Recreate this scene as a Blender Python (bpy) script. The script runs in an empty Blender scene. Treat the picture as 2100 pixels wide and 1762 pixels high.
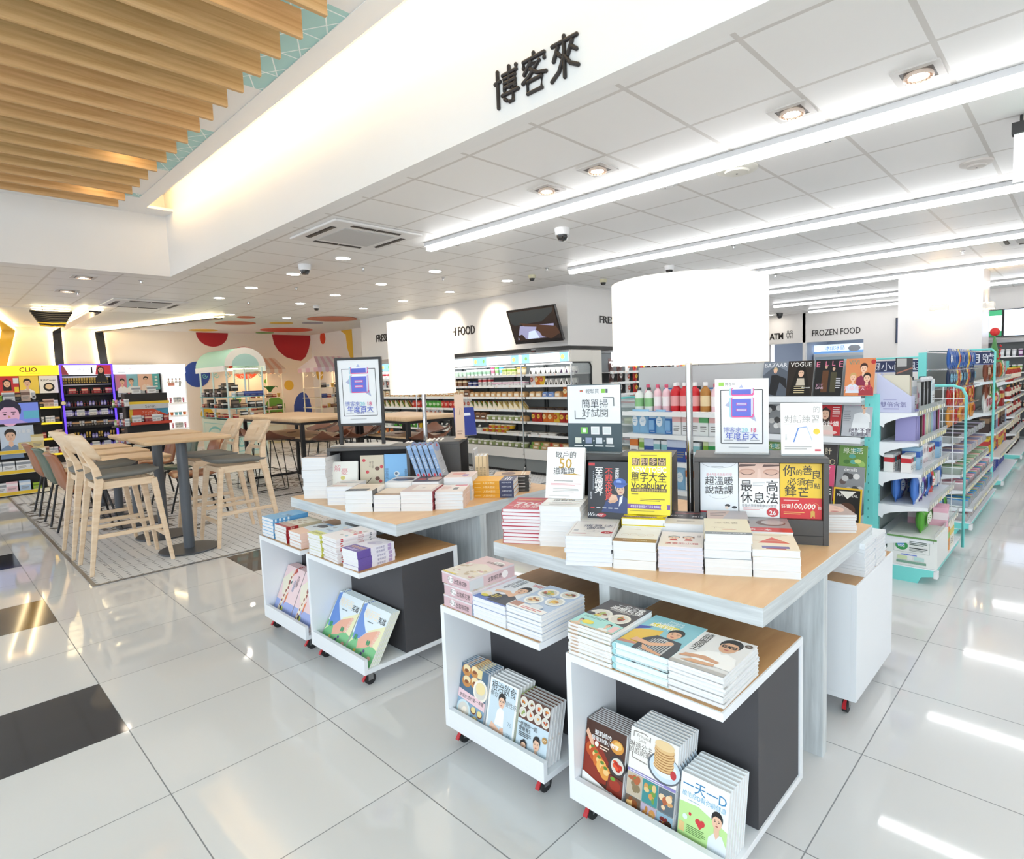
import bpy, math, random
from mathutils import Vector, Matrix
R = math.radians
COL = bpy.context.scene.collection
SC = bpy.context.scene
random.seed(7)

# ------------------------------------------------------------------ camera
cam_data = bpy.data.cameras.new('camera')
cam_data.sensor_width = 36.0
cam_data.lens = 1205.875 * 36.0 / 2100.0
cam_data.shift_x = -(1119.99 - 1050.0) / 2100.0
cam_data.shift_y = (870.81 - 881.0) / 2100.0
cam_data.clip_start = 0.05
cam = bpy.data.objects.new('camera', cam_data)
COL.objects.link(cam)
_r = Vector((0.67873143, -0.73364727, -0.03294427))
_u = Vector((0.08318077, 0.03222867, 0.99601319))
_f = Vector((0.72966061, 0.67876579, -0.08289996))
cam.matrix_world = Matrix(((_r.x, _u.x, -_f.x, 0.0), (_r.y, _u.y, -_f.y, 0.0), (_r.z, _u.z, -_f.z, 1.4598), (0, 0, 0, 1)))
SC.camera = cam

# ------------------------------------------------------------------ view, world
SC.view_settings.view_transform = 'Standard'
SC.view_settings.look = 'None'
SC.view_settings.gamma = 1.0
SC.view_settings.use_curve_mapping = False
SC.view_settings.exposure = 0.42
world = bpy.data.worlds.new('daylight')
SC.world = world
world.use_nodes = True
world.node_tree.nodes['Background'].inputs[0].default_value = (0.86, 0.93, 1.0, 1)
world.node_tree.nodes['Background'].inputs[1].default_value = 1.5
STRIP_E, DOWN_E, COVE_E, SHADE_E = 9.0, 55.0, 12.0, 0.42

def area_light(name, loc, rot, sx, sy, power, color):
    d = bpy.data.lights.new(name, 'AREA')
    d.shape = 'RECTANGLE'; d.size = sx; d.size_y = sy; d.energy = power; d.color = color
    o = bpy.data.objects.new(name, d); o.location = loc; o.rotation_euler = rot
    COL.objects.link(o)
    return o
# daylight through the shop front behind the photographer
area_light('shopfront_daylight', (-3.2, -2.6, 1.9), (R(90), 0, R(-50)), 6.0, 2.6, 150, (0.88, 0.94, 1.0))

# ------------------------------------------------------------------ materials
_mc = {}
def srgb(h):
    if isinstance(h, (tuple, list)): return tuple(h)
    h = h.lstrip('#')
    out = []
    for i in (0, 2, 4):
        c = int(h[i:i+2], 16) / 255.0
        out.append(c / 12.92 if c <= 0.04045 else ((c + 0.055) / 1.055) ** 2.4)
    return tuple(out)
def mat(c, r=0.5, m=0.0, e=0.0, a=1.0, t=0.0, coat=0.0):
    key = (c, r, m, e, a, t, coat)
    if key in _mc: return _mc[key]
    x = bpy.data.materials.new('surface_' + str(c).strip('#'))
    x.use_nodes = True
    b = x.node_tree.nodes['Principled BSDF']
    rgb = srgb(c) + (1.0,)
    b.inputs['Base Color'].default_value = rgb
    b.inputs['Roughness'].default_value = r
    b.inputs['Metallic'].default_value = m
    if e:
        b.inputs['Emission Color'].default_value = rgb
        b.inputs['Emission Strength'].default_value = e
    if a < 1: b.inputs['Alpha'].default_value = a
    if t: b.inputs['Transmission Weight'].default_value = t
    if coat:
        b.inputs['Coat Weight'].default_value = coat; b.inputs['Coat Roughness'].default_value = 0.08
    x.diffuse_color = rgb
    _mc[key] = x
    return x
class NT:
    def __init__(s, name):
        s.m = bpy.data.materials.new(name); s.m.use_nodes = True
        s.t = s.m.node_tree; s.b = s.t.nodes['Principled BSDF']
    def n(s, kind, **kw):
        x = s.t.nodes.new(kind)
        for k, v in kw.items():
            if k.startswith('i_'):
                i = k[2:]; x.inputs[int(i) if i.isdigit() else i].default_value = v
            else: setattr(x, k, v)
        return x
    def l(s, a, b): s.t.links.new(a, b)
    def math(s, op, a, b=None):
        x = s.n('ShaderNodeMath', operation=op)
        for i, v in enumerate((a, b)):
            if v is None: continue
            if isinstance(v, (int, float)): x.inputs[i].default_value = v
            else: s.l(v, x.inputs[i])
        return x.outputs[0]
    def mix(s, f, a, b):
        x = s.n('ShaderNodeMix', data_type='RGBA')
        for i, v in ((0, f), (6, a), (7, b)):
            if isinstance(v, (int, float, tuple)): x.inputs[i].default_value = v if not isinstance(v, tuple) else v + (1,)
            else: s.l(v, x.inputs[i])
        return x.outputs[2]
    def coords(s, scale=(1, 1, 1), world=False):
        tc = s.n('ShaderNodeNewGeometry').outputs['Position'] if world else s.n('ShaderNodeTexCoord').outputs['Object']
        mp = s.n('ShaderNodeMapping'); mp.inputs['Scale'].default_value = scale
        s.l(tc, mp.inputs[0]); return mp.outputs[0]
def wood(name, c1, c2, scale, rough=0.45, bump=0.0):
    n = NT(name)
    v = n.coords(scale)
    a = n.n('ShaderNodeTexNoise', i_Scale=1.0, i_Detail=6.0, i_Roughness=0.6, i_Distortion=0.4); n.l(v, a.inputs['Vector'])
    rp = n.n('ShaderNodeValToRGB'); rp.color_ramp.elements[0].position = 0.36; rp.color_ramp.elements[1].position = 0.66
    rp.color_ramp.elements[0].color = srgb(c1) + (1,); rp.color_ramp.elements[1].color = srgb(c2) + (1,)
    n.l(a.outputs[0], rp.inputs[0]); n.l(rp.outputs[0], n.b.inputs['Base Color'])
    n.b.inputs['Roughness'].default_value = rough
    return n.m
def paper_mat():
    n = NT('page_edges')
    v = n.coords((3, 3, 900))
    a = n.n('ShaderNodeTexNoise', i_Scale=1.0, i_Detail=2.0); n.l(v, a.inputs['Vector'])
    n.l(n.mix(a.outputs[0], srgb('#d9dade'), srgb('#fbfbfa')), n.b.inputs['Base Color'])
    n.b.inputs['Roughness'].default_value = 0.8
    return n.m

WHITE = mat('#f2f3f4', 0.5)
LAMI = mat('#f1f5fa', 0.35)
BLACK = mat('#1b1b1c', 0.45)
DARKP = mat('#47464a', 0.55)
CHROME = mat('#c8c9cb', 0.12, 1.0)
STEEL = mat('#9a9b9d', 0.3, 1.0)
TOPWOOD = wood('laminate_top', '#e6bb8c', '#efc99c', (3, 14, 8), 0.35)
CARTWOOD = wood('cart_top', '#b98a58', '#c89a66', (3, 14, 8), 0.4)
GREYWOOD = wood('grey_ash', '#c3c9cc', '#dde3e6', (40, 40, 3), 0.5)
GREYEDGE = wood('grey_ash_edge', '#c6cccf', '#e0e6e9', (3, 3, 60), 0.5)
ASH = wood('pale_ash', '#e3c6a4', '#f0d9bd', (5, 5, 30), 0.5)
OAK = wood('oak_tabletop', '#d9b48a', '#e8c8a0', (3, 20, 8), 0.4)
SLATW = wood('slat_timber', '#c69a62', '#e0b884', (1.6, 30, 34), 0.5)
PAGES = paper_mat()
TEAL = mat('#7fe0dc', 0.35)

# ------------------------------------------------------------------ mesh building
_tc = {}
def text_geo(s, bold=0.0):
    if any(ord(ch) > 0x2e80 for ch in s): bold = min(bold, 0.007)
    k = (s, bold)
    if k in _tc: return _tc[k]
    cu = bpy.data.curves.new('lettering', 'FONT'); cu.body = s; cu.resolution_u = 2; cu.size = 1.0; cu.offset = bold
    o = bpy.data.objects.new('lettering', cu)
    me = bpy.data.meshes.new_from_object(o)
    vs = [tuple(v.co) for v in me.vertices]; fs = [tuple(p.vertices) for p in me.polygons]
    bpy.data.meshes.remove(me); bpy.data.objects.remove(o); bpy.data.curves.remove(cu)
    if not vs: vs = [(0, 0, 0)]
    x0 = min(v[0] for v in vs); x1 = max(v[0] for v in vs); y0 = min(v[1] for v in vs); y1 = max(v[1] for v in vs)
    _tc[k] = (vs, fs, x0, x1, y0, y1)
    return _tc[k]

class MB:
    def __init__(s): s.V = []; s.F = []; s.I = []; s.mats = []; s.T = None
    def mi(s, m):
        if isinstance(m, str): m = mat(m)
        for i, x in enumerate(s.mats):
            if x is m: return i
        s.mats.append(m); return len(s.mats) - 1
    def add(s, vs, fs, m):
        b = len(s.V); i = s.mi(m)
        if s.T is not None: vs = [tuple(s.T @ Vector(v)) for v in vs]
        s.V += [tuple(v) for v in vs]
        for f in fs: s.F.append(tuple(b + k for k in f)); s.I.append(i)
        return s
    def box(s, x0, y0, z0, x1, y1, z1, m):
        if x0 > x1: x0, x1 = x1, x0
        if y0 > y1: y0, y1 = y1, y0
        if z0 > z1: z0, z1 = z1, z0
        v = [(x0,y0,z0),(x1,y0,z0),(x1,y1,z0),(x0,y1,z0),(x0,y0,z1),(x1,y0,z1),(x1,y1,z1),(x0,y1,z1)]
        return s.add(v, [(3,2,1,0),(4,5,6,7),(0,1,5,4),(1,2,6,5),(2,3,7,6),(3,0,4,7)], m)
    def poly(s, pts, m): return s.add(pts, [tuple(range(len(pts)))], m)
    def prism(s, pts, d, m, m2=None):
        n = len(pts); d = Vector(d)
        v = [tuple(p) for p in pts] + [tuple(Vector(p) + d) for p in pts]
        s.add(v, [tuple(reversed(range(n))), tuple(range(n, 2*n))], m)
        return s.add(v, [(i, (i+1) % n, n + (i+1) % n, n + i) for i in range(n)], m2 or m)
    def rings(s, rs, m, cap=True, closed=False):
        n = len(rs[0]); v = [p for r in rs for p in r]; f = []
        k = len(rs)
        for a in range(k if closed else k - 1):
            b = (a + 1) % k
            for i in range(n):
                j = (i + 1) % n
                f.append((a*n+i, a*n+j, b*n+j, b*n+i))
        if cap and not closed: f += [tuple(reversed(range(n))), tuple(range((k-1)*n, k*n))]
        return s.add(v, f, m)
    def lathe(s, prof, m, c=(0, 0, 0), n=20, cap=True):
        rs = [[(c[0] + r*math.cos(2*math.pi*i/n), c[1] + r*math.sin(2*math.pi*i/n), c[2] + z) for i in range(n)] for r, z in prof]
        return s.rings(rs, m, cap)
    def tube(s, pts, r, m, n=8, r2=None, closed=False):
        pts = [Vector(p) for p in pts]; rs = []; k = len(pts); up = Vector((0, 0, 1))
        for i, p in enumerate(pts):
            if closed: d = pts[(i+1) % k] - pts[i-1]
            else: d = pts[min(i+1, k-1)] - pts[max(i-1, 0)]
            d.normalize()
            a = d.cross(up)
            if a.length < 1e-3: a = d.cross(Vector((1, 0, 0)))
            a.normalize(); b = d.cross(a)
            q = r if r2 is None else r + (r2 - r) * i / max(1, k - 1)
            rs.append([tuple(p + a*q*math.cos(2*math.pi*j/n) + b*q*math.sin(2*math.pi*j/n)) for j in range(n)])
        return s.rings(rs, m, True, closed)
    def bar(s, p, q, w, h, m, up=(0, 0, 1)):
        p, q = Vector(p), Vector(q); d = (q - p).normalized(); u = Vector(up); a = d.cross(u)
        if a.length < 1e-3: a = d.cross(Vector((0, 1, 0)))
        a.normalize(); b = a.cross(d); w, h = w if isinstance(w, tuple) else (w, w), h if isinstance(h, tuple) else (h, h)
        rs = [[tuple(c + a*x*W/2 + b*y*H/2) for x, y in ((-1,-1),(1,-1),(1,1),(-1,1))] for c, W, H in ((p, w[0], h[0]), (q, w[1], h[1]))]
        return s.rings(rs, m)
    def sphere(s, c, r, m, n=12, k=8, sz=1.0, half=False):
        prof = []
        for i in range(k + 1):
            a = -math.pi/2 + (math.pi if not half else math.pi/2) * i / k
            prof.append((max(1e-4, r*math.cos(a)), r*math.sin(a)*sz))
        return s.lathe(prof, m, c, n)
    def build(s, name, parent=None, loc=(0, 0, 0), rot=0.0, smooth=True, bevel=0.0, angle=35):
        me = bpy.data.meshes.new(name)
        me.from_pydata(s.V, [], s.F)
        for m in s.mats: me.materials.append(m)
        me.polygons.foreach_set('material_index', s.I)
        me.update()
        if smooth:
            me.polygons.foreach_set('use_smooth', [True] * len(me.polygons))
            me.set_sharp_from_angle(angle=R(angle))
        o = bpy.data.objects.new(name, me); COL.objects.link(o)
        if parent is not None: o.parent = parent
        o.location = loc; o.rotation_euler = (0, 0, rot)
        if bevel:
            b = o.modifiers.new('edges', 'BEVEL'); b.width = bevel; b.segments = 2; b.limit_method = 'ANGLE'; b.angle_limit = R(50)
        return o

class Art:
    """flat print laid on a rectangle: o = lower left corner, u = right, v = up, size w x h; coordinates run 0..1"""
    def __init__(s, mb, o, u, v, w, h, eps=4e-5, gloss=0.35):
        s.mb = mb; s.o = Vector(o); s.u = Vector(u).normalized(); s.v = Vector(v).normalized(); s.w = w; s.h = h
        s.n = s.u.cross(s.v); s.k = 1; s.eps = eps; s.g = gloss
    def P(s, x, y): return tuple(s.o + s.u*(x*s.w) + s.v*(y*s.h) + s.n*(s.eps*s.k))
    def c(s, c): return c if not isinstance(c, str) else mat(c, s.g)
    def p(s, pts, c): s.mb.poly([s.P(*q) for q in pts], s.c(c)); s.k += 1; return s
    def r(s, x0, y0, x1, y1, c): return s.p([(x0,y0),(x1,y0),(x1,y1),(x0,y1)], c)
    def e(s, cx, cy, rx, ry, c, n=18, a0=0, a1=360):
        full = a1 - a0 >= 360
        q = [(cx + rx*math.cos(R(a0 + (a1-a0)*i/(n if full else n-1))), cy + ry*math.sin(R(a0 + (a1-a0)*i/(n if full else n-1)))) for i in range(n)]
        return s.p(q, c)
    def ring(s, cx, cy, rx, ry, wd, c, n=20, a0=0, a1=360):
        for i in range(n):
            a, b = R(a0+(a1-a0)*i/n), R(a0+(a1-a0)*(i+1)/n)
            q = [(cx+rx*math.cos(a), cy+ry*math.sin(a)), (cx+rx*math.cos(b), cy+ry*math.sin(b)), (cx+(rx-wd)*math.cos(b), cy+(ry-wd*rx*0+(-wd*s.w/s.h))*math.sin(b)), (cx+(rx-wd)*math.cos(a), cy+(ry-wd*s.w/s.h)*math.sin(a))]
            s.mb.poly([s.P(*z) for z in q], s.c(c))
        s.k += 1; return s
    def line(s, x0, y0, x1, y1, wd, c):
        dx, dy = (x1-x0)*s.w, (y1-y0)*s.h; L = math.hypot(dx, dy) or 1
        ax, ay = -dy/L*wd/2/s.w, dx/L*wd/2/s.h
        return s.p([(x0-ax,y0-ay),(x1-ax,y1-ay),(x1+ax,y1+ay),(x0+ax,y0+ay)], c)
    def frame(s, x0, y0, x1, y1, wd, c):
        s.line(x0,y0,x1,y0,wd,c); s.line(x0,y1,x1,y1,wd,c); s.line(x0,y0,x0,y1,wd,c); return s.line(x1,y0,x1,y1,wd,c)
    def t(s, text, x, y, size, c, al='c', bold=0.0, sx=1.0, maxw=None, slant=0.0):
        """size = letter height as a share of the height h; (x, y) = middle of the line"""
        vs, fs, x0, x1, y0, y1 = text_geo(text, bold)
        k = size * s.h / 0.76
        kx = k * sx
        W = (x1-x0)*kx
        if maxw and W > maxw*s.w: kx *= maxw*s.w/W; W = maxw*s.w
        ox = {'c': -W/2, 'l': 0, 'r': -W}[al]
        O = s.o + s.u*(x*s.w) + s.v*(y*s.h) + s.n*(s.eps*s.k)
        ym = 0.37
        s.mb.add([tuple(O + s.u*(ox + (v[0]-x0)*kx + slant*(v[1]-ym)*k) + s.v*((v[1]-ym)*k)) for v in vs], fs, s.c(c)); s.k += 1
        return s
    def tv(s, text, x, y, size, c, bold=0.0, gap=1.05):
        for i, ch in enumerate(text): s.t(ch, x, y - i*size*gap, size, c, bold=bold)
        return s
    def lines(s, x0, y0, x1, y1, n, c, seed=1):
        rd = random.Random(seed)
        for i in range(n):
            y = y0 + (y1-y0)*(i+0.5)/n; h = (y1-y0)/n*0.22; s.r(x0, y-h, x0+(x1-x0)*rd.uniform(0.75, 1), y+h, c); s.k -= 1
        s.k += 1; return s
    def person(s, cx, cy, q, skin='#eec4a8', hair='#231d1c', top='#f4f4f4', long=False, body=True):
        a = s.w / s.h
        if body:
            s.p([(cx-q*1.15, cy-q*a*3.0),(cx-q*1.0, cy-q*a*1.7),(cx-q*0.35, cy-q*a*1.25),(cx+q*0.35, cy-q*a*1.25),(cx+q*1.0, cy-q*a*1.7),(cx+q*1.15, cy-q*a*3.0)], top)
            s.p([(cx-q*0.2, cy-q*a*0.8),(cx-q*0.24, cy-q*a*1.3),(cx, cy-q*a*1.55),(cx+q*0.24, cy-q*a*1.3),(cx+q*0.2, cy-q*a*0.8)], skin)
        if long: s.p([(cx-q*0.62, cy-q*a*1.5),(cx-q*0.62, cy+q*a*0.4),(cx, cy+q*a*0.85),(cx+q*0.62, cy+q*a*0.4),(cx+q*0.62, cy-q*a*1.5)], hair)
        else: s.e(cx, cy+q*a*0.22, q*0.58, q*a*0.66, hair)
        s.e(cx, cy-q*a*0.12, q*0.48, q*a*0.68, skin)
        s.p([(cx-q*0.5, cy+q*a*0.1),(cx-q*0.4, cy+q*a*0.62),(cx+q*0.4, cy+q*a*0.62),(cx+q*0.5, cy+q*a*0.1),(cx+q*0.25, cy+q*a*0.38),(cx-q*0.2, cy+q*a*0.4)], hair)
        for d in (-0.2, 0.2):
            s.e(cx+q*d, cy-q*a*0.05, q*0.075, q*a*0.045, '#2a2222', 8); s.r(cx+q*(d-0.11), cy+q*a*0.06, cx+q*(d+0.11), cy+q*a*0.1, hair)
        s.e(cx, cy-q*a*0.45, q*0.15, q*a*0.06, '#b8605a', 10)
        return s.p([(cx-q*0.04, cy-q*a*0.08),(cx-q*0.07, cy-q*a*0.27),(cx+q*0.07, cy-q*a*0.27)], '#dba98b')
    def plate(s, cx, cy, rx, food, rim='#f3f1ec', seed=1, n=9):
        a = s.w / s.h; rd = random.Random(seed)
        s.e(cx, cy, rx, rx*a, rim); s.e(cx, cy, rx*0.78, rx*a*0.78, '#dcd8cf')
        for i in range(n):
            t = rd.uniform(0, 6.28); q = rd.uniform(0, 0.45)*rx
            s.e(cx+q*math.cos(t), cy+q*a*math.sin(t), rx*rd.uniform(0.15, 0.3), rx*a*rd.uniform(0.13, 0.24), rd.choice(food), 9)
        return s

# ------------------------------------------------------------------ things, parts, labels
def tag(o, label, cat, group=None, kind=None):
    o['label'] = label; o['category'] = cat
    if group: o['group'] = group
    if kind: o['kind'] = kind
    return o
def thing(name, label, cat, loc=(0, 0, 0), rot=0.0, group=None):
    o = bpy.data.objects.new(name, None); COL.objects.link(o)
    o.empty_display_size = 0.05; o.location = loc; o.rotation_euler = (0, 0, rot)
    return tag(o, label, cat, group)
def struct(o):
    o['kind'] = 'structure'; return o
def dup(root, parent=None):
    r = root.copy(); COL.objects.link(r)
    if parent is not None: r.parent = parent
    for ch in list(root.children): dup(ch, r)
    return r
ORD = ['first', 'second', 'third', 'fourth', 'fifth', 'sixth', 'seventh', 'eighth', 'ninth', 'tenth', 'eleventh', 'twelfth', 'thirteenth', 'fourteenth', 'fifteenth', 'sixteenth', 'seventeenth', 'eighteenth', 'nineteenth', 'twentieth']
def nth(i):
    if i < 20: return ORD[i]
    tens = {2: 'twenty', 3: 'thirty', 4: 'forty', 5: 'fifty', 6: 'sixty'}
    return tens[(i+1)//10] + '-' + ORD[(i+1) % 10 - 1] if (i+1) % 10 else {30: 'thirtieth', 40: 'fortieth', 50: 'fiftieth'}[i+1]
# ================================================================== setting
ZC, ZW = 2.8, 3.5           # tiled ceiling, ceiling of the raised well
def floor_material():
    n = NT('glossy_porcelain_tile')
    v = n.coords(world=True)
    sp = n.n('ShaderNodeSeparateXYZ'); n.l(v, sp.inputs[0])
    cells, lines = [], []
    for ax, off in ((0, 0.5187), (1, 2.990)):
        q = n.math('DIVIDE', n.math('SUBTRACT', sp.outputs[ax], off - 6.0), 0.6)
        fr = n.math('FRACT', q); cells.append(n.math('FLOOR', q))
        lines.append(n.math('LESS_THAN', n.math('MINIMUM', fr, n.math('SUBTRACT', 1.0, fr)), 0.0034))
    g = n.math('MAXIMUM', lines[0], lines[1])
    cb = n.n('ShaderNodeCombineXYZ'); n.l(cells[0], cb.inputs[0]); n.l(cells[1], cb.inputs[1])
    wn = n.n('ShaderNodeTexWhiteNoise', noise_dimensions='3D'); n.l(cb.outputs[0], wn.inputs['Vector'])
    no = n.n('ShaderNodeTexNoise', i_Scale=0.9, i_Detail=3.0); n.l(v, no.inputs['Vector'])
    f = n.math('ADD', n.math('MULTIPLY', wn.outputs[0], 0.35), n.math('MULTIPLY', no.outputs[0], 0.5))
    base = n.mix(f, srgb('#dcdcdd'), srgb('#ebebea'))
    n.l(n.mix(g, base, srgb('#8b8d90')), n.b.inputs['Base Color'])
    n.l(n.math('ADD', 0.05, n.math('MULTIPLY', g, 0.5)), n.b.inputs['Roughness'])
    n.b.inputs['Specular IOR Level'].default_value = 0.62
    return n.m
FLOORM = floor_material()
BLACKT = mat('#37373b', 0.07)
blk = [(-0.081, 2.99, 0.519, 3.59), (-0.081, 4.79, 0.519, 5.39), (-0.081, 6.59, 0.519, 7.19), (1.719, 4.79, 2.319, 5.39)]
m = MB()
xs = sorted({-5.0, 20.0} | {b[0] for b in blk} | {b[2] for b in blk}); ys = sorted({-6.0, 18.0} | {b[1] for b in blk} | {b[3] for b in blk})
for i in range(len(xs)-1):
    for j in range(len(ys)-1):
        cx, cy = (xs[i]+xs[i+1])/2, (ys[j]+ys[j+1])/2
        d = any(b[0] < cx < b[2] and b[1] < cy < b[3] for b in blk)
        m.poly([(xs[i],ys[j],0),(xs[i+1],ys[j],0),(xs[i+1],ys[j+1],0),(xs[i],ys[j+1],0)], BLACKT if d else FLOORM)
struct(m.build('floor', smooth=False))

def inlay_material():
    n = NT('patterned_cement_tile')
    v = n.coords(world=True)
    sp = n.n('ShaderNodeSeparateXYZ'); n.l(v, sp.inputs[0])
    def fr(ax, pitch): return n.math('FRACT', n.math('DIVIDE', n.math('ADD', sp.outputs[ax], 50.0), pitch))
    dots = n.math('MULTIPLY', n.math('LESS_THAN', fr(0, 0.072), 0.27), n.math('LESS_THAN', fr(1, 0.058), 0.34))
    big = n.math('MAXIMUM', n.math('LESS_THAN', fr(0, 0.6), 0.006), n.math('LESS_THAN', fr(1, 0.6), 0.006))
    vo = n.n('ShaderNodeTexVoronoi', feature='F1', i_Scale=0.62, i_Randomness=0.5); n.l(v, vo.inputs['Vector'])
    no = n.n('ShaderNodeTexNoise', i_Scale=7.0, i_Detail=1.0); n.l(v, no.inputs['Vector'])
    wv = n.math('SINE', n.math('ADD', n.math('MULTIPLY', vo.outputs['Distance'], 46.0), n.math('MULTIPLY', no.outputs[0], 13.0)))
    ring = n.math('MULTIPLY', n.math('GREATER_THAN', wv, 0.72), n.math('LESS_THAN', vo.outputs['Distance'], 0.52))
    zone = n.math('MULTIPLY', n.math('GREATER_THAN', n.math('ADD', sp.outputs[0], n.math('MULTIPLY', sp.outputs[1], 0.55)), 5.35), ring)
    b = n.n('ShaderNodeTexWhiteNoise', noise_dimensions='3D')
    sn = n.n('ShaderNodeVectorMath', operation='SNAP'); sn.inputs[1].default_value = (0.6, 0.6, 10.0); n.l(v, sn.inputs[0]); n.l(sn.outputs[0], b.inputs['Vector'])
    base = n.mix(b.outputs[0], srgb('#dfe2e6'), srgb('#eceae8'))
    c1 = n.mix(n.math('MAXIMUM', dots, big), base, srgb('#8d9096'))
    n.l(n.mix(zone, c1, srgb('#5b554e')), n.b.inputs['Base Color'])
    n.b.inputs['Roughness'].default_value = 0.4
    return n.m
m = MB(); m.box(0.83, 5.44, 0.0, 7.2, 16.0, 0.004, inlay_material())
o = struct(m.build('floor_inlay', smooth=False))
m = MB(); m.box(0.805, 5.415, 0, 7.2, 5.44, 0.006, STEEL); m.box(0.805, 5.44, 0, 0.83, 16.0, 0.006, STEEL)
struct(m.build('trim_1', smooth=False))

# ---- ceilings
def ceiling_material():
    n = NT('suspended_ceiling_tile')
    v = n.coords(world=True)
    sp = n.n('ShaderNodeSeparateXYZ'); n.l(v, sp.inputs[0])
    ls = []
    for ax, off, pitch, wd in ((0, TX0, 0.615, 0.028), (1, TY0, 0.568, 0.030)):
        q = n.math('DIVIDE', n.math('SUBTRACT', sp.outputs[ax], off - 20*pitch), pitch); f = n.math('FRACT', q)
        ls.append(n.math('LESS_THAN', n.math('MINIMUM', f, n.math('SUBTRACT', 1.0, f)), wd/2/pitch*0.8))
    g = n.math('MAXIMUM', ls[0], ls[1])
    n.l(n.mix(g, srgb('#f1f0ee'), srgb('#d3cfca')), n.b.inputs['Base Color'])
    n.b.inputs['Roughness'].default_value = 0.42
    return n.m
TX0, TY0 = 3.03, 1.67
CEIL = ceiling_material()
XF, YF = 2.25, 8.2          # edges of the raised well
m = MB()
m.box(XF+0.1, -6, ZC, 17.0, 13.0, ZC+0.05, CEIL)
m.box(-5, YF+0.1, ZC, XF+0.1, 13.0, ZC+0.05, CEIL)
struct(m.build('ceiling', smooth=False))
m = MB(); m.box(-5, 12.2, ZC, 9.0, 16.2, ZC+0.06, mat('#efece8', 0.6))
m.V = [(x, max(y, 12.35), z-0.004) for x, y, z in m.V]
struct(m.build('ceiling_plaster', smooth=False))
PLASTER = mat('#f0efed', 0.55)
# fascias of the well, border, tile field
m = MB(); m.box(XF, -6, ZC-0.002, XF+0.1, YF, 3.78, PLASTER); struct(m.build('wall_fascia', smooth=False))
m = MB(); m.box(-5, YF, ZC-0.002, XF+0.1, YF+0.1, 3.78, PLASTER); struct(m.build('wall_fascia_far', smooth=False))
m = MB(); m.box(1.84, -6, ZW, 1.985, 7.55, ZW+0.03, PLASTER); m.box(-5, 7.55, ZW, 1.985, YF, ZW+0.03, PLASTER); m.box(1.985, 7.9, ZW, XF, YF, ZW+0.03, PLASTER)
struct(m.build('trim_2', smooth=False))
m = MB(); m.box(-5, -6, 3.76, XF, YF, 3.8, PLASTER); struct(m.build('ceiling_cove', smooth=False))
def teal_tile_material():
    n = NT('mint_ceiling_tile_with_white_lines')
    v = n.coords((1, 1, 1), world=True)
    sp = n.n('ShaderNodeSeparateXYZ'); n.l(v, sp.inputs[0])
    def tri(ax, p): 
        return n.math('ABSOLUTE', n.math('SUBTRACT', n.math('FRACT', n.math('DIVIDE', n.math('ADD', ax, 30.0), p)), 0.5))
    x, y = sp.outputs[0], sp.outputs[1]
    a = n.math('LESS_THAN', tri(n.math('ADD', x, n.math('MULTIPLY', y, 0.577)), 0.20), 0.022)
    b = n.math('LESS_THAN', tri(n.math('SUBTRACT', x, n.math('MULTIPLY', y, 0.577)), 0.20), 0.022)
    c = n.math('LESS_THAN', tri(y, 0.3), 0.016)
    ln = n.math('MAXIMUM', n.math('MAXIMUM', a, b), c)
    mint = n.mix(ln, srgb('#a9d3cf'), srgb('#eef5f3'))
    t = n.math('FRACT', n.math('DIVIDE', n.math('ADD', y, 30.25), 2.16))
    n.l(n.mix(n.math('LESS_THAN', t, 0.44), mint, srgb('#eeece9')), n.b.inputs['Base Color'])
    n.b.inputs['Roughness'].default_value = 0.5
    return n.m
m = MB(); m.box(-5, -6, ZW+0.005, 1.84, 7.55, ZW+0.03, teal_tile_material())
struct(m.build('ceiling_well', smooth=False))
m = MB()
m.box(1.9, -5, ZW+0.05, 1.95, 7.9, ZW+0.09, mat('#ffd9a0', 0.5, e=COVE_E))
tag(m.build('cove_light', smooth=False), 'warm hidden strip light glowing along the raised ceiling edge', 'light')

# ---- walls
WALLM = mat('#f0edea', 0.55)
WARMW = mat('#f3e6d8', 0.6)
m = MB()
XB, YB = 6.74, 5.77
m.box(XB, YB, 1.90, XB+0.12, 11.66, ZC, WALLM); struct(m.build('wall_bulkhead', smooth=False))
m = MB(); m.box(XB+0.12, YB, 1.90, 13.9, YB+0.12, ZC, WALLM); struct(m.build('wall_bulkhead_return', smooth=False))
m = MB(); m.box(7.7, 6.7, 0, 7.8, 16.0, ZC, WALLM); struct(m.build('wall_right', smooth=False))
m = MB(); m.box(6.9, 6.6, 0, 15.3, 6.7, ZC, WALLM); struct(m.build('wall_chiller', smooth=False))
m = MB(); m.box(-5, 16.0, 0, 7.8, 16.15, ZC, WARMW); struct(m.build('wall_far', smooth=False))
m = MB(); m.box(-5.1, -6, 0, -5, -1, ZC+1.0, WALLM); struct(m.build('wall_left', smooth=False))
m = MB(); m.box(-5, -6.1, 0, 20, -6, ZC, WALLM); struct(m.build('wall_near', smooth=False))
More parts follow.
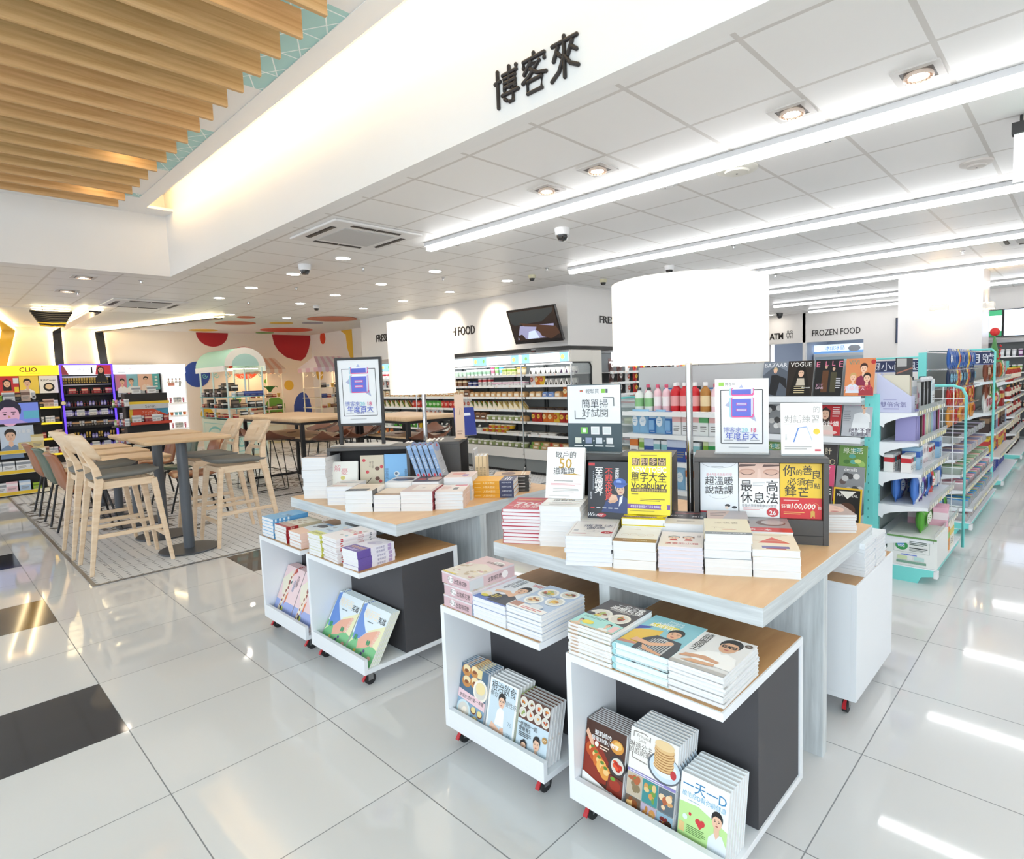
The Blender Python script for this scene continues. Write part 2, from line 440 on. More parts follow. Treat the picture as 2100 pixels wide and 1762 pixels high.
# wall with two openings to the cash machine and the freezers
m = MB(); XA = 15.3
for y0, y1, z0, z1 in ((6.2, 6.6, 0, ZC), (5.29, 5.36, 0, ZC), (-6, 3.97, 0, ZC), (3.97, 6.2, 2.07, ZC)): m.box(XA, y0, z0, XA+0.12, y1, z1, WALLM)
struct(m.build('wall_back', smooth=False))
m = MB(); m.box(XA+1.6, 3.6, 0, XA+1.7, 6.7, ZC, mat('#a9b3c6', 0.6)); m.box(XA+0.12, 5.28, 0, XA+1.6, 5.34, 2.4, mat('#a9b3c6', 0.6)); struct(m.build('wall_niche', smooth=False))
m = MB(); XC0 = 10.4
m.box(XC0, 1.17, 0, XC0+0.75, 2.22, ZC, mat('#eeedee', 0.25)); struct(m.build('column_wall', smooth=False))
# ================================================================== ceiling and wall fittings
TUBE = mat('#ffffff', 0.4, e=STRIP_E)
HOUS = mat('#d9dadc', 0.4)
place6 = ['nearest to the camera', 'second nearest to the camera', 'third from the camera', 'fourth from the camera', 'fifth from the camera', 'farthest from the camera']
for i, (x, ye) in enumerate(((3.60, 4.86), (5.77, 4.87), (7.96, 4.88), (10.1, 4.86), (12.5, 4.97), (14.5, 4.93))):
    t = thing('linear_light', 'long white linear ceiling light, ' + place6[i] + ' of the parallel strips', 'light', (x, ye, ZC-0.002), 0, 'parallel linear ceiling lights')
    m = MB(); m.box(-0.05, -9.5, -0.035, 0.05, 0, 0, HOUS); m.build('housing', t, smooth=False)
    m = MB(); m.box(-0.034, -9.5, -0.075, 0.034, -0.004, -0.035, TUBE); m.build('diffuser', t, smooth=False, bevel=0.008)

def disc_light(x, y, r, e, label, group, col='#fff6e8'):
    t = thing('downlight', label, 'light', (x, y, ZC), 0, group)
    m = MB(); m.lathe([(r*0.86, -0.001), (r*0.9, -0.008), (r, -0.008), (r*1.02, 0)], mat('#f4f2ee', 0.4), n=20, cap=False); m.build('trim_ring', t)
    m = MB(); m.lathe([(r*0.86, -0.002), (0.001, -0.004)], mat(col, 0.5, e=e), n=20, cap=False); m.build('lamp', t)
    return t
def wash(t, target, power):
    d = bpy.data.lights.new('wall_wash', 'SPOT'); d.energy = power; d.color = (1.0, 0.86, 0.66); d.spot_size = R(58); d.spot_blend = 0.7; d.shadow_soft_size = 0.05
    o = bpy.data.objects.new('lamp_beam', d); COL.objects.link(o); o.parent = t; o.location = (0, 0, -0.03)
    o.rotation_euler = (Vector(target) - Vector((t.location.x, t.location.y, ZC-0.03))).to_track_quat('-Z', 'Y').to_euler()
rows = [(3.3, (5.99, 7.2, 8.51, 9.75)), (4.55, (6.03, 7.26, 8.56, 9.75)), (5.78, (6.03, 7.32, 8.58, 9.87))]
col_name = ['row beside the raised well', 'middle row', 'row along the chiller wall']
for a, (x, ys_) in enumerate(rows):
    for b, y in enumerate(ys_):
        t = disc_light(x, y, 0.085, DOWN_E, 'round recessed downlight, %s from the camera in the %s' % (ORD[b], col_name[a]), 'round downlights over the cafe tables')
        if a == 2 and b: wash(t, (XB, y, 2.25), 55)
for b, (x, y) in enumerate(((4.2, 11.9), (5.3, 12.0), (5.5, 13.2), (6.2, 12.4), (5.0, 14.2), (6.3, 13.8), (5.9, 15.0), (14.9, 6.0))):
    disc_light(x, y, 0.085, DOWN_E, 'round recessed downlight, %s of those %s' % (ORD[b] if b < 7 else 'only one', 'among the coloured ceiling dots' if b < 7 else 'above the lettering at the cash machine'), 'round downlights among the coloured dots' if b < 7 else None)
# gimbal spots in square frames
def gimbal(x, y, label, sc=1.0, lit='#fff1dc'):
    t = thing('gimbal_spotlight', label, 'light', (x, y, ZC), 0, 'square framed gimbal spotlights')
    m = MB(); s = 0.1*sc; q = 0.068*sc
    FR = mat('#cfcbc7', 0.4)
    for x0, y0, x1, y1 in ((-s,-s,s,-q),(-s,q,s,s),(-s,-q,-q,q),(q,-q,s,q)): m.box(x0, y0, -0.006, x1, y1, 0, FR)
    m.build('frame', t, smooth=False)
    m = MB(); m.box(-q, -q, -0.004, q, q, -0.0035, mat('#5b5552', 0.5)); m.build('recess', t, smooth=False)
    m = MB(); m.lathe([(0.06*sc, -0.005), (0.064*sc, -0.02), (0.058*sc, -0.022), (0.05*sc, -0.008), (0.044*sc, -0.016), (0.036*sc, -0.008)], mat('#f0dccd', 0.35), n=24, cap=False)
    for i in range(16):
        a = 2*math.pi*i/16; m.bar((0.046*sc*math.cos(a), 0.046*sc*math.sin(a), -0.018), (0.054*sc*math.cos(a), 0.054*sc*math.sin(a), -0.02), 0.004, 0.003, mat('#b59a8a'))
    m.build('gimbal_ring', t)
    m = MB(); m.lathe([(0.036*sc, -0.0085), (0.001, -0.018)], mat(lit, 0.4, e=30.0), n=16, cap=False); m.build('lamp', t)
for i, (x, y) in enumerate(((3.303, 0.637), (3.27, 1.203), (3.187, 2.43), (3.248, 2.94))):
    gimbal(x, y, 'gimbal spotlight in a square frame beside the nearest strip, ' + ('rightmost', 'second from right', 'third from right', 'leftmost')[i])
gimbal(1.503, 8.779, 'gimbal spotlight in the tiles behind the raised well, nearer one', 1.2); gimbal(1.534, 10.078, 'gimbal spotlight in the tiles behind the raised well, farther one', 1.2)

def cassette(x, y, s, label, rot=0):
    t = thing('air_conditioner', label, 'air conditioner', (x, y, ZC), rot, 'ceiling cassettes')
    m = MB(); s /= 2; m.box(-s, -s, -0.022, s, s, 0, mat('#e6e4e2', 0.4)); m.build('panel', t, smooth=False, bevel=0.012)
    m = MB(); m.box(-s*0.58, -s*0.58, -0.028, s*0.58, s*0.58, -0.022, mat('#c6c5c4', 0.6)); m.build('grille', t, smooth=False, bevel=0.004)
    for a in range(4):
        c, sn = round(math.cos(a*math.pi/2)), round(math.sin(a*math.pi/2))
        m = MB(); p = lambda u, v: (c*u - sn*v, sn*u + c*v)
        for u0, u1 in ((-0.55, -0.02), (0.02, 0.55)):
            pts = [p(s*u0, -s*0.86), p(s*u1, -s*0.86), p(s*u1, -s*0.74), p(s*u0, -s*0.74)]
            m.prism([(q[0], q[1], -0.0245) for q in pts], (0, 0, 0.004), mat('#3a342f', 0.5))
            m.bar(tuple(p(s*u0, -s*0.8)) + (-0.027,), tuple(p(s*u1, -s*0.8)) + (-0.027,), 0.02, 0.004, mat('#5a524b', 0.5))
        m.build('air_outlet', t, smooth=False)
cassette(2.9, 5.0, 0.86, 'white four-way ceiling cassette nearest the raised well')
cassette(2.62, 11.0, 1.0, 'white ceiling cassette far left above the cosmetics area')
cassette(8.42, 0.45, 0.76, 'white ceiling cassette at right edge between two strip lights')

def dome_camera(x, y, label, base='#f1f1f2', s=1.0, z=ZC):
    t = thing('dome_camera', label, 'security camera', (x, y, z), 0, 'ceiling dome cameras')
    m = MB(); m.lathe([(0.06*s, 0), (0.062*s, -0.01), (0.055*s, -0.05*s), (0.05*s, -0.055*s)], mat(base, 0.4), n=24); m.build('housing', t)
    m = MB(); m.lathe([(0.048*s, -0.052*s), (0.044*s, -0.075*s), (0.03*s, -0.095*s), (0.001, -0.102*s)], mat('#242426', 0.08, coat=1.0), n=20); m.build('dome', t)
for x, y, l, b, s in ((4.185, 3.612, 'white dome camera hanging between the two nearest strip lights', '#f1f1f2', 1.15), (3.147, 6.576, 'white dome camera beside a downlight near the raised well', '#f1f1f2', 1.15),
    (5.75, 5.518, 'small dark dome camera above the wall television', '#d8d3b4', 0.8), (6.829, 5.152, 'small dark dome camera above the bulkhead corner', '#d8d3b4', 0.85),
    (6.679, 3.985, 'white dome camera at the end of the second strip light', '#f1f1f2', 1.0), (14.7, 5.7, 'dark dome camera near the cash machine lettering', '#4a4a4a', 1.3), (14.2, 6.1, 'dark dome camera left of the cash machine lettering', '#4a4a4a', 1.2), (4.9, 9.9, 'small swivel camera above the far cafe tables', '#dddddd', 0.9)):
    dome_camera(x, y, l, b, s)
def ceiling_disc(x, y, r, label, name, cat, c='#e4e2d8', z=ZC):
    t = thing(name, label, cat, (x, y, z))
    m = MB(); m.lathe([(r, 0), (r, -0.012), (r*0.8, -0.02), (r*0.6, -0.02)], mat(c, 0.45), n=28); m.build('base', t)
    m = MB(); m.lathe([(r*0.6, -0.02), (r*0.56, -0.032), (0.001, -0.036)], mat(c, 0.5), n=28); m.build('cover', t)
    m = MB(); m.lathe([(r*0.05, -0.036), (r*0.05, -0.039)], mat('#444444'), n=8); m.build('indicator', t)
ceiling_disc(3.88, 1.79, 0.135, 'cream round smoke detector under the nearest strip light', 'smoke_detector', 'smoke detector')
ceiling_disc(3.78, 2.28, 0.09, 'small white round access disc left of the smoke detector', 'ceiling_cover', 'ceiling cover', '#e3e3e3')
ceiling_disc(5.02, 0.62, 0.095, 'round ceiling speaker with grey grille near right edge', 'ceiling_speaker', 'speaker', '#dcd6d0')
spr = [(3.782, 4.633), (3.733, 2.855), (3.745, 1.174), (3.753, 6.359), (3.777, 8.185), (3.826, 10.025), (4.944, 6.384), (5.534, 5.045), (1.661, 10.162), (2.062, 8.701), (6.2, 2.9), (8.6, 3.4), (8.8, 1.2), (11.5, 3.4)]
for i, (x, y) in enumerate(spr):
    t = thing('sprinkler', 'small chrome fire sprinkler, %s counting away from the camera' % ORD[sorted(range(len(spr)), key=lambda k: spr[k][0]**2 + spr[k][1]**2).index(i)], 'sprinkler', (x, y, ZC), 0, 'ceiling sprinklers')
    m = MB(); m.lathe([(0.028, 0), (0.028, -0.004), (0.012, -0.008), (0.01, -0.03)], CHROME, n=14); m.lathe([(0.02, -0.036), (0.02, -0.038)], CHROME, n=12)
    m.bar((-0.012, 0, -0.008), (-0.012, 0, -0.037), 0.003, 0.003, CHROME); m.bar((0.012, 0, -0.008), (0.012, 0, -0.037), 0.003, 0.003, CHROME); m.build('head', t)

# timber slats under the raised ceiling
for i in range(17):
    y = 2.895 + 0.27375*i
    m = MB(); m.box(-4.6, -0.014, 0, 1.585, 0.014, 0.147, SLATW)
    o = m.build('timber_slat', None, (0, y, 3.3), smooth=False, bevel=0.002)
    tag(o, 'long timber ceiling slat, %s counting from the camera' % nth(i), 'ceiling slat', 'timber slats under the raised ceiling')
for i, (x, y) in enumerate(((0.95, 3.02), (1.36, 5.77), (1.36, 6.86), (-0.4, 4.1), (-0.4, 6.3))):
    t = thing('well_spotlight', 'small warm spotlight hidden between timber slats, %s from the camera' % ORD[(0, 2, 4, 1, 3)[i]], 'light', (x, y, 3.5), 0, 'spotlights above the slats')
    m = MB(); m.lathe([(0.05, 0.0), (0.05, -0.03), (0.04, -0.03)], WHITE, n=16); m.build('housing', t)
    m = MB(); m.lathe([(0.038, -0.031), (0.001, -0.032)], mat('#ffe2b0', 0.5, e=40.0), n=14, cap=False); m.build('lamp', t)

# ------------------------------------------------------------------ wall lettering and marks
def lettering(s, name, loc, u, v, size, width, m, label, depth=0.012, bold=0.0, thick=0.0):
    vs, fs, x0, x1, y0, y1 = text_geo(s, bold)
    k = size/0.76; kx = width/(x1-x0)
    u, v = Vector(u), Vector(v); nrm = u.cross(v); mb = MB(); b = []
    fr = [tuple(u*((q[0]-x0)*kx) + v*(q[1]*k) + nrm*depth) for q in vs]; bk = [tuple(u*((q[0]-x0)*kx) + v*(q[1]*k)) for q in vs]
    ed = {}
    for f in fs:
        for a in range(len(f)):
            e = (f[a], f[(a+1) % len(f)]); ed[e] = 1
    side = [e for e in ed if (e[1], e[0]) not in ed]
    n = len(vs)
    mb.add(fr + bk, fs + [(e[0], e[0]+n, e[1]+n, e[1]) for e in side], m)
    o = mb.build(name, None, loc, smooth=False)
    return tag(o, label, 'sign')
INK = mat('#2b2523', 0.5)
LOGO = [[[(.14,1),(.14,.02)],[(.03,.7),(.24,.72)],[(.36,.83),(.92,.83),(.92,.95)],[(.63,1),(.63,.45)],[(.42,.4),(.42,.72),(.86,.72),(.86,.42)],[(.42,.6),(.86,.6)],[(.42,.48),(.86,.48)],[(.32,.3),(.98,.3)],[(.76,.36),(.76,.06),(.62,.06)],[(.42,.18),(.5,.12)]],
 [[(.5,1),(.5,.9)],[(.1,.72),(.1,.88),(.9,.88),(.9,.74)],[(.38,.8),(.12,.55)],[(.32,.74),(.7,.74),(.3,.44),(.06,.34)],[(.36,.62),(.62,.46),(.95,.38)],[(.24,.3),(.24,.02),(.78,.02),(.78,.32),(.24,.32)]],
 [[(.08,.88),(.94,.88)],[(.5,1),(.5,.0)],[(.28,.8),(.12,.5)],[(.26,.66),(.38,.54)],[(.78,.8),(.62,.5)],[(.76,.66),(.92,.54)],[(.48,.5),(.3,.18),(.04,.02)],[(.52,.5),(.7,.28),(.97,.14)]]]
m = MB()
for k, ch in enumerate(LOGO):
    q = lambda p: (0.0, -(0.2*k + 0.178*p[0]), 0.185*p[1])
    for st in ch: m.tube([q(p) for p in st], 0.0105, INK, 8); [m.sphere(q(p), 0.0105, INK, 8, 6) for p in st]
tag(m.build('wall_lettering', None, (XF-0.008, 2.378, 2.875)), 'large black three-character sign on the white ceiling fascia', 'sign')
lettering('FRESH FOOD', 'wall_lettering', (XB-0.001, 11.04, 2.275), (0, -1, 0), (0, 0, 1), 0.165, 1.02, INK, 'dark FRESH FOOD lettering half hidden by the smaller lamp shade', bold=0.004)
lettering('FRESH FOOD', 'wall_lettering', (XB-0.001, 8.837, 2.225), (0, -1, 0), (0, 0, 1), 0.165, 0.96, INK, 'dark FRESH FOOD lettering left of the wall television', bold=0.004)
lettering('FRESH FOOD', 'wall_lettering', (7.52, YB-0.001, 2.265), (1, 0, 0), (0, 0, 1), 0.125, 1.2, INK, 'dark FRESH FOOD lettering running behind the larger lamp shade', bold=0.004)
lettering('ATM', 'wall_lettering', (XA-0.001, 6.19, 2.2), (0, -1, 0), (0, 0, 1), 0.165, 0.35, INK, 'bold black ATM lettering on the back wall', bold=0.025)
lettering('FROZEN FOOD', 'wall_lettering', (XA-0.001, 5.124, 2.215), (0, -1, 0), (0, 0, 1), 0.16, 1.09, INK, 'dark FROZEN FOOD lettering above the freezer opening', bold=0.0)
m = MB()
for dy, a in ((0.0, 0.0), (-0.085, 1.0)):
    for k in range(10):
        t0, t1 = 2*math.pi*k/10, 2*math.pi*(k+1)/10
        m.bar((0, dy+0.024*math.cos(t0), 0.17+0.024*math.sin(t0)), (0, dy+0.024*math.cos(t1), 0.17+0.024*math.sin(t1)), 0.008, 0.006, INK, (1, 0, 0))
    body = [(-0.034, 0.13), (-0.04, 0.06), (-0.018, 0.06), (-0.018, 0.0)] if a else [(-0.03, 0.13), (-0.044, 0.06), (-0.02, 0.05), (-0.012, 0.0)]
    for sg in (1, -1):
        for p, q in zip(body, body[1:]): m.bar((0, dy+sg*p[0], p[1]), (0, dy+sg*q[0], q[1]), 0.008, 0.006, INK, (1, 0, 0))
    m.bar((0, dy-0.034, 0.13), (0, dy+0.034, 0.13), 0.008, 0.006, INK, (1, 0, 0))
tag(m.build('restroom_symbol', None, (XA-0.004, 5.72, 2.2), smooth=False), 'line drawn man and woman restroom symbol beside the ATM lettering', 'sign')

# tilted television on the bulkhead
def television(loc, rot, w, h, tilt, label, paint, name='television', bezel=0.014, d=0.05, reach=0.291):
    t = thing(name, label, 'television', loc, rot)
    # local: screen faces -Y, X to the right, bottom edge at z=0
    T = Matrix.Rotation(tilt, 4, 'X')
    m = MB(); m.T = T; m.box(-w/2, 0, 0, w/2, d, h, mat('#151214', 0.3)); m.build('case', t, smooth=False, bevel=0.004)
    m = MB(); m.T = T; m.box(-w/2+bezel, -0.001, bezel*1.6, w/2-bezel, 0, h-bezel, mat('#1c1a1a', 0.15))
    paint(Art(m, (-w/2+bezel, -0.0012, bezel*1.6), (1, 0, 0), (0, 0, 1), w-2*bezel, h-2.6*bezel, 2e-4, 0.2)); m.build('screen', t, smooth=False)
    m = MB(); m.box(-0.1, d*0.5, h*0.2, 0.1, reach, h*0.4, BLACK); m.build('wall_bracket', t, smooth=False)
    return t
E1 = lambda c, e=0.55: mat(c, 0.25, e=e)
def tv_profile(a):
    a.r(0, 0, 1, 1, E1('#2a2322', 0.4)); a.p([(0.08, 0.1), (0.85, 0.1), (0.92, 0.5), (0.2, 0.52)], E1('#8f8fb0', 0.5)); a.p([(0.3, 0.1), (0.36, 0.32), (0.5, 0.35), (0.56, 0.1)], E1('#b9c6e0', 0.6))
    a.p([(.02, .62), (.1, .55), (.7, .6), (.95, .85), (.97, .97), (.02, .97)], E1('#33383a', 0.4)); a.p([(0.2, 0.62), (0.95, 0.42), (1, 0.2), (0.8, 0.05), (0.62, 0.15), (0.58, 0.3), (0.52, 0.35), (0.55, 0.45), (0.3, 0.5)], E1('#4a342a', 0.4))
    a.p([(0.12, 0.06), (0.1, 0.22), (0.2, 0.26), (0.26, 0.1)], E1('#33251f', 0.4)); a.r(0, 0, 1, 0.06, E1('#191516', 0.3))
television((6.45, 6.1, 1.955), R(-90), 0.98, 0.53, R(20), 'wall television tilted forward above the chillers, showing a dark profile', tv_profile)
# sconces on the column
def sconce(loc, rot, label, w=0.22):
    t = thing('wall_sconce', label, 'light', loc, rot, 'up and down wall sconces')
    m = MB(); m.box(-w/2, -0.1, -0.042, w/2, 0, 0.042, mat('#f2efe8', 0.4)); m.build('body', t, smooth=False, bevel=0.003)
    for z, s in ((0.043, 'upper'), (-0.045, 'lower')):
        m = MB(); m.box(-w/2+0.01, -0.09, z, w/2-0.01, -0.015, z+0.002, mat('#ffd089', 0.4, e=26.0)); m.build('lamp', t, smooth=False)
sconce((XC0, 1.68, 2.262), R(-90), 'white box sconce glowing on the face of the column'); sconce((XC0+0.4, 1.17, 2.262), 0, 'white box sconce on the aisle side of the column')
# menu screens far right
def screen(y0, y1, z0, z1, x, paint, label):
    t = thing('menu_screen', label, 'screen', (x, (y0+y1)/2, z0), R(-90))
    w, h = abs(y1-y0), z1-z0
    m = MB(); m.box(-w/2, 0, 0, w/2, 0.05, h, BLACK); m.build('case', t, smooth=False)
    m = MB(); m.box(-w/2+0.012, -0.001, 0.012, w/2-0.012, 0, h-0.012, BLACK); paint(Art(m, (-w/2+0.012, -0.0012, 0.012), (1, 0, 0), (0, 0, 1), w-0.024, h-0.024, 3e-4)); m.build('display', t, smooth=False)
def scr1(a):
    a.r(0, 0, 1, 1, E1('#d9efe4', 0.9)); a.r(0, 0.8, 1, 1, E1('#3f9a6c', 0.8)); a.r(0, 0, 1, 0.2, E1('#2f8457', 0.7)); a.person(0.3, 0.62, 0.14, top=E1('#ffffff', 0.8)); a.r(0.1, 0.22, 0.45, 0.36, E1('#d2643c', 0.8))
def scr2(a):
    a.r(0, 0, 1, 1, E1('#cfdcf2', 0.95)); a.t('來自單', 0.45, 0.5, 0.1, E1('#5a6578', 0.4))
screen(1.62, 1.245, 1.9, 2.4, 13.8, scr1, 'menu screen with green bands beside the column')
screen(1.235, -0.1, 1.9, 2.4, 13.8, scr2, 'wide pale blue menu screen at right edge')
screen(3.30, 2.7, 1.93, 2.5, 15.249, lambda a: (a.r(0, 0, 1, 1, E1('#27324d', 0.5)), [a.r(0.08, 0.08+0.3*k, 0.5, 0.3+0.3*k, E1('#8fb4c8', 0.5)) for k in range(3)]), 'dark wall screen half hidden behind the column')
m = MB(); m.box(13.86, -3.0, 1.85, 13.9, 1.62, ZC, WALLM); struct(m.build('wall_menu', smooth=False))
# hanging exit sign, seen edge on
t = thing('hanging_sign', 'thin hanging exit sign seen edge-on at the right edge', 'sign', (4.27, 0.2, 2.44))
m = MB(); m.box(-0.014, -0.32, 0, 0.014, 0.16, 0.27, WHITE); a = Art(m, (-0.0145, 0.15, 0.01), (0, -1, 0), (0, 0, 1), 0.46, 0.25, 3e-4)
a.r(0, 0, 1, 1, E1('#e9f4ee', 0.6)); a.r(0.12, 0.2, 0.5, 0.8, E1('#3fae7a', 0.6)); a.t('EXIT', 0.72, 0.5, 0.34, E1('#3fae7a', 0.6)); m.build('panel', t, smooth=False)
m = MB(); m.box(-0.03, 0.1, 0.26, 0.03, 0.17, 0.32, BLACK); m.tube([(0, 0.13, 0.3), (0, 0.13, 0.36)], 0.008, BLACK); m.build('bracket', t, smooth=False)
# ================================================================== book tables, carts, display boxes, lamps
def book_table(x0, y0, label, py=0.57):
    W = 1.19
    t = thing('display_table', label, 'table', (x0, y0, 0), 0, 'square book display tables')
    m = MB(); m.box(0, 0, 0.69, W, W, 0.749, GREYEDGE); m.build('edge_slab', t, smooth=False, bevel=0.0015)
    m = MB(); m.box(0.0015, 0.0015, 0.749, W-0.0015, W-0.0015, 0.751, TOPWOOD); m.build('tabletop', t, smooth=False)
    m = MB(); m.box(0.54, 0, 0, 0.585, W, 0.69, GREYWOOD); m.build('leg', t, smooth=False, bevel=0.001)
    m = MB(); m.box(0.004, py, 0, 0.54, py+0.048, 0.69, GREYWOOD); m.box(0.585, py, 0, W-0.004, py+0.048, 0.69, GREYWOOD)
    m.build('cross_panel', t, smooth=False, bevel=0.001)
book_table(1.665, 0.695, 'square grey ash display table nearest the camera, under the larger lamp')
book_table(1.575, 2.50, 'square grey ash display table farther back, under the smaller lamp', 0.518)

RED = mat('#c3222c', 0.35)
RUB = mat('#2a2a2c', 0.6)
def cart(x, y, label, flip=False):
    D, W, H = 0.58, 0.54, 0.57
    t = thing('book_cart', label, 'book cart', (x, y, 0), math.pi if flip else 0, 'rolling book carts')
    m = MB(); m.box(0, W/2-0.022, 0.075, D, W/2, H, LAMI); m.box(0, -W/2, H-0.024, D, W/2-0.022, H, LAMI); m.box(0, -W/2, 0.075, D, W/2-0.022, 0.097, LAMI); m.box(D-0.024, -W/2, 0.097, D, W/2-0.022, H-0.024, LAMI)
    m.build('frame', t, smooth=False, bevel=0.001)
    m = MB(); m.box(0.006, -W/2+0.006, H, D-0.004, W/2-0.006, H+0.0012, CARTWOOD); m.build('top_surface', t, smooth=False)
    m = MB(); m.box(0.235, -W/2+0.006, 0.097, D-0.024, W/2-0.022, H-0.024, DARKP); m.build('core_panel', t, smooth=False, bevel=0.001)
    m = MB(); m.box(0, -W/2, 0.0965, 0.019, W/2-0.022, 0.15, LAMI); m.build('front_lip', t, smooth=False, bevel=0.001)
    for cx in (0.05, D-0.05):
        for cy in (-W/2+0.05, W/2-0.05):
            m = MB(); m.lathe([(0.024, 0.072), (0.024, 0.068), (0.014, 0.062)], STEEL, (cx, cy, 0), 14)
            for s in (-1, 1): m.box(cx-0.012, cy+s*0.013-0.0015, 0.024, cx+0.014, cy+s*0.013+0.0015, 0.068, STEEL)
            c = m.build('caster', t)
            m = MB(); m.rings([[(cx+0.003+0.0275*math.cos(a*math.pi/10), cy+k, 0.0275+0.0275*math.sin(a*math.pi/10)) for a in range(20)] for k in (-0.01, 0.01)], RUB)
            m.build('wheel', c)
            m = MB(); sx = -1 if cx < D/2 else 1
            m.bar((cx+sx*0.014, cy, 0.056), (cx+sx*0.03, cy, 0.034), (0.01, 0.016), 0.005, RED); m.bar((cx+sx*0.03, cy, 0.034), (cx+sx*0.036, cy, 0.024), 0.016, 0.005, RED)
            m.build('brake_lever', c)
    return t
cart(1.362, 0.945, 'white and charcoal book cart nearest the camera, holding chef cookbooks')
cart(1.352, 1.592, 'white and charcoal book cart holding pink boxes, second from the camera')
cart(1.345, 2.742, 'white and charcoal book cart displaying the picture books with a big foot')
cart(1.34, 3.34, 'white and charcoal book cart displaying the pink giraffe books, farthest left')
cart(3.115, 0.94, 'white book cart seen from its closed side, by the aisle', True)

def display_box(x, y, z, rot, w, h, d, label, kick=0.1, shelf=None):
    # x,y = front left lower corner, front edge runs along rot, depth away from the viewer
    t = thing('display_box', label, 'display box', (x, y, z), rot, 'dark open display boxes')
    M = mat('#504e4e', 0.45); e = 0.02
    m = MB(); m.box(0, 0, h-e, w, d, h, M); m.box(0, 0, 0, e, d, h-e, M); m.box(w-e, 0, 0, w, d, h-e, M); m.box(e, d-0.012, 0, w-e, d, h-e, mat('#2e2d2e', 0.6))
    m.build('case', t, smooth=False, bevel=0.0015)
    m = MB(); m.box(e, 0.004, kick-0.016, w-e, d-0.012, kick, M); m.box(e, 0.004, 0, w-e, 0.018, kick-0.016, M)
    if kick > 0.06: m.box(e, 0.0025, 0.036, w-e, 0.0042, 0.038, BLACK)
    m.build('plinth', t, smooth=False)
    return t
TT = 0.751
display_box(2.189, 1.205, TT, R(-64), 0.515, 0.35, 0.24, 'dark display box with three books in its opening on the nearest table')
display_box(1.943, 1.755, TT, R(-64.5), 0.515, 0.35, 0.22, 'dark display box under the scan-to-read sign on the nearest table')
display_box(1.74, 3.50, TT, R(-47.4), 0.517, 0.30, 0.17, 'dark display box under the framed black poster on the farther table', kick=0.03)
display_box(2.41, 3.02, TT, R(41.6), 0.35, 0.30, 0.2, 'dark display box with pale upright books facing the aisle on farther table', kick=0.02)

def shade_lamp(x, y, z, r, z0, z1, label, pr=0.014):
    t = thing('table_lamp', label, 'lamp', (x, y, z), 0, 'drum shade lamps on the book tables')
    m = MB(); m.lathe([(0.13, 0), (0.13, 0.012), (0.03, 0.02)], CHROME, n=28); m.build('base', t)
    m = MB(); m.tube([(0, 0, 0.015), (0, 0, z0-z+0.1)], pr, CHROME, 14); m.build('pole', t)
    sm = NT('lit_fabric_shade'); sm.b.inputs['Base Color'].default_value = srgb('#fffaf0') + (1,); sm.b.inputs['Roughness'].default_value = 0.9
    sm.b.inputs['Emission Color'].default_value = srgb('#fff3e0') + (1,); sm.b.inputs['Emission Strength'].default_value = SHADE_E
    m = MB(); a, b = z0-z, z1-z; N = 48
    m.lathe([(r, a), (r, b), (r-0.004, b), (r-0.004, a)], sm.m, n=N, cap=False)
    m.rings([[(q*math.cos(2*math.pi*i/N), q*math.sin(2*math.pi*i/N), zz) for i in range(N)] for q, zz in ((r, a), (r-0.004, a))], sm.m, cap=False)
    s = m.build('shade', t)
    m = MB(); m.tube([(math.cos(2*math.pi*i/N)*(r-0.006), math.sin(2*math.pi*i/N)*(r-0.006), a+0.12) for i in range(N)], 0.003, CHROME, 6, closed=True)
    for k in range(3):
        q = 2*math.pi*k/3; m.bar((0, 0, a+0.1), ((r-0.006)*math.cos(q), (r-0.006)*math.sin(q), a+0.12), 0.005, 0.004, CHROME)
    m.build('shade_spider', t)
    m = MB(); m.sphere((0, 0, a+0.16), 0.045, mat('#fff1d8', 0.4, e=7.0)); m.build('bulb', t)
shade_lamp(2.275, 1.27, TT, 0.322, 1.49, 1.83, 'large white drum shade lamp on a chrome pole on the nearest table')
shade_lamp(2.385, 3.355, TT, 0.22, 1.365, 1.845, 'smaller cylindrical white shade lamp on the farther book table')

# ================================================================== books
_books = {}
def book(w, h, t, art=None, cover='#fbfbfa', spine=None, hard=False, sart=None, right=False, pages=None):
    """closed book lying face up at the origin, title bottom edge towards -Y; spine at -X (or +X)"""
    c = 0.003 if hard else 0.0013
    ins = 0.004 if hard else 0.0015
    cm = mat(cover, 0.3, coat=0.3); s = 1 if right else -1; sp = mat(spine or cover, 0.3, coat=0.3)
    m = MB(); m.box(-w/2, -h/2, 0, w/2, h/2, c, cm); m.box(-w/2, -h/2, t-c, w/2, h/2, t, cm); 
    if hard:
        pts = [(s*w/2, 0), (s*(w/2+0.006), t*0.2), (s*(w/2+0.008), t*0.5), (s*(w/2+0.006), t*0.8), (s*w/2, t)]
        q = [(p[0], -h/2, p[1]) for p in pts] + [(s*(w/2-c), -h/2, t), (s*(w/2-c), -h/2, 0)]
        m.prism(q if s > 0 else q[::-1], (0, h, 0), sp)
    else: m.box(s*w/2, -h/2, c, s*(w/2-c), h/2, t-c, sp)
    if art: art(Art(m, (-w/2, -h/2, t), (1, 0, 0), (0, 1, 0), w, h))
    if sart: sart(Art(m, (s*w/2, s*-h/2, 0), (0, s, 0), (0, 0, 1), h, t))
    o = m.build('book', None, smooth=False)
    m = MB(); x0, x1 = (-w/2+c+0.0005, w/2-ins) if s < 0 else (-w/2+ins, w/2-c-0.0005)
    m.box(x0, -h/2+ins, c, x1, h/2-ins, t-c, pages or PAGES); m.build('page_block', o, smooth=False)
    o['dims'] = (w, h, t)
    return o
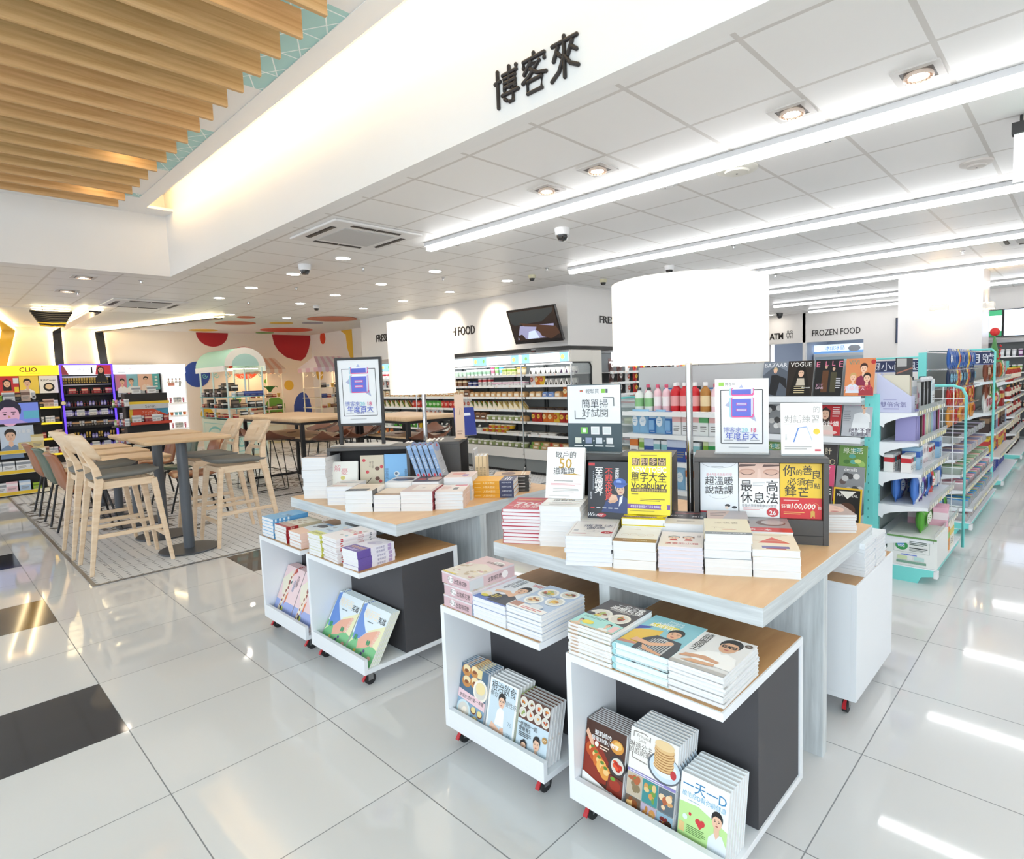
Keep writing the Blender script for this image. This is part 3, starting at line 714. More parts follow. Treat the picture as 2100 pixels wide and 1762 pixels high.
class Kind:
    """a title: first copy is the built book, the next ones copy it"""
    def __init__(s, look, *a, **k): s.look = look; s.a = a; s.k = k; s.o = None; s.w, s.h, s.t = a[:3]
    def put(s, M, label, group):
        if s.o is None: s.o = o = book(*s.a, **s.k)
        else: o = dup(s.o)
        if 'dims' in o: del o['dims']
        o.matrix_world = M
        tag(o, label, 'book', group)
        return o
def stack(K, n, x, y, z, rot, place, jit=0.003, group=None, lift=0.0):
    """pile of n copies, front left lower corner at (x, y), front edge along rot (degrees)"""
    rd = random.Random(int(x*1000+y*7000)); a = R(rot)
    u = Vector((math.cos(a), math.sin(a), 0)); v = Vector((-u.y, u.x, 0))
    for i in range(n):
        j = jit if i else 0
        c = Vector((x, y, z)) + u*(K.w/2 + rd.uniform(-j, j)) + v*(K.h/2 + rd.uniform(-j, j))
        M = Matrix.Translation((c.x, c.y, z + i*(K.t+0.0004))) @ Matrix.Rotation(a + rd.uniform(-j, j)*3, 4, 'Z')
        k = n-1-i
        pos = ('topmost' if k == 0 else 'lowest' if i == 0 else nth(k) + ' from top') + ' ' + place if n > 1 else place
        K.put(M, K.look + ', ' + pos, group or ('pile of ' + K.look.split(',')[0] + ' copies'))
    return z + n*(K.t+0.0004)
def stand(K, x, y, z, rot, tilt, label, group=None, spin=0):
    """upright copy leaning back; (x, y, z) = front lower left corner"""
    a = R(rot); u = Vector((math.cos(a), math.sin(a), 0)); b = Vector((-u.y, u.x, 0))
    v = (b*math.sin(R(tilt)) + Vector((0, 0, 1))*math.cos(R(tilt))); n = u.cross(v)
    o = Vector((x, y, z)) + u*K.w/2 + v*K.h/2 - n*K.t
    M = Matrix(((u.x, v.x, n.x, o.x), (u.y, v.y, n.y, o.y), (u.z, v.z, n.z, o.z), (0, 0, 0, 1)))
    return K.put(M, label, group or 'copies of ' + K.look.split(',')[0])
def bin_row(K, n, x, yl, z, tilt, place):
    """row leaning in a cart bin, covers facing -X; yl = left edge"""
    for i in range(n):
        d = i*(K.t+0.0008)/math.cos(R(tilt))
        stand(K, x+d, yl, z, -90, tilt, K.look + ', ' + ('frontmost' if i == 0 else 'rearmost' if i == n-1 else nth(i) + ' from front') + ' ' + place)

FOOD_R = ['#b5301c', '#d4572a', '#e08a3c', '#7d2415', '#5d7a2e']; FOOD_B = ['#d79a55', '#e8bd7a', '#a8652f', '#f3dba8', '#c98644']; FOOD_G = ['#6f8f3c', '#c9482c', '#e5c14f', '#a9b866', '#8c4a2c']
# --- nearest cart, top
def art_lowsugar(a):
    a.r(0,0,1,1,'#4a4345'); a.t('一日三餐', .62,.9,.085,'#ffffff',bold=.006); a.t('減醣料理', .6,.79,.1,'#ffffff',bold=.01); a.lines(.3,.68,.9,.73,2,'#d9d4d0')
    a.plate(.28,.47,.24,FOOD_G,'#e9e6dd',3); a.plate(.72,.48,.22,FOOD_R,'#efe9dd',4); a.e(.1,.42,.1,.045,'#3a3234')
    a.p([(0,0),(1,0),(1,.28),(.6,.34),(0,.38)],'#aee3dd'); a.lines(.08,.27,.62,.33,2,'#5c8f8c'); a.person(.74,.2,.1); a.r(.84,.05,.97,.24,'#f3c9c9'); a.e(.32,.14,.13,.06,'#f0df4a'); a.person(.16,.15,.08,hair='#33211c',top='#e8c9ae'); a.r(0,0,1,.03,'#d9c2a4')
def art_chef(a):
    a.r(0,0,1,1,'#8cc7d6'); a.p([(0,.1),(0,.5),(.45,.62),(.5,.35),(.3,.1)],'#e9c04a'); a.p([(0,.06),(.32,.1),(.3,.16),(0,.13)],'#c98a7a'); a.p([(0,.47),(.2,.6),(.22,.66),(0,.6)],'#3e4fae')
    a.t('Hilaire', .5,.92,.06,'#eef7f9',slant=.2); a.t('Cooking', .5,.86,.05,'#eef7f9'); a.p([(.12,.66),(.62,.7),(.64,.8),(.14,.77)],'#e6d944'); a.t('大師的', .36,.79,.065,'#ffffff',bold=.012); a.t('私房料理', .38,.71,.075,'#ffffff',bold=.014)
    a.p([(.33,0),(.3,.3),(.45,.47),(.92,.44),(1,.25),(1,0)],'#3a4250'); a.p([(.42,.0),(.45,.36),(.62,.42),(.84,.36),(.85,0)],'#c9cdd2')
    for k in range(9): a.line(.44+.045*k,.01,.47+.042*k,.38,.004,'#4a505c')
    a.person(.68,.6,.24,skin='#e3b191',hair='#1c1a1b',body=False); a.p([(.15,.18),(.2,.28),(.5,.24),(.75,.34),(.79,.28),(.55,.16)],'#e6b596'); a.p([(.4,.16),(.55,.1),(.85,.04),(.85,.0),(.5,.04)],'#dfa988'); a.e(.77,.34,.07,.05,'#e6b596')
def art_james(a):
    a.r(0,0,1,1,'#e4e4e6'); a.tv('請問詹姆士', .16,.9,.1,'#1d1a1a',bold=.012); a.person(.64,.76,.34,skin='#d9a987',hair='#15110f',body=False)
    for d in (-.2,.2): a.frame(.64+.34*d-.055,.72,.64+.34*d+.055,.775,.004,'#1d1a1a')
    a.line(.625,.75,.655,.75,.004,'#1d1a1a'); a.p([(.2,.32),(.38,.5),(.58,.55),(.64,.5),(.72,.55),(.92,.48),(1,.3),(1,.16),(.3,.2)],'#f7f7f8'); a.p([(.05,.2),(.12,.3),(.45,.36),(.75,.3),(.72,.24),(.4,.26)],'#d3a080'); a.p([(.15,.12),(.3,.2),(.7,.22),(.72,.16),(.4,.12)],'#d9a987'); a.e(.9,.9,.07,.045,'#5f4b3c'); a.t('200', .9,.9,.02,'#ffffff'); a.r(0,0,1,.08,'#b9b7b6')
K_low = Kind('charcoal low sugar cookbook', .168, .23, .0112, art_lowsugar)
K_chef = Kind('sky blue chef cookbook', .182, .245, .0215, art_chef, cover='#d9eef0', spine='#a6dbe0', hard=True)
K_jam = Kind('pale grey chef cookbook', .165, .23, .0104, art_james, cover='#eceef0')
ZT = 0.5716
stack(K_low, 9, 1.366, 1.204, ZT, -89, 'in the left pile on nearest cart')
stack(K_chef, 4, 1.372, 1.028, ZT, -88.5, 'in the middle pile on nearest cart')
stack(K_jam, 8, 1.378, 0.846, ZT, -89, 'in the right pile on nearest cart')
# --- nearest cart, bin
def art_braise(a):
    a.r(0,0,1,1,'#4a2a1e'); a.p([(0,.3),(0,.75),(.3,.8),(.62,.55),(.6,.25),(.2,.22)],'#8d2a14'); 
    rd = random.Random(5)
    for k in range(5): a.e(.16+.1*k,.62-.055*k,.13,.095,rd.choice(['#d4702c','#e39a45','#c2521f','#f0b45c'])); a.e(.18+.1*k,.63-.055*k,.07,.04,'#f3c987'); a.e(.2+.09*k,.66-.05*k,.05,.022,'#5f8a34')
    a.p([(.0,.82),(.05,.88),(.2,.76),(.24,.68),(.16,.68)],'#e9b79a'); a.plate(.84,.56,.2,['#d6391f','#e8562f','#b92814'],'#3a3638',2,14); a.e(.8,.8,.16,.09,'#d8943f'); a.e(.82,.82,.1,.05,'#eabf6d'); a.p([(.62,.2),(.66,.42),(1,.4),(1,.16)],'#7a2d20'); a.e(.82,.31,.14,.07,'#a2341f'); a.e(.76,.38,.06,.025,'#6fa33a')
    a.t('聖凱師的', .44,.87,.055,'#ffffff',bold=.012); a.t('居家料理小教室', .5,.79,.05,'#ffffff',bold=.01); a.e(.3,.72,.05,.035,'#f6eee6'); a.lines(.38,.67,.62,.74,2,'#f0d9c4')
    a.p([(0,0),(1,0),(1,.17),(.6,.2),(0,.3)],'#f7f6f4'); a.person(.75,.14,.1,hair='#dddddd',top='#3b3b55'); a.lines(.1,.1,.5,.2,3,'#dcdad6')
def art_pancake(a):
    a.r(0,0,1,1,'#f2efea'); a.t('Princess', .28,.93,.04,'#8a8580',slant=.2); a.t('Linda', .26,.885,.035,'#8a8580',slant=.2); a.t('琳達公主', .24,.815,.058,'#5a524c'); a.t('的廚房筆記', .28,.75,.055,'#5a524c')
    for q in ((.07,.9,.07,.96),(.07,.96,.3,.97),(.3,.97,.36,.955),(.07,.73,.07,.67),(.07,.67,.4,.66),(.42,.96,.42,.9)): a.line(*q, .003,'#8a8580')
    a.e(.74,.7,.34,.16,'#5f666e'); a.e(.75,.705,.31,.145,'#cfe0ef'); a.e(.75,.71,.24,.1,'#e9eff5')
    for k in range(8): a.e(.72+.006*(k%3),.71+.027*k,.2,.052,'#a9743f'); a.e(.72+.006*(k%3),.718+.027*k,.2,.05,'#e2bd86')
    a.e(.72,.94,.2,.05,'#ecd0a0'); a.e(.93,.68,.06,.045,'#c43b3f'); a.r(0,.515,1,.545,'#8f86c4'); a.lines(.05,.52,.95,.54,1,'#f2f0fa')
    cs = [('#c6b9a4',['#6d8f4a','#b5643c','#8b7a5a']),('#3f8f92',['#d79a55','#6f9b46','#e6c58a']),('#5d6a73',['#d9a36a','#b9653f','#efd3ad']),('#6b5846',['#d79a55','#8a4d25','#e8bd7a']),('#b9aec4',['#d79a55','#c2843f','#e8bd7a']),('#8fb0c4',['#7d2c2a','#3f2a20','#d4a04f'])]
    for k, (bg, fd) in enumerate(cs):
        x, y = .01+.333*(k % 3), (.26 if k < 3 else .01); a.r(x, y, x+.32, y+.245, bg)
        rd = random.Random(k)
        for j in range(9): a.e(x+rd.uniform(.07,.25), y+rd.uniform(.05,.2), rd.uniform(.03,.07), rd.uniform(.02,.045), rd.choice(fd), 9)
def art_vitamin(a):
    a.r(0,0,1,1,'#f3f8fb'); a.p([(0,.16),(0,.62),(.4,.64),(1,.5),(1,.16)],'#bfe59a'); a.r(0,0,1,.17,'#f2f1e6'); a.t('一天一D', .5,.86,.13,'#3d86b8',bold=.006); a.t('維他命D幫你顧健康', .5,.74,.06,'#5aa6cf',maxw=.9); a.lines(.18,.66,.5,.68,1,'#9ab7c6')
    a.e(.41,.45,.055,.04,'#d23c42'); a.e(.5,.45,.055,.04,'#d23c42'); a.p([(.36,.44),(.55,.44),(.455,.36)],'#d23c42'); a.e(.24,.5,.03,.022,'#d23c42'); a.e(.14,.44,.05,.035,'#dff1f7'); a.r(.02,.24,.14,.36,'#e6c58a'); a.lines(.18,.25,.6,.36,5,'#5f8a4a')
    a.p([(.62,.17),(.64,.34),(.74,.42),(.9,.42),(1,.3),(1,.1),(.62,.1)],'#e6eef6'); a.person(.79,.58,.2,hair='#1f1a1b',body=False); a.p([(.74,.42),(.79,.35),(.85,.42),(.84,.5),(.74,.5)],'#e8bfa4'); a.lines(.06,.1,.9,.15,2,'#5c5c58'); a.lines(.1,.03,.85,.08,2,'#8a8a86')
K_bra = Kind('brown cookbook of braised dishes', .158, .235, .0085, art_braise, cover='#f4f3f2', spine='#3a3030')
K_pan = Kind('cream cookbook with pancakes', .168, .272, .0135, art_pancake, cover='#e8eef3')
K_vit = Kind('white and green health book', .148, .212, .0165, art_vitamin, cover='#eef3f6')
bin_row(K_bra, 9, 1.386, 1.188, 0.0985, 11, 'in the bin of nearest cart')
bin_row(K_pan, 8, 1.388, 1.018, 0.0985, 11, 'in the bin of nearest cart')
bin_row(K_vit, 7, 1.388, 0.836, 0.0985, 11, 'in the bin of nearest cart')
# --- second cart
def art_marsh(a):
    a.r(0,0,1,1,'#e8cdd2'); a.p([(0,0),(1,0),(1,.55),(.5,.68),(0,.5)],'#e9e0d6'); rd = random.Random(2)
    for k in range(26): a.e(rd.uniform(.06,.94), rd.uniform(.06,.55), rd.uniform(.03,.08), rd.uniform(.02,.05), rd.choice(['#f6f1ea','#ead9b5','#d9a9ae','#f0e6d2','#cbb8a0']), 10)
    a.e(.72,.84,.17,.07,'#f8f3f2'); a.t('出雲棉花糖', .66,.78,.06,'#5a4a4c',maxw=.55); a.t('Gelatin', .72,.85,.05,'#5a4a4c'); a.r(0,0,.5,.04,'#e6d36a')
def sart_marsh(a): a.r(0,0,1,1,'#d9b9c0'); a.e(.32,.55,.1,.38,'#f7f2f2'); a.t('手工', .32,.55,.4,'#4a3c3e'); a.t('出雲棉花糖', .68,.5,.44,'#4a3c3e',maxw=.45,bold=.006)
def gift_box(w, h, t):
    m = MB(); c = mat('#dcc0c6', 0.3, coat=0.5); m.box(-w/2, -h/2, 0, w/2, h/2, t-.006, c); art_marsh(Art(m, (-w/2, -h/2, t), (1,0,0), (0,1,0), w, h)); sart_marsh(Art(m, (-w/2, -h/2, 0), (1,0,0), (0,0,1), w, t-.008))
    a = Art(m, (w/2, -h/2, 0), (0,1,0), (0,0,1), h, t-.008); a.r(0,0,.3,1,'#d3d6dc'); a.t('出雲棉花糖', .55,.5,.4,'#4a3c3e',maxw=.3,bold=.006); a.e(.78,.5,.07,.4,'#f7f2f2')
    o = m.build('book', None, smooth=False)
    m = MB(); m.box(-w/2-.0008, -h/2-.0008, t-.007, w/2+.0008, h/2+.0008, t-.0002, mat('#e6dde2', 0.25, coat=0.5)); m.build('lid', o, smooth=False)
    return o
K_box = Kind('pink boxed craft book', .168, .232, .052); _g = gift_box
K_box.o = gift_box(.168, .232, .046)
_first = [True]
def put_box(M, label, group, o=K_box.o):
    b = o if _first[0] else dup(o)
    _first[0] = False; b.matrix_world = M; tag(b, label, 'book', group); return b
K_box.put = put_box; K_box.t = .046
def art_woman(a):
    a.r(0,0,1,1,'#e9eff8'); a.p([(0,0),(1,0),(1,.1),(0,.16)],'#6f86c8'); a.tv('梁瓊白的家常', .2,.93,.07,'#4a5568'); a.tv('料理日記', .35,.93,.08,'#4a5568'); a.lines(.62,.86,.95,.95,3,'#d24a52'); a.person(.68,.62,.26,top='#3b4650')
    a.p([(.15,.42),(.45,.5),(.75,.38),(.7,.3),(.4,.4),(.2,.34)],'#e9bfa2'); a.p([(.3,.12),(.62,.12),(.58,.3),(.34,.32)],'#3f4550'); a.lines(.34,.15,.55,.28,3,'#d9c84a'); a.e(.16,.2,.14,.08,'#f3ead8'); a.e(.2,.14,.1,.045,'#e4d54c')
def art_plates(a):
    a.r(0,0,1,1,'#b9cbe6'); rd = random.Random(4)
    for x, y, r, f in ((.3,.72,.24,FOOD_G),(.75,.85,.22,FOOD_R),(.3,.38,.22,FOOD_B),(.75,.5,.22,['#e9c35a','#d9a03c','#c7832e'])): a.plate(x,y,r,f,'#f6f6f4',int(x*50))
    a.t('日日好食', .52,.62,.06,'#5d7ab0'); a.p([(0,0),(1,0),(1,.14),(0,.2)],'#f6f4f4'); a.lines(.35,.04,.9,.12,2,'#d25a5f'); a.r(.02,.05,.28,.2,'#b98a7a'); a.e(.62,.2,.16,.07,'#dfe6ee')
K_wom = Kind('white and blue home cooking book', .178, .24, .0155, art_woman, cover='#eef3fb', spine='#8ea2d6')
K_pla = Kind('blue cookbook with plates', .168, .235, .0125, art_plates, cover='#e3e8f2')
stack(K_box, 3, 1.36, 1.845, ZT, -90, 'in the left pile on second cart', jit=.006)
stack(K_wom, 5, 1.362, 1.672, ZT, -90, 'in the middle pile on second cart')
stack(K_pla, 7, 1.364, 1.49, ZT, -89, 'in the right pile on second cart')
def art_bake(a):
    a.r(0,0,1,1,'#8aa9c4'); a.r(0,.5,1,1,'#4f6c86'); 
    for x, y in ((.2,.9),(.5,.93),(.25,.72),(.55,.75)): a.e(x,y,.17,.1,'#c98a4a'); a.e(x,y+.03,.13,.06,'#f0dcae'); a.e(x,y-.01,.08,.03,'#8c4f28')
    a.r(.62,.85,.78,1,'#ead9a0'); a.plate(.78,.66,.26,['#f0d9a0','#f6e6bb','#e6c27f'],'#f6efe2',3,5); a.e(.78,.7,.17,.1,'#f3dfa8'); a.p([(0,.42),(1,.36),(1,.5),(0,.57)],'#f0cfd6')
    a.t('幸福烘焙的第一本書', .5,.465,.055,'#4a3a3c',maxw=.9,bold=.004); a.plate(.26,.22,.26,['#f0d9c0','#f6ebdc','#d98a5a'],'#cfe3ea',6,8)
    for x, y in ((.62,.3),(.85,.28),(.7,.16),(.9,.12),(.58,.06),(.78,.03)): a.e(x,y,.1,.06,'#7a4a2a'); a.e(x,y+.012,.085,.05,'#f0dc98')
def art_diet(a):
    a.r(0,0,1,1,'#f6f7f8'); a.r(.06,.03,.94,.97,'#d3e4ef'); a.t('根治飲食', .5,.88,.14,'#23282e',maxw=.86); a.t('帶你遠離', .34,.75,.075,'#3d4248'); a.t('慢性病', .8,.68,.075,'#7d8890'); a.person(.48,.68,.22,skin='#f0c6ac',hair='#1c1718',body=False)
    a.p([(.3,.28),(.36,.52),(.46,.58),(.6,.54),(.62,.28)],'#fbfbfb'); a.p([(.14,.2),(.2,.3),(.5,.22),(.66,.12),(.6,.08),(.4,.14)],'#f0c6ac'); a.p([(.5,.24),(.62,.28),(.66,.16),(.58,.1)],'#eec0a4'); a.t('76', .82,.38,.08,'#9fb2bf'); a.t('74', .82,.2,.08,'#9fb2bf'); a.lines(.62,.06,.92,.12,2,'#8fae6a')
def art_couple(a):
    a.r(0,0,1,1,'#cfe2ee'); a.r(0,.62,1,1,'#5f3a2c'); rd = random.Random(8)
    for i in range(4):
        for j in range(2): a.plate(.13+.25*i,.9-.17*j,.12,rd.choice([FOOD_R,FOOD_G,FOOD_B]),'#e9e4da',i*3+j,6)
    a.t('一休陪你一起', .33,.55,.06,'#3a3f46',bold=.004); a.t('愛瘦身2', .26,.47,.06,'#3a3f46',bold=.004); a.lines(.08,.34,.5,.42,3,'#4f545a'); a.person(.68,.34,.2,top='#f8f9fb'); a.person(.28,.22,.17,top='#f8f9fb',long=True); a.e(.92,.46,.08,.05,'#b98a4a'); a.lines(.86,.44,.98,.48,2,'#f2e3c4')
K_bak = Kind('pastel baking book', .16, .225, .0105, art_bake, cover='#dfe6ee')
K_die = Kind('white wellness book with a seated woman', .152, .222, .0165, art_diet, cover='#f2f4f6', hard=False)
K_cou = Kind('diet book with smiling couple', .15, .21, .015, art_couple, cover='#eceff0', spine='#cfe05a', right=False)
bin_row(K_bak, 7, 1.376, 1.832, 0.0985, 13, 'in the bin of second cart')
bin_row(K_die, 5, 1.378, 1.66, 0.0985, 13, 'in the bin of second cart')
bin_row(K_cou, 5, 1.378, 1.495, 0.0985, 13, 'in the bin of second cart')
# --- third cart (foot picture books)
def art_foot(a):
    a.r(0,0,1,1,'#eaf5fb'); a.p([(.5,.55),(1,.75),(1,.3),(.7,.3)],'#f3f0c4'); a.p([(0,0),(1,0),(1,.3),(.6,.38),(.3,.34),(0,.42)],'#7cc88a'); a.p([(0,.2),(.18,.62),(.12,.3)],'#e9efc2')
    a.p([(.12,1),(0,.96),(.02,.6),(.08,.3),(.3,.36),(.45,.5),(.3,.62),(.14,.78)],'#6c94dc'); a.p([(.28,.34),(.46,.5),(.62,.56),(.8,.62),(.88,.58),(.86,.46),(.78,.34),(.55,.24),(.34,.18)],'#f3b49a')
    for k in range(5): a.e(.86-.02*k,.6-.062*k,.055,.034,'#f6c4ae'); a.e(.885-.02*k,.605-.062*k,.018,.012,'#fbe3d8')
    a.t('慢吞吞', .42,.83,.13,'#e9a04e',bold=.03); a.t('慢吞吞', .42,.83,.13,'#fdf3df',bold=.006); a.t('英雄', .82,.8,.095,'#3a3f46',bold=.01); a.lines(.35,.68,.62,.72,1,'#7a8a94'); rd = random.Random(3)
    for k in range(9): a.e(rd.uniform(.1,.95), rd.uniform(.05,.22), .04,.028, rd.choice(['#f0b4a4','#f7f7f4','#e7c85a','#5a4b86']), 9)
    for x in (.15,.2,.62,.68): a.e(x,.36,.03,.05,'#3f9a66')
K_foot = Kind('picture book with a big foot', .245, .262, .0085, art_foot, cover='#f3f6dd', spine='#3a6a4a', hard=False)
bin_row(K_foot, 5, 1.376, 2.982, 0.0985, 31, 'at left in the third cart')
K_foot.o2 = None
bin_row(K_foot, 5, 1.376, 2.728, 0.0985, 31, 'at right in the third cart')
def obi(c1, base, c2, seed, gray=True):
    def f(a):
        a.r(0,0,1,1,base); a.r(0,0,1,.26,c1); rd = random.Random(seed)
        a.t('安安靜靜的散步', .5,.13,.09,c2,maxw=.85,bold=.008)
        for k in range(7): a.e(rd.uniform(.15,.85), rd.uniform(.4,.9), rd.uniform(.06,.16), rd.uniform(.03,.08), rd.choice(['#a9b2bd','#cfd8e2','#8aa7d0','#e6e0da'] if gray else ['#e8c7b4','#b98f7a','#d9cbb6']), 12)
    return f
K_lime = Kind('lime banded paperback', .13, .205, .0138, obi('#e3e58a','#cfe0ee','#8f9440',3), cover='#f4f4ef', sart=lambda a: (a.r(0,0,1,1,'#e3e25e'), a.t('散步', .2,.5,.5,'#6a6a2a')), right=True)
def art_comic(a):
    a.r(0,0,1,1,'#f6f0f2'); a.t('圖解說書', .45,.6,.14,'#cc8a96',bold=.004); rd = random.Random(6)
    for k in range(10): a.e(rd.uniform(.3,.95), rd.uniform(.3,.95), .07,.04, rd.choice(['#d9484e','#9fc4d6','#efe2d0','#c9c2c0']), 9)
K_com = Kind('slim pink and white comic', .158, .218, .0108, art_comic, cover='#f7f1f2', sart=lambda a: (a.r(0,0,1,1,'#f4eef0'), a.r(.1,.2,.16,.8,'#c9404a'), a.t('經典說書', .6,.5,.55,'#b5434d'), a.e(.85,.5,.03,.35,'#8a8a90')), right=True)
def art_purple(a):
    a.r(0,0,1,1,'#e9e6f3'); a.r(0,0,1,.36,'#6f5aa8'); a.t('紫色練習', .5,.24,.1,'#e9b46c',bold=.006); a.lines(.12,.06,.88,.14,2,'#d9d0ee'); a.e(.55,.7,.3,.13,'#cfcbe0'); a.e(.45,.62,.2,.08,'#b9b4d2')
K_pur = Kind('purple banded paperback', .13, .21, .0185, art_purple, cover='#f1eff8', sart=lambda a: (a.r(0,0,1,1,'#eeecf6'), a.r(0,0,.36,1,'#6f5aa8'), a.t('紫色練習', .62,.5,.5,'#6a629a'), a.r(.82,.1,.92,.9,'#b9a4d0')), right=True)
stack(K_lime, 8, 1.352, 2.99, ZT, -88, 'in the left pile on third cart', jit=.004)
stack(K_com, 11, 1.36, 2.845, ZT, -92, 'in the middle pile on third cart', jit=.007)
stack(K_pur, 5, 1.35, 2.63, ZT, -86, 'in the right pile on third cart')
# --- fourth cart
def art_blue(a): a.r(0,0,1,1,'#6fb4e6'); a.e(.5,.5,.2,.08,'#8fc6ee'); a.line(.35,.5,.7,.56,.004,'#4a6f9a'); a.t('戀愛微光', .85,.5,.06,'#2f4a6a')
K_blu = Kind('sky blue novel', .148, .21, .0185, art_blue, cover='#8cc3ec', sart=lambda a: (a.r(0,0,1,1,'#5f9fd0'), [a.r(.05+.12*k,.1,.1+.12*k,.9,'#dcecf7') for k in range(4)]), right=True)
def art_redband(a): a.r(0,0,1,1,'#e3dccb'); a.r(0,0,1,.3,'#c9a99a'); a.r(0,0,1,.1,'#a8242a'); [a.e(.2+.15*k,.5+.1*(k%3),.1,.05,'#b9a68a') for k in range(5)]
K_rsp = Kind('beige novel with red spine', .15, .21, .018, art_redband, cover='#e9e2d4', sart=lambda a: (a.r(0,0,1,1,'#cfc2a6'), a.r(0,0,.34,1,'#a3232b'), a.t('探偵', .17,.5,.5,'#f0dcc8')), right=True)
def art_peach(a): a.r(0,0,1,1,'#dfe6ee'); a.p([(0,0),(1,0),(1,.3),(0,.4)],'#f0c9b4'); a.e(.6,.75,.3,.12,'#5f5c62'); a.e(.35,.62,.12,.05,'#8f98a6'); a.r(.4,.9,.9,1,'#7fb0e0')
K_pea = Kind('peach paperback', .14, .21, .0165, art_peach, cover='#f2cfc0', right=True)
stack(K_blu, 6, 1.352, 3.585, ZT, -88, 'in the left pile on fourth cart')
stack(K_rsp, 5, 1.356, 3.42, ZT, -89, 'in the middle pile on fourth cart')
stack(K_pea, 5, 1.356, 3.232, ZT, -89, 'in the right pile on fourth cart')
def art_giraffe(a):
    a.r(0,0,1,1,'#f3d6d8'); a.r(0,0,1,.3,'#9fb0e6'); a.p([(.0,.7),(.4,.95),(.5,.6),(.2,.4)],'#efe9d4')
    a.p([(.18,.02),(.3,.02),(.46,.55),(.52,.66),(.5,.8),(.42,.86),(.34,.8),(.32,.6)],'#f6ead2'); a.p([(.42,.8),(.5,.84),(.58,.98),(.52,.98)],'#e39a6a'); a.p([(.44,.42),(.52,.5),(.5,.3),(.44,.22)],'#e0793e')
    for x, y, r in ((.4,.68,.055),(.42,.58,.04),(.36,.5,.035),(.33,.4,.03),(.3,.3,.03),(.27,.2,.028),(.24,.1,.026),(.41,.78,.03)): a.e(x,y,r,r*1.05,'#9a4a42',9)
    for k in range(5): a.e(.58+.03*(k%3)-.03,.9+.02*k,.035,.03,'#b5443c',7)
    a.e(.5,.71,.06,.05,'#ffffff'); a.e(.505,.7,.03,.032,'#1f3a34'); a.tv('大誤會', .8,.84,.075,'#6f5a66'); a.tv('的謎語', .68,.72,.07,'#7f9fc0'); a.e(.42,.14,.07,.05,'#d3dc5a'); a.e(.36,.16,.045,.045,'#2b2f33')
K_gir = Kind('pink giraffe picture book', .23, .285, .008, art_giraffe, cover='#efc9c6', spine='#4a6fae')
bin_row(K_gir, 6, 1.372, 3.583, 0.0985, 24, 'at left in the fourth cart')
bin_row(K_gir, 6, 1.372, 3.345, 0.0985, 24, 'at right in the fourth cart')
# ================================================================== books on the two tables
def plain(bg, *extra):
    def f(a):
        a.r(0,0,1,1,bg)
        for x in extra: getattr(a, x[0])(*x[1:])
    return f
def stack_spine(K, n, x, y, z, rot, place, jit=0.002):
    """pile with the spines towards the viewer"""
    a = R(rot); u = Vector((math.cos(a), math.sin(a), 0)); v = Vector((-u.y, u.x, 0)); rd = random.Random(int(x*911))
    for i in range(n):
        c = Vector((x, y, z)) + u*(K.h/2 + rd.uniform(-jit, jit)) + v*(K.w/2 + rd.uniform(-jit, jit)); k = n-1-i
        M = Matrix.Translation((c.x, c.y, z + i*(K.t+0.0004))) @ Matrix.Rotation(a + math.pi/2, 4, 'Z')
        pos = ('topmost' if k == 0 else 'lowest' if i == 0 else nth(k) + ' from top') + ' ' + place
        K.put(M, K.look + ', ' + pos, 'pile of ' + K.look + ' copies')
NEAR, FAR = 'on nearest table', 'on farther table'
# ---- nearest table, front row
K1 = Kind('red soft cover idiom book', .176, .23, .0146, lambda a: (a.r(0,0,1,1,'#d2405a'), a.t('700', .52,.45,.3,'#f6eef0',bold=.02), a.t('片語單字', .62,.2,.13,'#f6eef0',bold=.006), a.lines(.1,.75,.9,.85,2,'#f0d27a'), a.line(.05,.3,.95,.42,.012,'#f0c9d2')), cover='#c8445a')
stack(K1, 10, 1.672, 1.83, TT, -61.5, 'in the leftmost pile ' + NEAR, jit=.006)
art_50 = lambda a: (a.r(0,0,1,1,'#fdfdfd'), a.t('散戶的', .5,.85,.11,'#33302e',bold=.004), a.t('50', .5,.69,.21,'#c9a24b',bold=.012), a.t('道難題', .47,.535,.11,'#33302e',bold=.004), a.p([(.4,.47),(.95,.455),(.75,.49)],'#c9a24b'), a.lines(.2,.455,.36,.47,1,'#77706a'), a.lines(.22,.32,.85,.36,1,'#a9a6a4'), a.lines(.12,.25,.95,.3,2,'#e0a3a6'), a.lines(.2,.12,.9,.2,3,'#b9b6b4'), a.lines(.1,.04,.8,.06,1,'#b9b6b4'), a.lines(.25,.945,.8,.96,1,'#c9c0b0'))
K2 = Kind('white investing book with gold number', .173, .225, .021, art_50, cover='#f6f6f7')
stack(K2, 8, 1.735, 1.672, TT, -62, 'in the tall pile ' + NEAR, jit=.004)
K3 = Kind('pale algorithm picture guide', .176, .232, .0156, lambda a: (a.r(0,0,1,1,'#f3f1f3'), a.frame(.05,.05,.95,.95,.002,'#c9b9c0'), a.t('演算法', .58,.68,.13,'#454e78'), a.t('圖鑑', .56,.53,.12,'#454e78'), a.e(.84,.27,.13,.07,'#c3303c'), a.t('50', .84,.27,.06,'#ffffff',bold=.01), a.lines(.1,.14,.5,.22,2,'#d9a9b0'), a.ring(.45,.35,.12,.06,.006,'#8a90a8'), a.ring(.6,.33,.08,.05,.006,'#8a90a8'), a.r(.1,.33,.2,.4,'#b9bcc9')), cover='#eef0f8')
stack(K3, 7, 1.612, 1.424, TT, -60.7, 'in left front pile ' + NEAR)
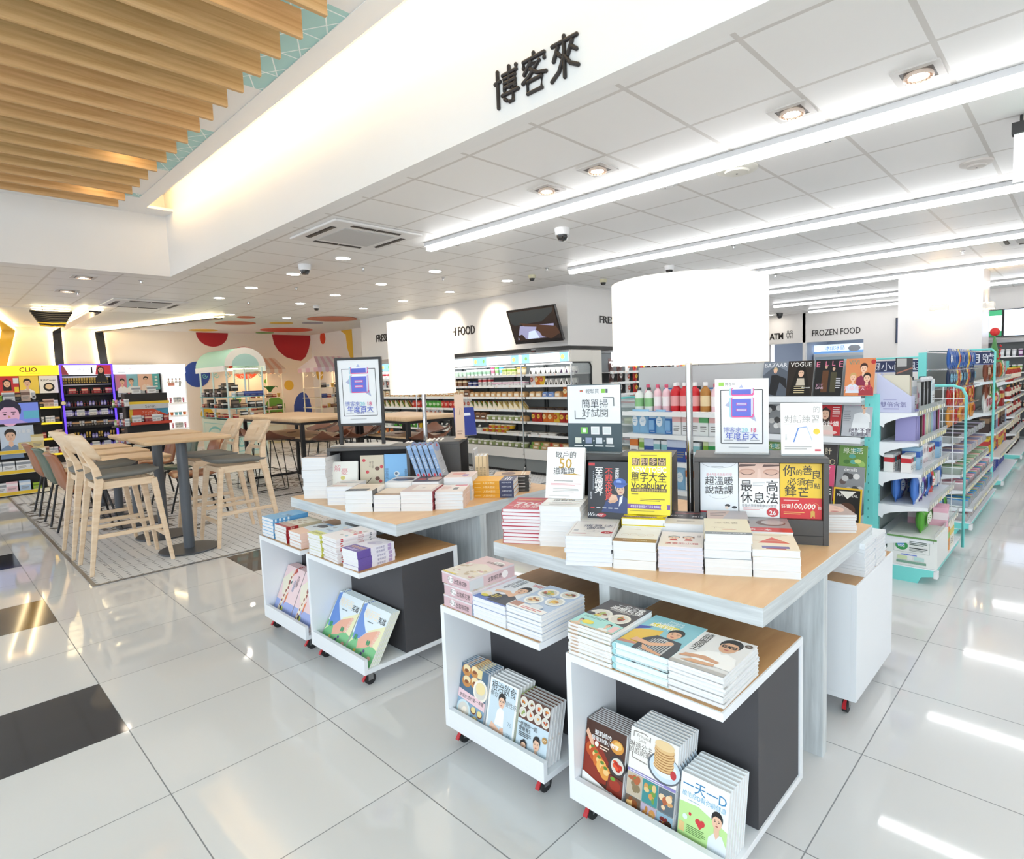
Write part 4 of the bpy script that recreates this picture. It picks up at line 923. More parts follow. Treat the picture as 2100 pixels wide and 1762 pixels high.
K4 = Kind('thick white book with brown band', .156, .22, .0335, lambda a: (a.r(0,0,1,1,'#faf9f7'), a.r(0,0,1,.2,'#a98457'), a.t('WORK RULES', .5,.1,.05,'#f1e4d0',bold=.008), [a.ring(.2+.2*k,.42+.03*(k%2),.09,.06,.006,'#c9a27a') for k in range(4)], a.lines(.2,.75,.6,.8,1,'#d9d3c9')), cover='#f5f3ef')
stack(K4, 3, 1.69, 1.262, TT, -64.5, 'of three ' + NEAR)
def art_kids(a):
    a.r(0,0,1,1,'#f8efee')
    for x, c in ((.32,'#5f3d2c'),(.66,'#7a4a30')): a.e(x,.62,.14,.1,c); a.e(x,.58,.115,.08,'#f6d3bd'); a.r(x-.14,.66,x+.14,.7,'#b8c3c9'); a.e(x-.04,.57,.015,.012,'#2a2020',8); a.e(x+.04,.57,.015,.012,'#2a2020',8); a.p([(x-.1,.4),(x-.06,.5),(x+.06,.5),(x+.1,.4)],'#d24a46')
    a.t('選書的小貓', .52,.22,.09,'#e06a78',maxw=.8); a.tv('日本', .9,.75,.06,'#9a8f92')
K5 = Kind('pink lined cartoon children book', .155, .2, .0128, art_kids, cover='#f3e6e8', pages=mat('#dcdbe6', 0.7))
stack(K5, 7, 1.76, 1.112, TT, -63, 'in centre pile ' + NEAR)
K6 = Kind('thick cream paperback with grey band', .157, .22, .0288, lambda a: (a.r(0,0,1,1,'#f6ecd2'), a.r(0,0,1,.15,'#8a9198'), a.t('DAY ONE STORY', .52,.075,.05,'#eef1f3',bold=.008), a.t('深夜書', .5,.72,.1,'#b9a88a'), a.t('下一', .3,.4,.08,'#c9b89a'), a.p([(.35,.32),(.62,.34),(.7,.3),(.4,.28)],'#d98a6a')), cover='#eef1f4')
stack(K6, 5, 1.828, .968, TT, -61.5, 'in front pile ' + NEAR)
K7 = Kind('cream paperback with red triangle', .153, .215, .0236, lambda a: (a.r(0,0,1,1,'#f8edda'), a.p([(.15,.4),(.86,.4),(.5,.75)],'#e4675c'), a.r(.22,.1,.8,.22,'#7d7ab4'), a.r(.3,.06,.72,.1,'#b8324a'), a.lines(.1,.82,.9,.92,2,'#d9c7a8'), a.lines(.05,.5,.95,.55,1,'#e0b9a0')), cover='#f2f2f4')
stack(K7, 4, 1.904, .828, TT, -62.8, 'in the rightmost front pile ' + NEAR)
# second row
K8 = Kind('grey novel with red band', .153, .215, .0252, lambda a: (a.r(0,0,1,1,'#a8a6ab'), a.r(0,0,1,.28,'#d93a3c'), a.t('第一本', .25,.14,.1,'#ffffff',bold=.006), a.e(.55,.62,.36,.22,'#7a5a56'), a.e(.6,.66,.28,.17,'#c9c2c4')), cover='#e9e6e6', spine='#b8323a')
stack(K8, 4, 2.095, .925, TT, -63, 'behind the red triangle pile')
K9 = Kind('dusty pink essay book', .155, .215, .0318, lambda a: (a.r(0,0,1,1,'#d9bdb4'), a.p([(.35,.3),(1,.3),(1,1),(.6,1)],'#c3bcc2'), a.lines(.08,.55,.5,.9,3,'#8a6f6a'), a.r(0,.06,1,.28,'#4f4a4a'), a.t('人生的學問', .38,.17,.08,'#e9e4e2'), a.e(.85,.15,.12,.1,'#d9a98f')), cover='#efeae8')
stack(K9, 4, 2.022, 1.062, TT, -62, 'behind the tall front pile')
K10 = Kind('black topped white book', .158, .215, .0395, lambda a: (a.r(0,0,1,1,'#33333b'), a.r(0,0,1,.4,'#efe6dc'), a.lines(.2,.78,.9,.88,2,'#c8605e'), a.t('EASY', .28,.62,.08,'#e9e9ee',bold=.01), a.t('2018', .78,.58,.08,'#e9e9ee',bold=.01), a.lines(.3,.16,.75,.26,2,'#9a8f88')), cover='#f2f2f4', spine='#33333b')
stack(K10, 3, 1.952, 1.205, TT, -63, 'behind the cartoon children pile')
def art_toeic(a):
    a.r(0,0,1,1,'#f6e020')
    for i, ch in enumerate('新制多益'): a.r(.1+.205*i,.785,.285+.205*i,.91,'#3c2c1c'); a.t(ch, .192+.205*i,.848,.1,'#dcb98c',bold=.006)
    a.t('NEW TOEIC', .5,.725,.1,'#ffffff',bold=.02,maxw=.82); a.t('單字大全', .5,.6,.135,'#2a2015',maxw=.84,bold=.007); a.t('Vocabulary', .5,.475,.115,'#2a2015',maxw=.84,bold=.016); a.r(.08,.365,.92,.42,'#3c2c1c'); a.t('2018最新題型多益單字完全對應', .5,.392,.036,'#f0d27a',maxw=.8); a.lines(.3,.21,.9,.26,2,'#6a5a20'); a.lines(.09,.315,.3,.34,1,'#6a5a20')
    a.r(0,.09,1,.165,'#6a3f96'); a.t('考題基本會練習力不同全書重點', .42,.127,.035,'#f6eef8',maxw=.7); a.e(.86,.127,.08,.055,'#f3dd3a'); a.lines(.06,.05,.8,.065,1,'#7a6a2a'); a.lines(.3,.945,.8,.965,1,'#8a7a2a')
K11 = Kind('bright yellow vocabulary book', .172, .252, .0262, art_toeic, cover='#f2dc20')
zz = stack(K11, 5, 1.88, 1.358, TT, -64, 'behind the pile of three')
def art_invest(a):
    a.r(0,0,1,1,'#23272f'); a.r(.0,.93,.16,.98,'#c8353a'); a.tv('至高境界', .27,.83,.125,'#f3f3f5',bold=.006,gap=.95); a.tv('不蝕本投資', .52,.83,.105,'#e2463c',bold=.007); a.tv('平民股神蘇松平', .73,.86,.058,'#f3f3f5',bold=.006,gap=1.0)
    a.p([(.35,.12),(.45,.3),(.6,.4),(.85,.42),(1,.36),(1,.1)],'#2b3f74'); a.person(.82,.53,.2,skin='#d9b49a',body=False); a.e(.8,.63,.16,.085,'#3f63b4'); a.e(.77,.65,.07,.035,'#86a3df'); a.p([(.66,.6),(.98,.6),(.99,.63),(.66,.64)],'#35559c')
    a.p([(.52,.33),(.6,.43),(.72,.42),(.76,.33),(.66,.28)],'#e0b79c'); a.p([(.5,.31),(.56,.27),(.72,.3),(.74,.35)],'#d3a688'); a.p([(.8,.38),(.88,.42),(.86,.3),(.78,.22)],'#e6eaf2'); a.tv('蘇松平著', .08,.45,.03,'#cfd2d9'); a.r(.07,.175,.17,.2,'#c8353a'); [a.r(.22+.15*k,.178,.32+.15*k,.196,'#c9ccd4') for k in range(4)]; a.e(.35,.06,.12,.035,'#b8323a'); a.t('Winner', .2,.07,.07,'#e9eaee',slant=.3); a.lines(.12,.5,.14,.84,10,'#aeb3bd')
K12 = Kind('black investment book with blue helmet man', .168, .235, .0215, art_invest, cover='#1f232b')
K13 = Kind('white hidden paperback', .16, .22, .036, plain('#f4f2f0'), cover='#f4f3f2')
zd = stack(K13, 3, 1.80, 1.515, TT, -62, 'under the standing black book')
stand(K2, 1.862, 1.752, TT + 8*.0214 + .001, -66, 14, 'white investing book standing on the tall pile, gold 50 on cover')
stand(K12, 1.882, 1.53, zd + .001, -66, 9, 'black book standing upright with a man in blue helmet')
for i in range(2): stand(K11, 1.952 + .026*i*1.02, 1.378 + .012*i*1.02, zz + .001, -66, 9, 'bright yellow vocabulary book standing upright, ' + ('in front' if i == 0 else 'behind its twin'))
# books in the opening of the right display box
def art_warm(a):
    a.r(0,0,1,1,'#f0f5fb'); a.ring(.5,1.02,.46,.12,.008,'#8a9098',16,180,360); a.lines(.3,.92,.7,.94,1,'#9aa0a8'); a.t('連卡內基也佩服的7堂', .5,.78,.045,'#d98a94',maxw=.68); a.t('超溫暖', .5,.66,.13,'#26262a',bold=.007); a.t('說話課', .5,.49,.13,'#26262a',bold=.007); a.ring(.5,.44,.3,.12,.006,'#9a9aa2',14,200,340)
    a.e(.72,.2,.07,.03,'#33363c'); a.e(.9,.17,.07,.025,'#33363c'); a.e(.7,.16,.05,.03,'#f6e6da'); a.r(0,0,1,.09,'#c8323c'); a.lines(.06,.03,.5,.06,1,'#f0d9d9'); a.r(.72,.04,.96,.07,'#e9cf4a')
def art_rest(a):
    a.r(0,0,1,1,'#fbfbfc'); a.r(0,.72,1,1,'#e3bfae')
    for x in (.2,.8): a.e(x,.84,.2,.06,'#c99a86'); a.e(x,.83,.17,.045,'#d9ae9a'); a.ring(x,.85,.17,.07,.016,'#3f2a26',12,200,340); a.p([(x-.22,.93),(x+.2,.95),(x+.22,.98),(x-.18,.98)],'#5a3d33')
    a.p([(.45,.72),(.47,.9),(.53,.9),(.55,.72)],'#eccbbc'); 
    for ch, x, y in (('最',.18,.58),('高',.82,.58),('休',.18,.36),('息',.5,.36),('法',.82,.36)): a.t(ch, x, y, .17, '#1d1d20', bold=.007)
    a.lines(.34,.58,.66,.66,3,'#b9bcc2'); a.t('耶魯大學精神醫療研究實證', .5,.215,.045,'#7d828c',maxw=.86); a.lines(.1,.13,.62,.18,2,'#e09aa0'); a.e(.83,.1,.15,.085,'#d23c44'); a.t('26', .83,.095,.09,'#ffffff',bold=.01)
def art_kind(a):
    a.r(0,0,1,1,'#f0c82e')
    for ch, x, y, s in (('你',.22,.87,.17),('的',.46,.84,.09),('善',.66,.88,.14),('良',.88,.8,.13),('必',.28,.67,.12),('須',.5,.67,.11),('有',.7,.64,.13),('點',.88,.6,.08),('鋒',.25,.5,.16),('芒',.56,.48,.15)): a.t(ch, x, y, s, '#2a2118', bold=.007)
    a.r(0,0,1,.38,'#d5242c'); a.t('100,000', .56,.23,.1,'#f7f1e4',bold=.022,slant=.15,maxw=.68); a.t('狂賣', .14,.22,.065,'#f7f1e4',bold=.007); a.t('冊', .94,.2,.05,'#f7f1e4',bold=.007); a.lines(.08,.32,.55,.345,1,'#f0d9d4'); a.lines(.08,.07,.6,.13,2,'#f0c46a'); a.e(.78,.1,.05,.055,'#d9a94a'); a.r(.73,.02,.76,.14,'#d9a94a'); a.r(.8,.02,.83,.14,'#d9a94a'); a.ring(.78,.2,.16,.1,.005,'#f0d27a',9,20,160)
KW = Kind('white talking lesson book', .152, .222, .02, art_warm, cover='#eef3f9', spine='#c8323c'); KR = Kind('white rest method book with closed eyes', .155, .222, .02, art_rest, cover='#f6f4f4'); KG = Kind('yellow and red kindness book', .155, .222, .02, art_kind, cover='#efc72e')
ux, uy = math.cos(R(-64)), math.sin(R(-64)); bx, by = -uy, ux
for j, (K, off) in enumerate(((KW, .024), (KR, .18), (KG, .338))):
    for i in range(2):
        d = .022 + i*.0212
        stand(K, 2.189 + ux*off + bx*d, 1.205 + uy*off + by*d, TT + .101, -64, 4, K.look + ', ' + ('at the front of' if i == 0 else 'second copy inside') + ' the display box')
# things on top of the boxes
def art_hundred(a, logo=True):
    a.r(0,0,1,1,'#e9ebee')
    if logo: a.r(.06,.92,.16,.97,'#8fc94a'); a.t('博客來', .28,.945,.035,'#6a6f76')
    for q in ((.1,.86,.28,.86),(.1,.86,.1,.12),(.1,.12,.9,.12),(.9,.12,.9,.86),(.9,.86,.72,.86)): a.line(*q,.004,'#33363c')
    a.p([(.4,.84),(.5,.935),(.58,.84)],'#a9b4dc'); a.p([(.18,.65),(.33,.75),(.33,.6)],'#aab2d2'); a.p([(.6,.5),(.78,.42),(.74,.52)],'#aab2d2')
    for dx, c in ((-.015,'#9fd4e6'),(.02,'#e2559a')):
        a.frame(.3+dx,.79,.7+dx,.88,.006,c); a.frame(.3+dx,.49,.7+dx,.75,.006,c)
    a.r(.32,.8,.68,.87,'#5763c9'); a.p([(.32,.87),(.68,.87),(.72,.89),(.36,.89)],'#f3f4fa'); a.p([(.68,.8),(.72,.82),(.72,.89),(.68,.87)],'#c9cbe6'); a.r(.32,.5,.68,.74,'#5d6ad2'); a.p([(.32,.74),(.68,.74),(.72,.765),(.36,.765)],'#f3f4fa'); a.p([(.68,.5),(.72,.53),(.72,.765),(.68,.74)],'#c9cbe6')
    for y in (.585,.665): a.r(.4,y-.018,.6,y+.018,'#e2559a'); a.r(.415,y-.01,.585,y+.01,'#dfe2f6'); a.line(.42,y,.58,y,.003,'#8a90d2')
    a.t('博客來', .32,.31,.062,'#7d88c9'); a.t('20', .56,.31,.064,'#8fd0dc',bold=.01); a.t('18', .73,.31,.064,'#d95a86',bold=.01); a.t('年度百大', .5,.225,.082,'#4f62c4',maxw=.7,bold=.007); a.t('暢銷書單', .5,.165,.025,'#6a72b0'); a.line(.16,.165,.34,.165,.002,'#6a6f7a'); a.line(.66,.165,.84,.165,.002,'#6a6f7a'); a.lines(.25,.06,.75,.075,1,'#8a8f98')
def acrylic_sign(x, y, z, rot, w, h, label, paint, back='#f2f3f5'):
    t = thing('sign_holder', label, 'sign', (x, y, z), R(rot))
    m = MB(); m.box(0, 0, 0.004, w, 0.004, h, mat(back, 0.2)); paint(Art(m, (0.003, -0.0002, 0.006), (1,0,0), (0,0,1), w-.006, h-.01, 1e-4)); m.build('poster', t, smooth=False)
    m = MB(); m.box(-.004, -.04, 0, w+.004, .045, .004, mat('#e6ecef', 0.05, t=0.6)); m.build('base', t, smooth=False)
def art_scan(a):
    a.r(0,0,1,1,'#eef1f3'); a.r(0,0,1,.42,'#44575f'); a.r(.23,.88,.31,.94,'#e9eef0'); a.r(.24,.905,.3,.925,'#d8413c'); a.t('7', .27,.91,.045,'#3a9a5a',bold=.01); a.t('輕鬆買', .48,.91,.055,'#6a737a'); a.r(.65,.88,.72,.94,'#86c94a'); a.r(.73,.88,.77,.94,'#5a6268')
    a.t('簡單掃', .52,.72,.11,'#3f474c'); a.t('好試閱', .52,.58,.11,'#3f474c')
    for q in ((.68,.81,.88,.81),(.88,.81,.88,.68),(.14,.49,.34,.49),(.14,.49,.14,.62)): a.line(*q,.004,'#5a6368')
    a.r(.24,.26,.38,.36,'#7cc85a'); a.r(.28,.28,.34,.34,'#f2f6ee')
    for x in (.44,.66): a.r(x,.25,x+.16,.37,'#f0f2f3'); a.r(x+.02,.265,x+.14,.355,'#dfe6e6')
    for k in range(4): a.r(.13+.2*k,.11,.25+.2*k,.2,['#e6e9dc','#9aa6c4','#dfe6ee','#eef0f2'][k]); a.r(.11+.2*k,.065,.27+.2*k,.085,'#eef2f2'); k < 3 and a.p([(.28+.2*k,.14),(.28+.2*k,.17),(.31+.2*k,.155)],'#eef2f2')
acrylic_sign(2.085, 1.80, TT + .35, -72, .262, .312, 'scan-to-read sign, white over dark teal, standing on display box', art_scan, '#44575f')
acrylic_sign(2.352, 1.19, TT + .35, -67, .217, .318, 'white year poster with blue and pink block design on display box', art_hundred)
def art_dialog(a):
    a.r(0,0,1,1,'#fdfdfd'); a.t('薩提爾', .36,.87,.1,'#eceae8'); a.t('的', .86,.87,.1,'#a9a6a4'); a.t('對話練習', .5,.69,.12,'#9a9794',maxw=.86); a.lines(.08,.585,.92,.6,1,'#c9c6c4'); a.line(.42,.52,.62,.54,.004,'#8fa9d9'); a.line(.42,.52,.3,.25,.005,'#5f86cf'); a.line(.62,.54,.74,.28,.003,'#b9c9e6'); a.e(.85,.45,.08,.055,'#eccd3a'); a.lines(.08,.1,.75,.18,2,'#b9b6b4'); a.r(.8,.08,.94,.115,'#d23c4e'); a.tv('李崇建', .12,.38,.035,'#b9b6b4')
KD = Kind('white dialogue practice book', .158, .215, .02, art_dialog, cover='#f4f4f4')
stand(KD, 2.405, .925, TT + .352, -64, 12, 'white dialogue practice book standing atop the display box')
t = thing('book_stand', 'small clear easel under the white dialogue practice book', 'stand', (2.405, .925, TT + .35), R(-64))
m = MB(); m.box(0.0, 0.0, 0, .158, .1, .0015, mat('#dde3e6', 0.05, t=0.5)); m.box(0, -.012, 0, .158, -.01, .008, mat('#dde3e6', 0.05, t=0.5)); m.build('easel', t, smooth=False)
# rest of the nearest table and the aisle cart
def art_face(a): a.r(0,0,1,1,'#b9a49c'); a.e(.5,.55,.36,.34,'#e9c4b2'); a.e(.35,.58,.08,.03,'#4a302c'); a.e(.66,.58,.08,.03,'#4a302c'); a.p([(0,.8),(.3,1),(0,1)],'#3f302c'); a.e(.5,.3,.12,.04,'#c25a5a')
K14 = Kind('paperback with a face on cover', .142, .215, .0107, art_face, cover='#e9e2de')
stack(K14, 7, 2.60, .832, TT, -58, 'at the right end of nearest table')
K15 = Kind('white paperback with teal stripe', .17, .23, .03, plain('#f2ecec', ('r', 0, .1, 1, .22, '#5fb0b4'), ('lines', .1, .5, .8, .8, 3, '#e2a9b4')), cover='#f4f2f3')
stack(K15, 4, 1.80, 1.86, TT, -62, 'behind the red idiom books')
K16 = Kind('plain white backed paperback', .17, .235, .0125, plain('#eef2f6', ('lines', .15, .6, .8, .8, 3, '#b9c4d2')), cover='#eef2f7')
stack(K16, 10, 2.835, .675, ZT, 0, 'in right pile on the aisle cart')
stack(K16, 11, 2.655, .675, ZT, 0, 'in left pile on the aisle cart')
# ---- farther table
K20 = Kind('thick dark topped novel', .152, .21, .025, plain('#4a4a52', ('e', .5, .6, .3, .25, '#c9b9b4'), ('r', 0, 0, 1, .2, '#d9c9c4')), cover='#f3f5f8')
stack(K20, 10, 1.60, 3.55, TT, -52.8, 'in the tall leftmost pile ' + FAR, jit=.005)
K21 = Kind('white paperback with grey swirl', .155, .21, .021, plain('#f6f2f1', ('e', .5, .7, .4, .12, '#b9c0c6'), ('lines', .1, .15, .7, .3, 3, '#e0a9a4')), cover='#eceff8')
stack(K21, 5, 1.593, 3.235, TT, -52, 'beside the tall pile ' + FAR)
K22 = Kind('cream paperback with charcoal label', .152, .21, .023, plain('#f8e9da', ('r', .0, .0, .8, .3, '#6a6f76'), ('t', '小說', .4, .15, .1, '#e9e9ec'), ('lines', .3, .6, .9, .75, 2, '#e2c9b4')), cover='#f2f2ee', right=True, sart=lambda a: (a.r(0,0,1,1,'#f4efe8'), a.r(0,.0,.4,1,'#5f646b')))
stack(K22, 5, 1.562, 2.973, TT, -50, 'in the left front pile ' + FAR)
K23 = Kind('tan topped white paperback', .15, .21, .0223, plain('#f4e2cf', ('p', [(0,0),(1,0),(1,.3),(.4,.22),(0,.3)], '#c9a98a')), cover='#eceef8')
stack(K23, 4, 1.663, 2.853, TT, -52, 'in the second front pile ' + FAR)
K24 = Kind('white paperback with cream panel', .178, .22, .021, plain('#e2cdc6', ('r', .25, .25, .9, .9, '#f8ece2'), ('e', .55, .5, .06, .04, '#3a3030')), cover='#f4f1f3', right=True, sart=lambda a: a.r(0,0,1,1,'#a33a48'))
stack(K24, 5, 1.757, 2.735, TT, -53, 'in the third front pile ' + FAR)
K25 = Kind('pale pink paperback with dark tag', .155, .21, .0158, plain('#f6e9e4', ('r', .5, .82, .95, .95, '#e06a78'), ('r', .55, .3, .72, .6, '#5f5f64'), ('lines', .1, .35, .45, .8, 4, '#d9a9a0')), cover='#f3ece8', right=True, sart=lambda a: (a.r(0,0,1,1,'#eed9d0'), a.t('小說', .5,.5,.5,'#b08f84')))
stack(K25, 6, 1.892, 2.608, TT, -50, 'in right pile ' + FAR)
K26 = Kind('orange hardback with navy band', .17, .246, .0248, lambda a: (a.r(0,0,1,1,'#f5b32a'), a.r(0,0,1,.34,'#3a3f6a'), a.lines(.2,.08,.8,.26,3,'#dfe2f0')), cover='#f2ae25', sart=lambda a: (a.r(0,0,1,1,'#f0a91f'), a.r(.66,0,1,1,'#33385f'), a.t('人類大歷史', .4,.5,.45,'#fbe6b4',maxw=.3), a.t('20週年紀念版', .83,.62,.3,'#e6e8f3',maxw=.26), a.r(.05,.45,.2,.55,'#fbe0a0')))
stack_spine(K26, 4, 2.216, 2.672, TT, -54, 'of the four beside the pink pile')
K27 = Kind('dark spined thriller', .16, .225, .02, plain('#d9b48f', ('e', .5, .6, .35, .2, '#6a3a2c'), ('lines', .1, .1, .9, .25, 2, '#f3e6d4')), cover='#3a3232', sart=lambda a: (a.r(0,0,1,1,'#33302f'), a.e(.2,.5,.12,.4,'#b98f7a'), a.e(.62,.5,.05,.3,'#e07a3a'), a.lines(.68,.3,.95,.7,1,'#e9e4e0')))
stack_spine(K27, 5, 2.40, 2.70, TT, -50, 'at right corner of farther table')
stack(Kind('dark blue round print book', .16, .21, .03, plain('#f3efee', ('e', .5, .45, .42, .2, '#3f4a5f'), ('e', .5, .62, .36, .16, '#8a6a62')), cover='#f4f2f2'), 4, 1.826, 2.99, TT, -52, 'in middle row ' + FAR)
stack(Kind('brown portrait paperback', .16, .21, .03, plain('#5f4a44', ('e', .7, .5, .25, .3, '#d9b9a4'), ('r', .1, .3, .4, .5, '#c8503a')), cover='#efeaea'), 4, 1.925, 2.872, TT, -52, 'in middle row ' + FAR)
stack(Kind('white paperback with pink cover art', .165, .21, .027, plain('#f8e2dc', ('e', .4, .6, .25, .2, '#f3b9b4'), ('r', .6, .2, .8, .5, '#c9a9d2')), cover='#f4f1f2'), 5, 2.066, 2.752, TT, -50, 'in back row ' + FAR)
stack(Kind('white guide with pink lettering', .16, .21, .0255, plain('#f9f0ea', ('t', '旅行', .5, .5, .2, '#e08a94'), ('r', 0, 0, 1, .2, '#e9c9b9')), cover='#f6f2f0'), 2, 1.75, 3.15, TT, -52, 'behind the swirl pile ' + FAR)
KB = Kind('blue romance novel', .15, .212, .025, lambda a: (a.r(0,0,1,1,'#b9bcc2'), a.e(.6,.9,.5,.14,'#8fa3c9'), a.t('La Lovelia', .55,.55,.07,'#6a6c72',slant=.1,maxw=.8), a.t('Lettera', .55,.45,.06,'#6a6c72',slant=.1), a.lines(.2,.1,.8,.2,2,'#e6e6ea'), a.e(.7,.93,.12,.05,'#d2404e')), cover='#86a6cf', sart=lambda a: (a.r(0,0,1,1,'#7d9fcb'), a.r(0,0,.12,1,'#93b2da'), a.r(.84,.0,1,1,'#9fb4d6'), a.e(.9,.5,.05,.3,'#cf4456'), a.t('小春日和戀愛', .5,.5,.45,'#e6eef8',maxw=.5)))
zb = TT
KBf = stack(KB, 4, 2.13, 2.93, TT, -38, 'lying flat under the slanting row')
# the slanting row, spines towards the viewer
a = R(-50); u = Vector((math.cos(a), math.sin(a), 0)); v = Vector((-u.y, u.x, 0)); q = R(17)
for i in range(5):
    X = (v*1.0).normalized(); Y = Vector((0, 0, 1))*math.cos(q) - u*math.sin(q); Zn = X.cross(Y)
    o = Vector((2.065, 3.01, zb + .103)) + u*(.034*i) + X*KB.w/2 + Y*KB.h/2
    M = Matrix(((X.x, Y.x, Zn.x, o.x), (X.y, Y.y, Zn.y, o.y), (X.z, Y.z, Zn.z, o.z), (0, 0, 0, 1)))
    KB.put(M, 'blue romance novel leaning in the slanting row, %s from left' % ORD[i], 'pile of blue romance novel copies')
def art_worry(a): a.r(0,0,1,1,'#f1f0ea'); a.t('解', .2,.8,.15,'#e09aa4'); a.t('憂', .48,.7,.16,'#d9808c'); a.e(.42,.52,.09,.06,'#d9cf7a'); a.t('雜貨', .35,.36,.09,'#c98a94'); a.t('店', .8,.38,.12,'#b9646f'); a.lines(.1,.14,.6,.22,3,'#c9c4bc'); a.e(.72,.15,.07,.05,'#d9cf7a')
def art_phoenix(a): a.r(0,0,1,1,'#d9ccb4'); a.r(0,0,1,.13,'#a81f2a'); a.lines(.1,.04,.8,.08,1,'#f0d9d0'); [a.e(x,y,.07,.05,'#cf3440') for x, y in ((.16,.85),(.3,.5),(.9,.65),(.85,.22))]; [a.e(x,y,.1,.06,'#6a3f30') for x, y in ((.72,.6),(.72,.3))]; a.p([(.2,.12),(.28,.2),(.5,.36),(.46,.3)],'#3f2f28'); a.tv('懂人心', .42,.78,.05,'#8a7a6a'); a.tv('他不知道', .52,.8,.05,'#8a7a6a')
def art_bluerose(a): a.r(0,0,1,1,'#7fbdf0'); a.tv('戀愛微光', .1,.55,.075,'#41628a'); a.tv('東野圭吾', .9,.52,.065,'#41628a'); a.e(.52,.42,.12,.07,'#dfe9f3'); a.e(.5,.43,.06,.04,'#5f6f86'); a.line(.52,.36,.5,.2,.005,'#dfe9f3'); a.lines(.08,.03,.35,.08,1,'#2f4a6a')
ux, uy = math.cos(R(-47.4)), math.sin(R(-47.4)); bx, by = -uy, ux
for K, off, d, tl, ds in ((Kind('white novel with pink and gold lettering', .16, .215, .02, art_worry, cover='#f3f1ea'), .022, -.02, 12, 'white novel with pink lettering leaning in the farther display box'), (Kind('tan novel with red seals and brush', .15, .212, .02, art_phoenix, cover='#d9ccb4'), .192, .02, 6, 'tan novel with red dots inside the farther display box'), (Kind('sky blue novel with white flower', .15, .215, .02, art_bluerose, cover='#7fbdf0'), .345, .02, 6, 'sky blue novel with white flower inside the farther display box')):
    stand(K, 1.74 + ux*off + bx*d, 3.50 + uy*off + by*d, TT + (.032 if d > 0 else .001), -47.4, tl, ds)
# framed poster on the box
t = thing('poster_frame', 'black framed year poster on two legs above the display box', 'sign', (1.869, 3.583, TT + .3), R(-53))
B = mat('#23201f', 0.4); W, H0, H1, e = .31, .125, .565, .016
m = MB(); m.box(0, 0, H0, e, .02, H1, B); m.box(W-e, 0, H0, W, .02, H1, B); m.box(e, 0, H0, W-e, .02, H0+e, B); m.box(e, 0, H1-e, W-e, .02, H1, B); m.build('frame', t, smooth=False)
m = MB(); m.box(e, .006, H0+e, W-e, .014, H1-e, mat('#e9ebee', 0.3)); art_hundred(Art(m, (e, .0058, H0+e), (1,0,0), (0,0,1), W-2*e, H1-H0-2*e, 1e-4), False); m.build('poster', t, smooth=False)
for x in (.004, W-.024):
    m = MB(); m.box(x, .002, .004, x+.02, .018, H0, B); m.build('leg', t, smooth=False)
m = MB(); m.box(-.03, -.06, 0, W+.05, .11, .004, mat('#d9d6d2', 0.3)); m.build('base', t, smooth=False)
# pale books behind: fan, navy pair, upright pair, bookmark board
KN = Kind('navy slim book', .15, .215, .02, plain('#2f3f86', ('t', 'Fi', .3, .4, .08, '#dfe4f3')), cover='#2f3f86', sart=lambda a: (a.r(0,0,1,1,'#2f3f86'), a.t('Fi', .3,.5,.5,'#dfe4f3')))
KC = Kind('cream paperback', .15, .215, .02, plain('#efe6d2', ('e', .5, .5, .1, .06, '#3a3632')), cover='#efe6d2', sart=lambda a: a.r(0,0,1,1,'#efe6d2'))
def lean_row(K, n, x, y, z, rot, ang, lab, st=.024):
    a = R(rot); u = Vector((math.cos(a), math.sin(a), 0)); v = Vector((-u.y, u.x, 0)); q = R(ang)
    for i in range(n):
        Y = Vector((0, 0, 1))*math.cos(q) + u*math.sin(q); Zn = v.cross(Y); o = Vector((x, y, z)) + u*(st*i) + v*K.w/2 + Y*K.h/2
        K.put(Matrix(((v.x, Y.x, Zn.x, o.x), (v.y, Y.y, Zn.y, o.y), (v.z, Y.z, Zn.z, o.z), (0, 0, 0, 1))), lab + ', %s from left' % ORD[i], 'row of ' + K.look + ' copies')
lean_row(KN, 2, 2.19, 3.42, TT + .08, -45, 14, 'navy slim book leaning beside the lamp pole')
lean_row(KC, 4, 2.27, 3.30, TT + .10, -45, 18, 'cream paperback fanned behind the blue novels', .03)
lean_row(Kind('beige upright novel', .15, .2, .022, plain('#e9cfa4'), cover='#e9cfa4', sart=lambda a: (a.r(0,0,1,1,'#ecd3a8'), a.t('散步日記', .5,.5,.5,'#6a5238',maxw=.5))), 3, 2.46, 2.93, TT, -48, 0, 'beige upright novel in the side display box')
lean_row(Kind('grey spined guide', .15, .21, .02, plain('#d9d9d9'), cover='#d9d9d9', sart=lambda a: (a.r(0,0,1,1,'#e0dedb'), a.lines(.1,.3,.9,.7,1,'#a9a6a4'))), 1, 2.63, 3.16, TT, -48, 0, 'grey spined guide standing right of the dark side box')
t = thing('bookmark_board', 'tall narrow tan card board standing below the smaller lamp shade', 'sign', (2.50, 3.17, TT + .3), R(-48))
m = MB(); m.box(0, 0, 0, .062, .006, .3, mat('#e0c3ab', 0.5)); a = Art(m, (0, -.0002, 0), (1,0,0), (0,0,1), .062, .3, 1e-4); a.ring(.5,.62,.3,.09,.006,'#8a6a58'); a.line(.5,.54,.62,.7,.003,'#8a6a58'); a.lines(.2,.08,.8,.2,2,'#b08f7a'); m.build('board', t, smooth=False)
m = MB(); m.box(-.01, -.03, 0, .072, .03, .004, ASH); m.build('base', t, smooth=False)
KNV = Kind('navy book tilted far right', .15, .215, .018, plain('#2c3c92', ('r', .2, .7, .8, .8, '#dfe4f3')), cover='#2c3c92')
stand(KNV, 2.63, 3.33, TT + .3, -30, 24, 'navy book tilted on the side box top, right of lamp')
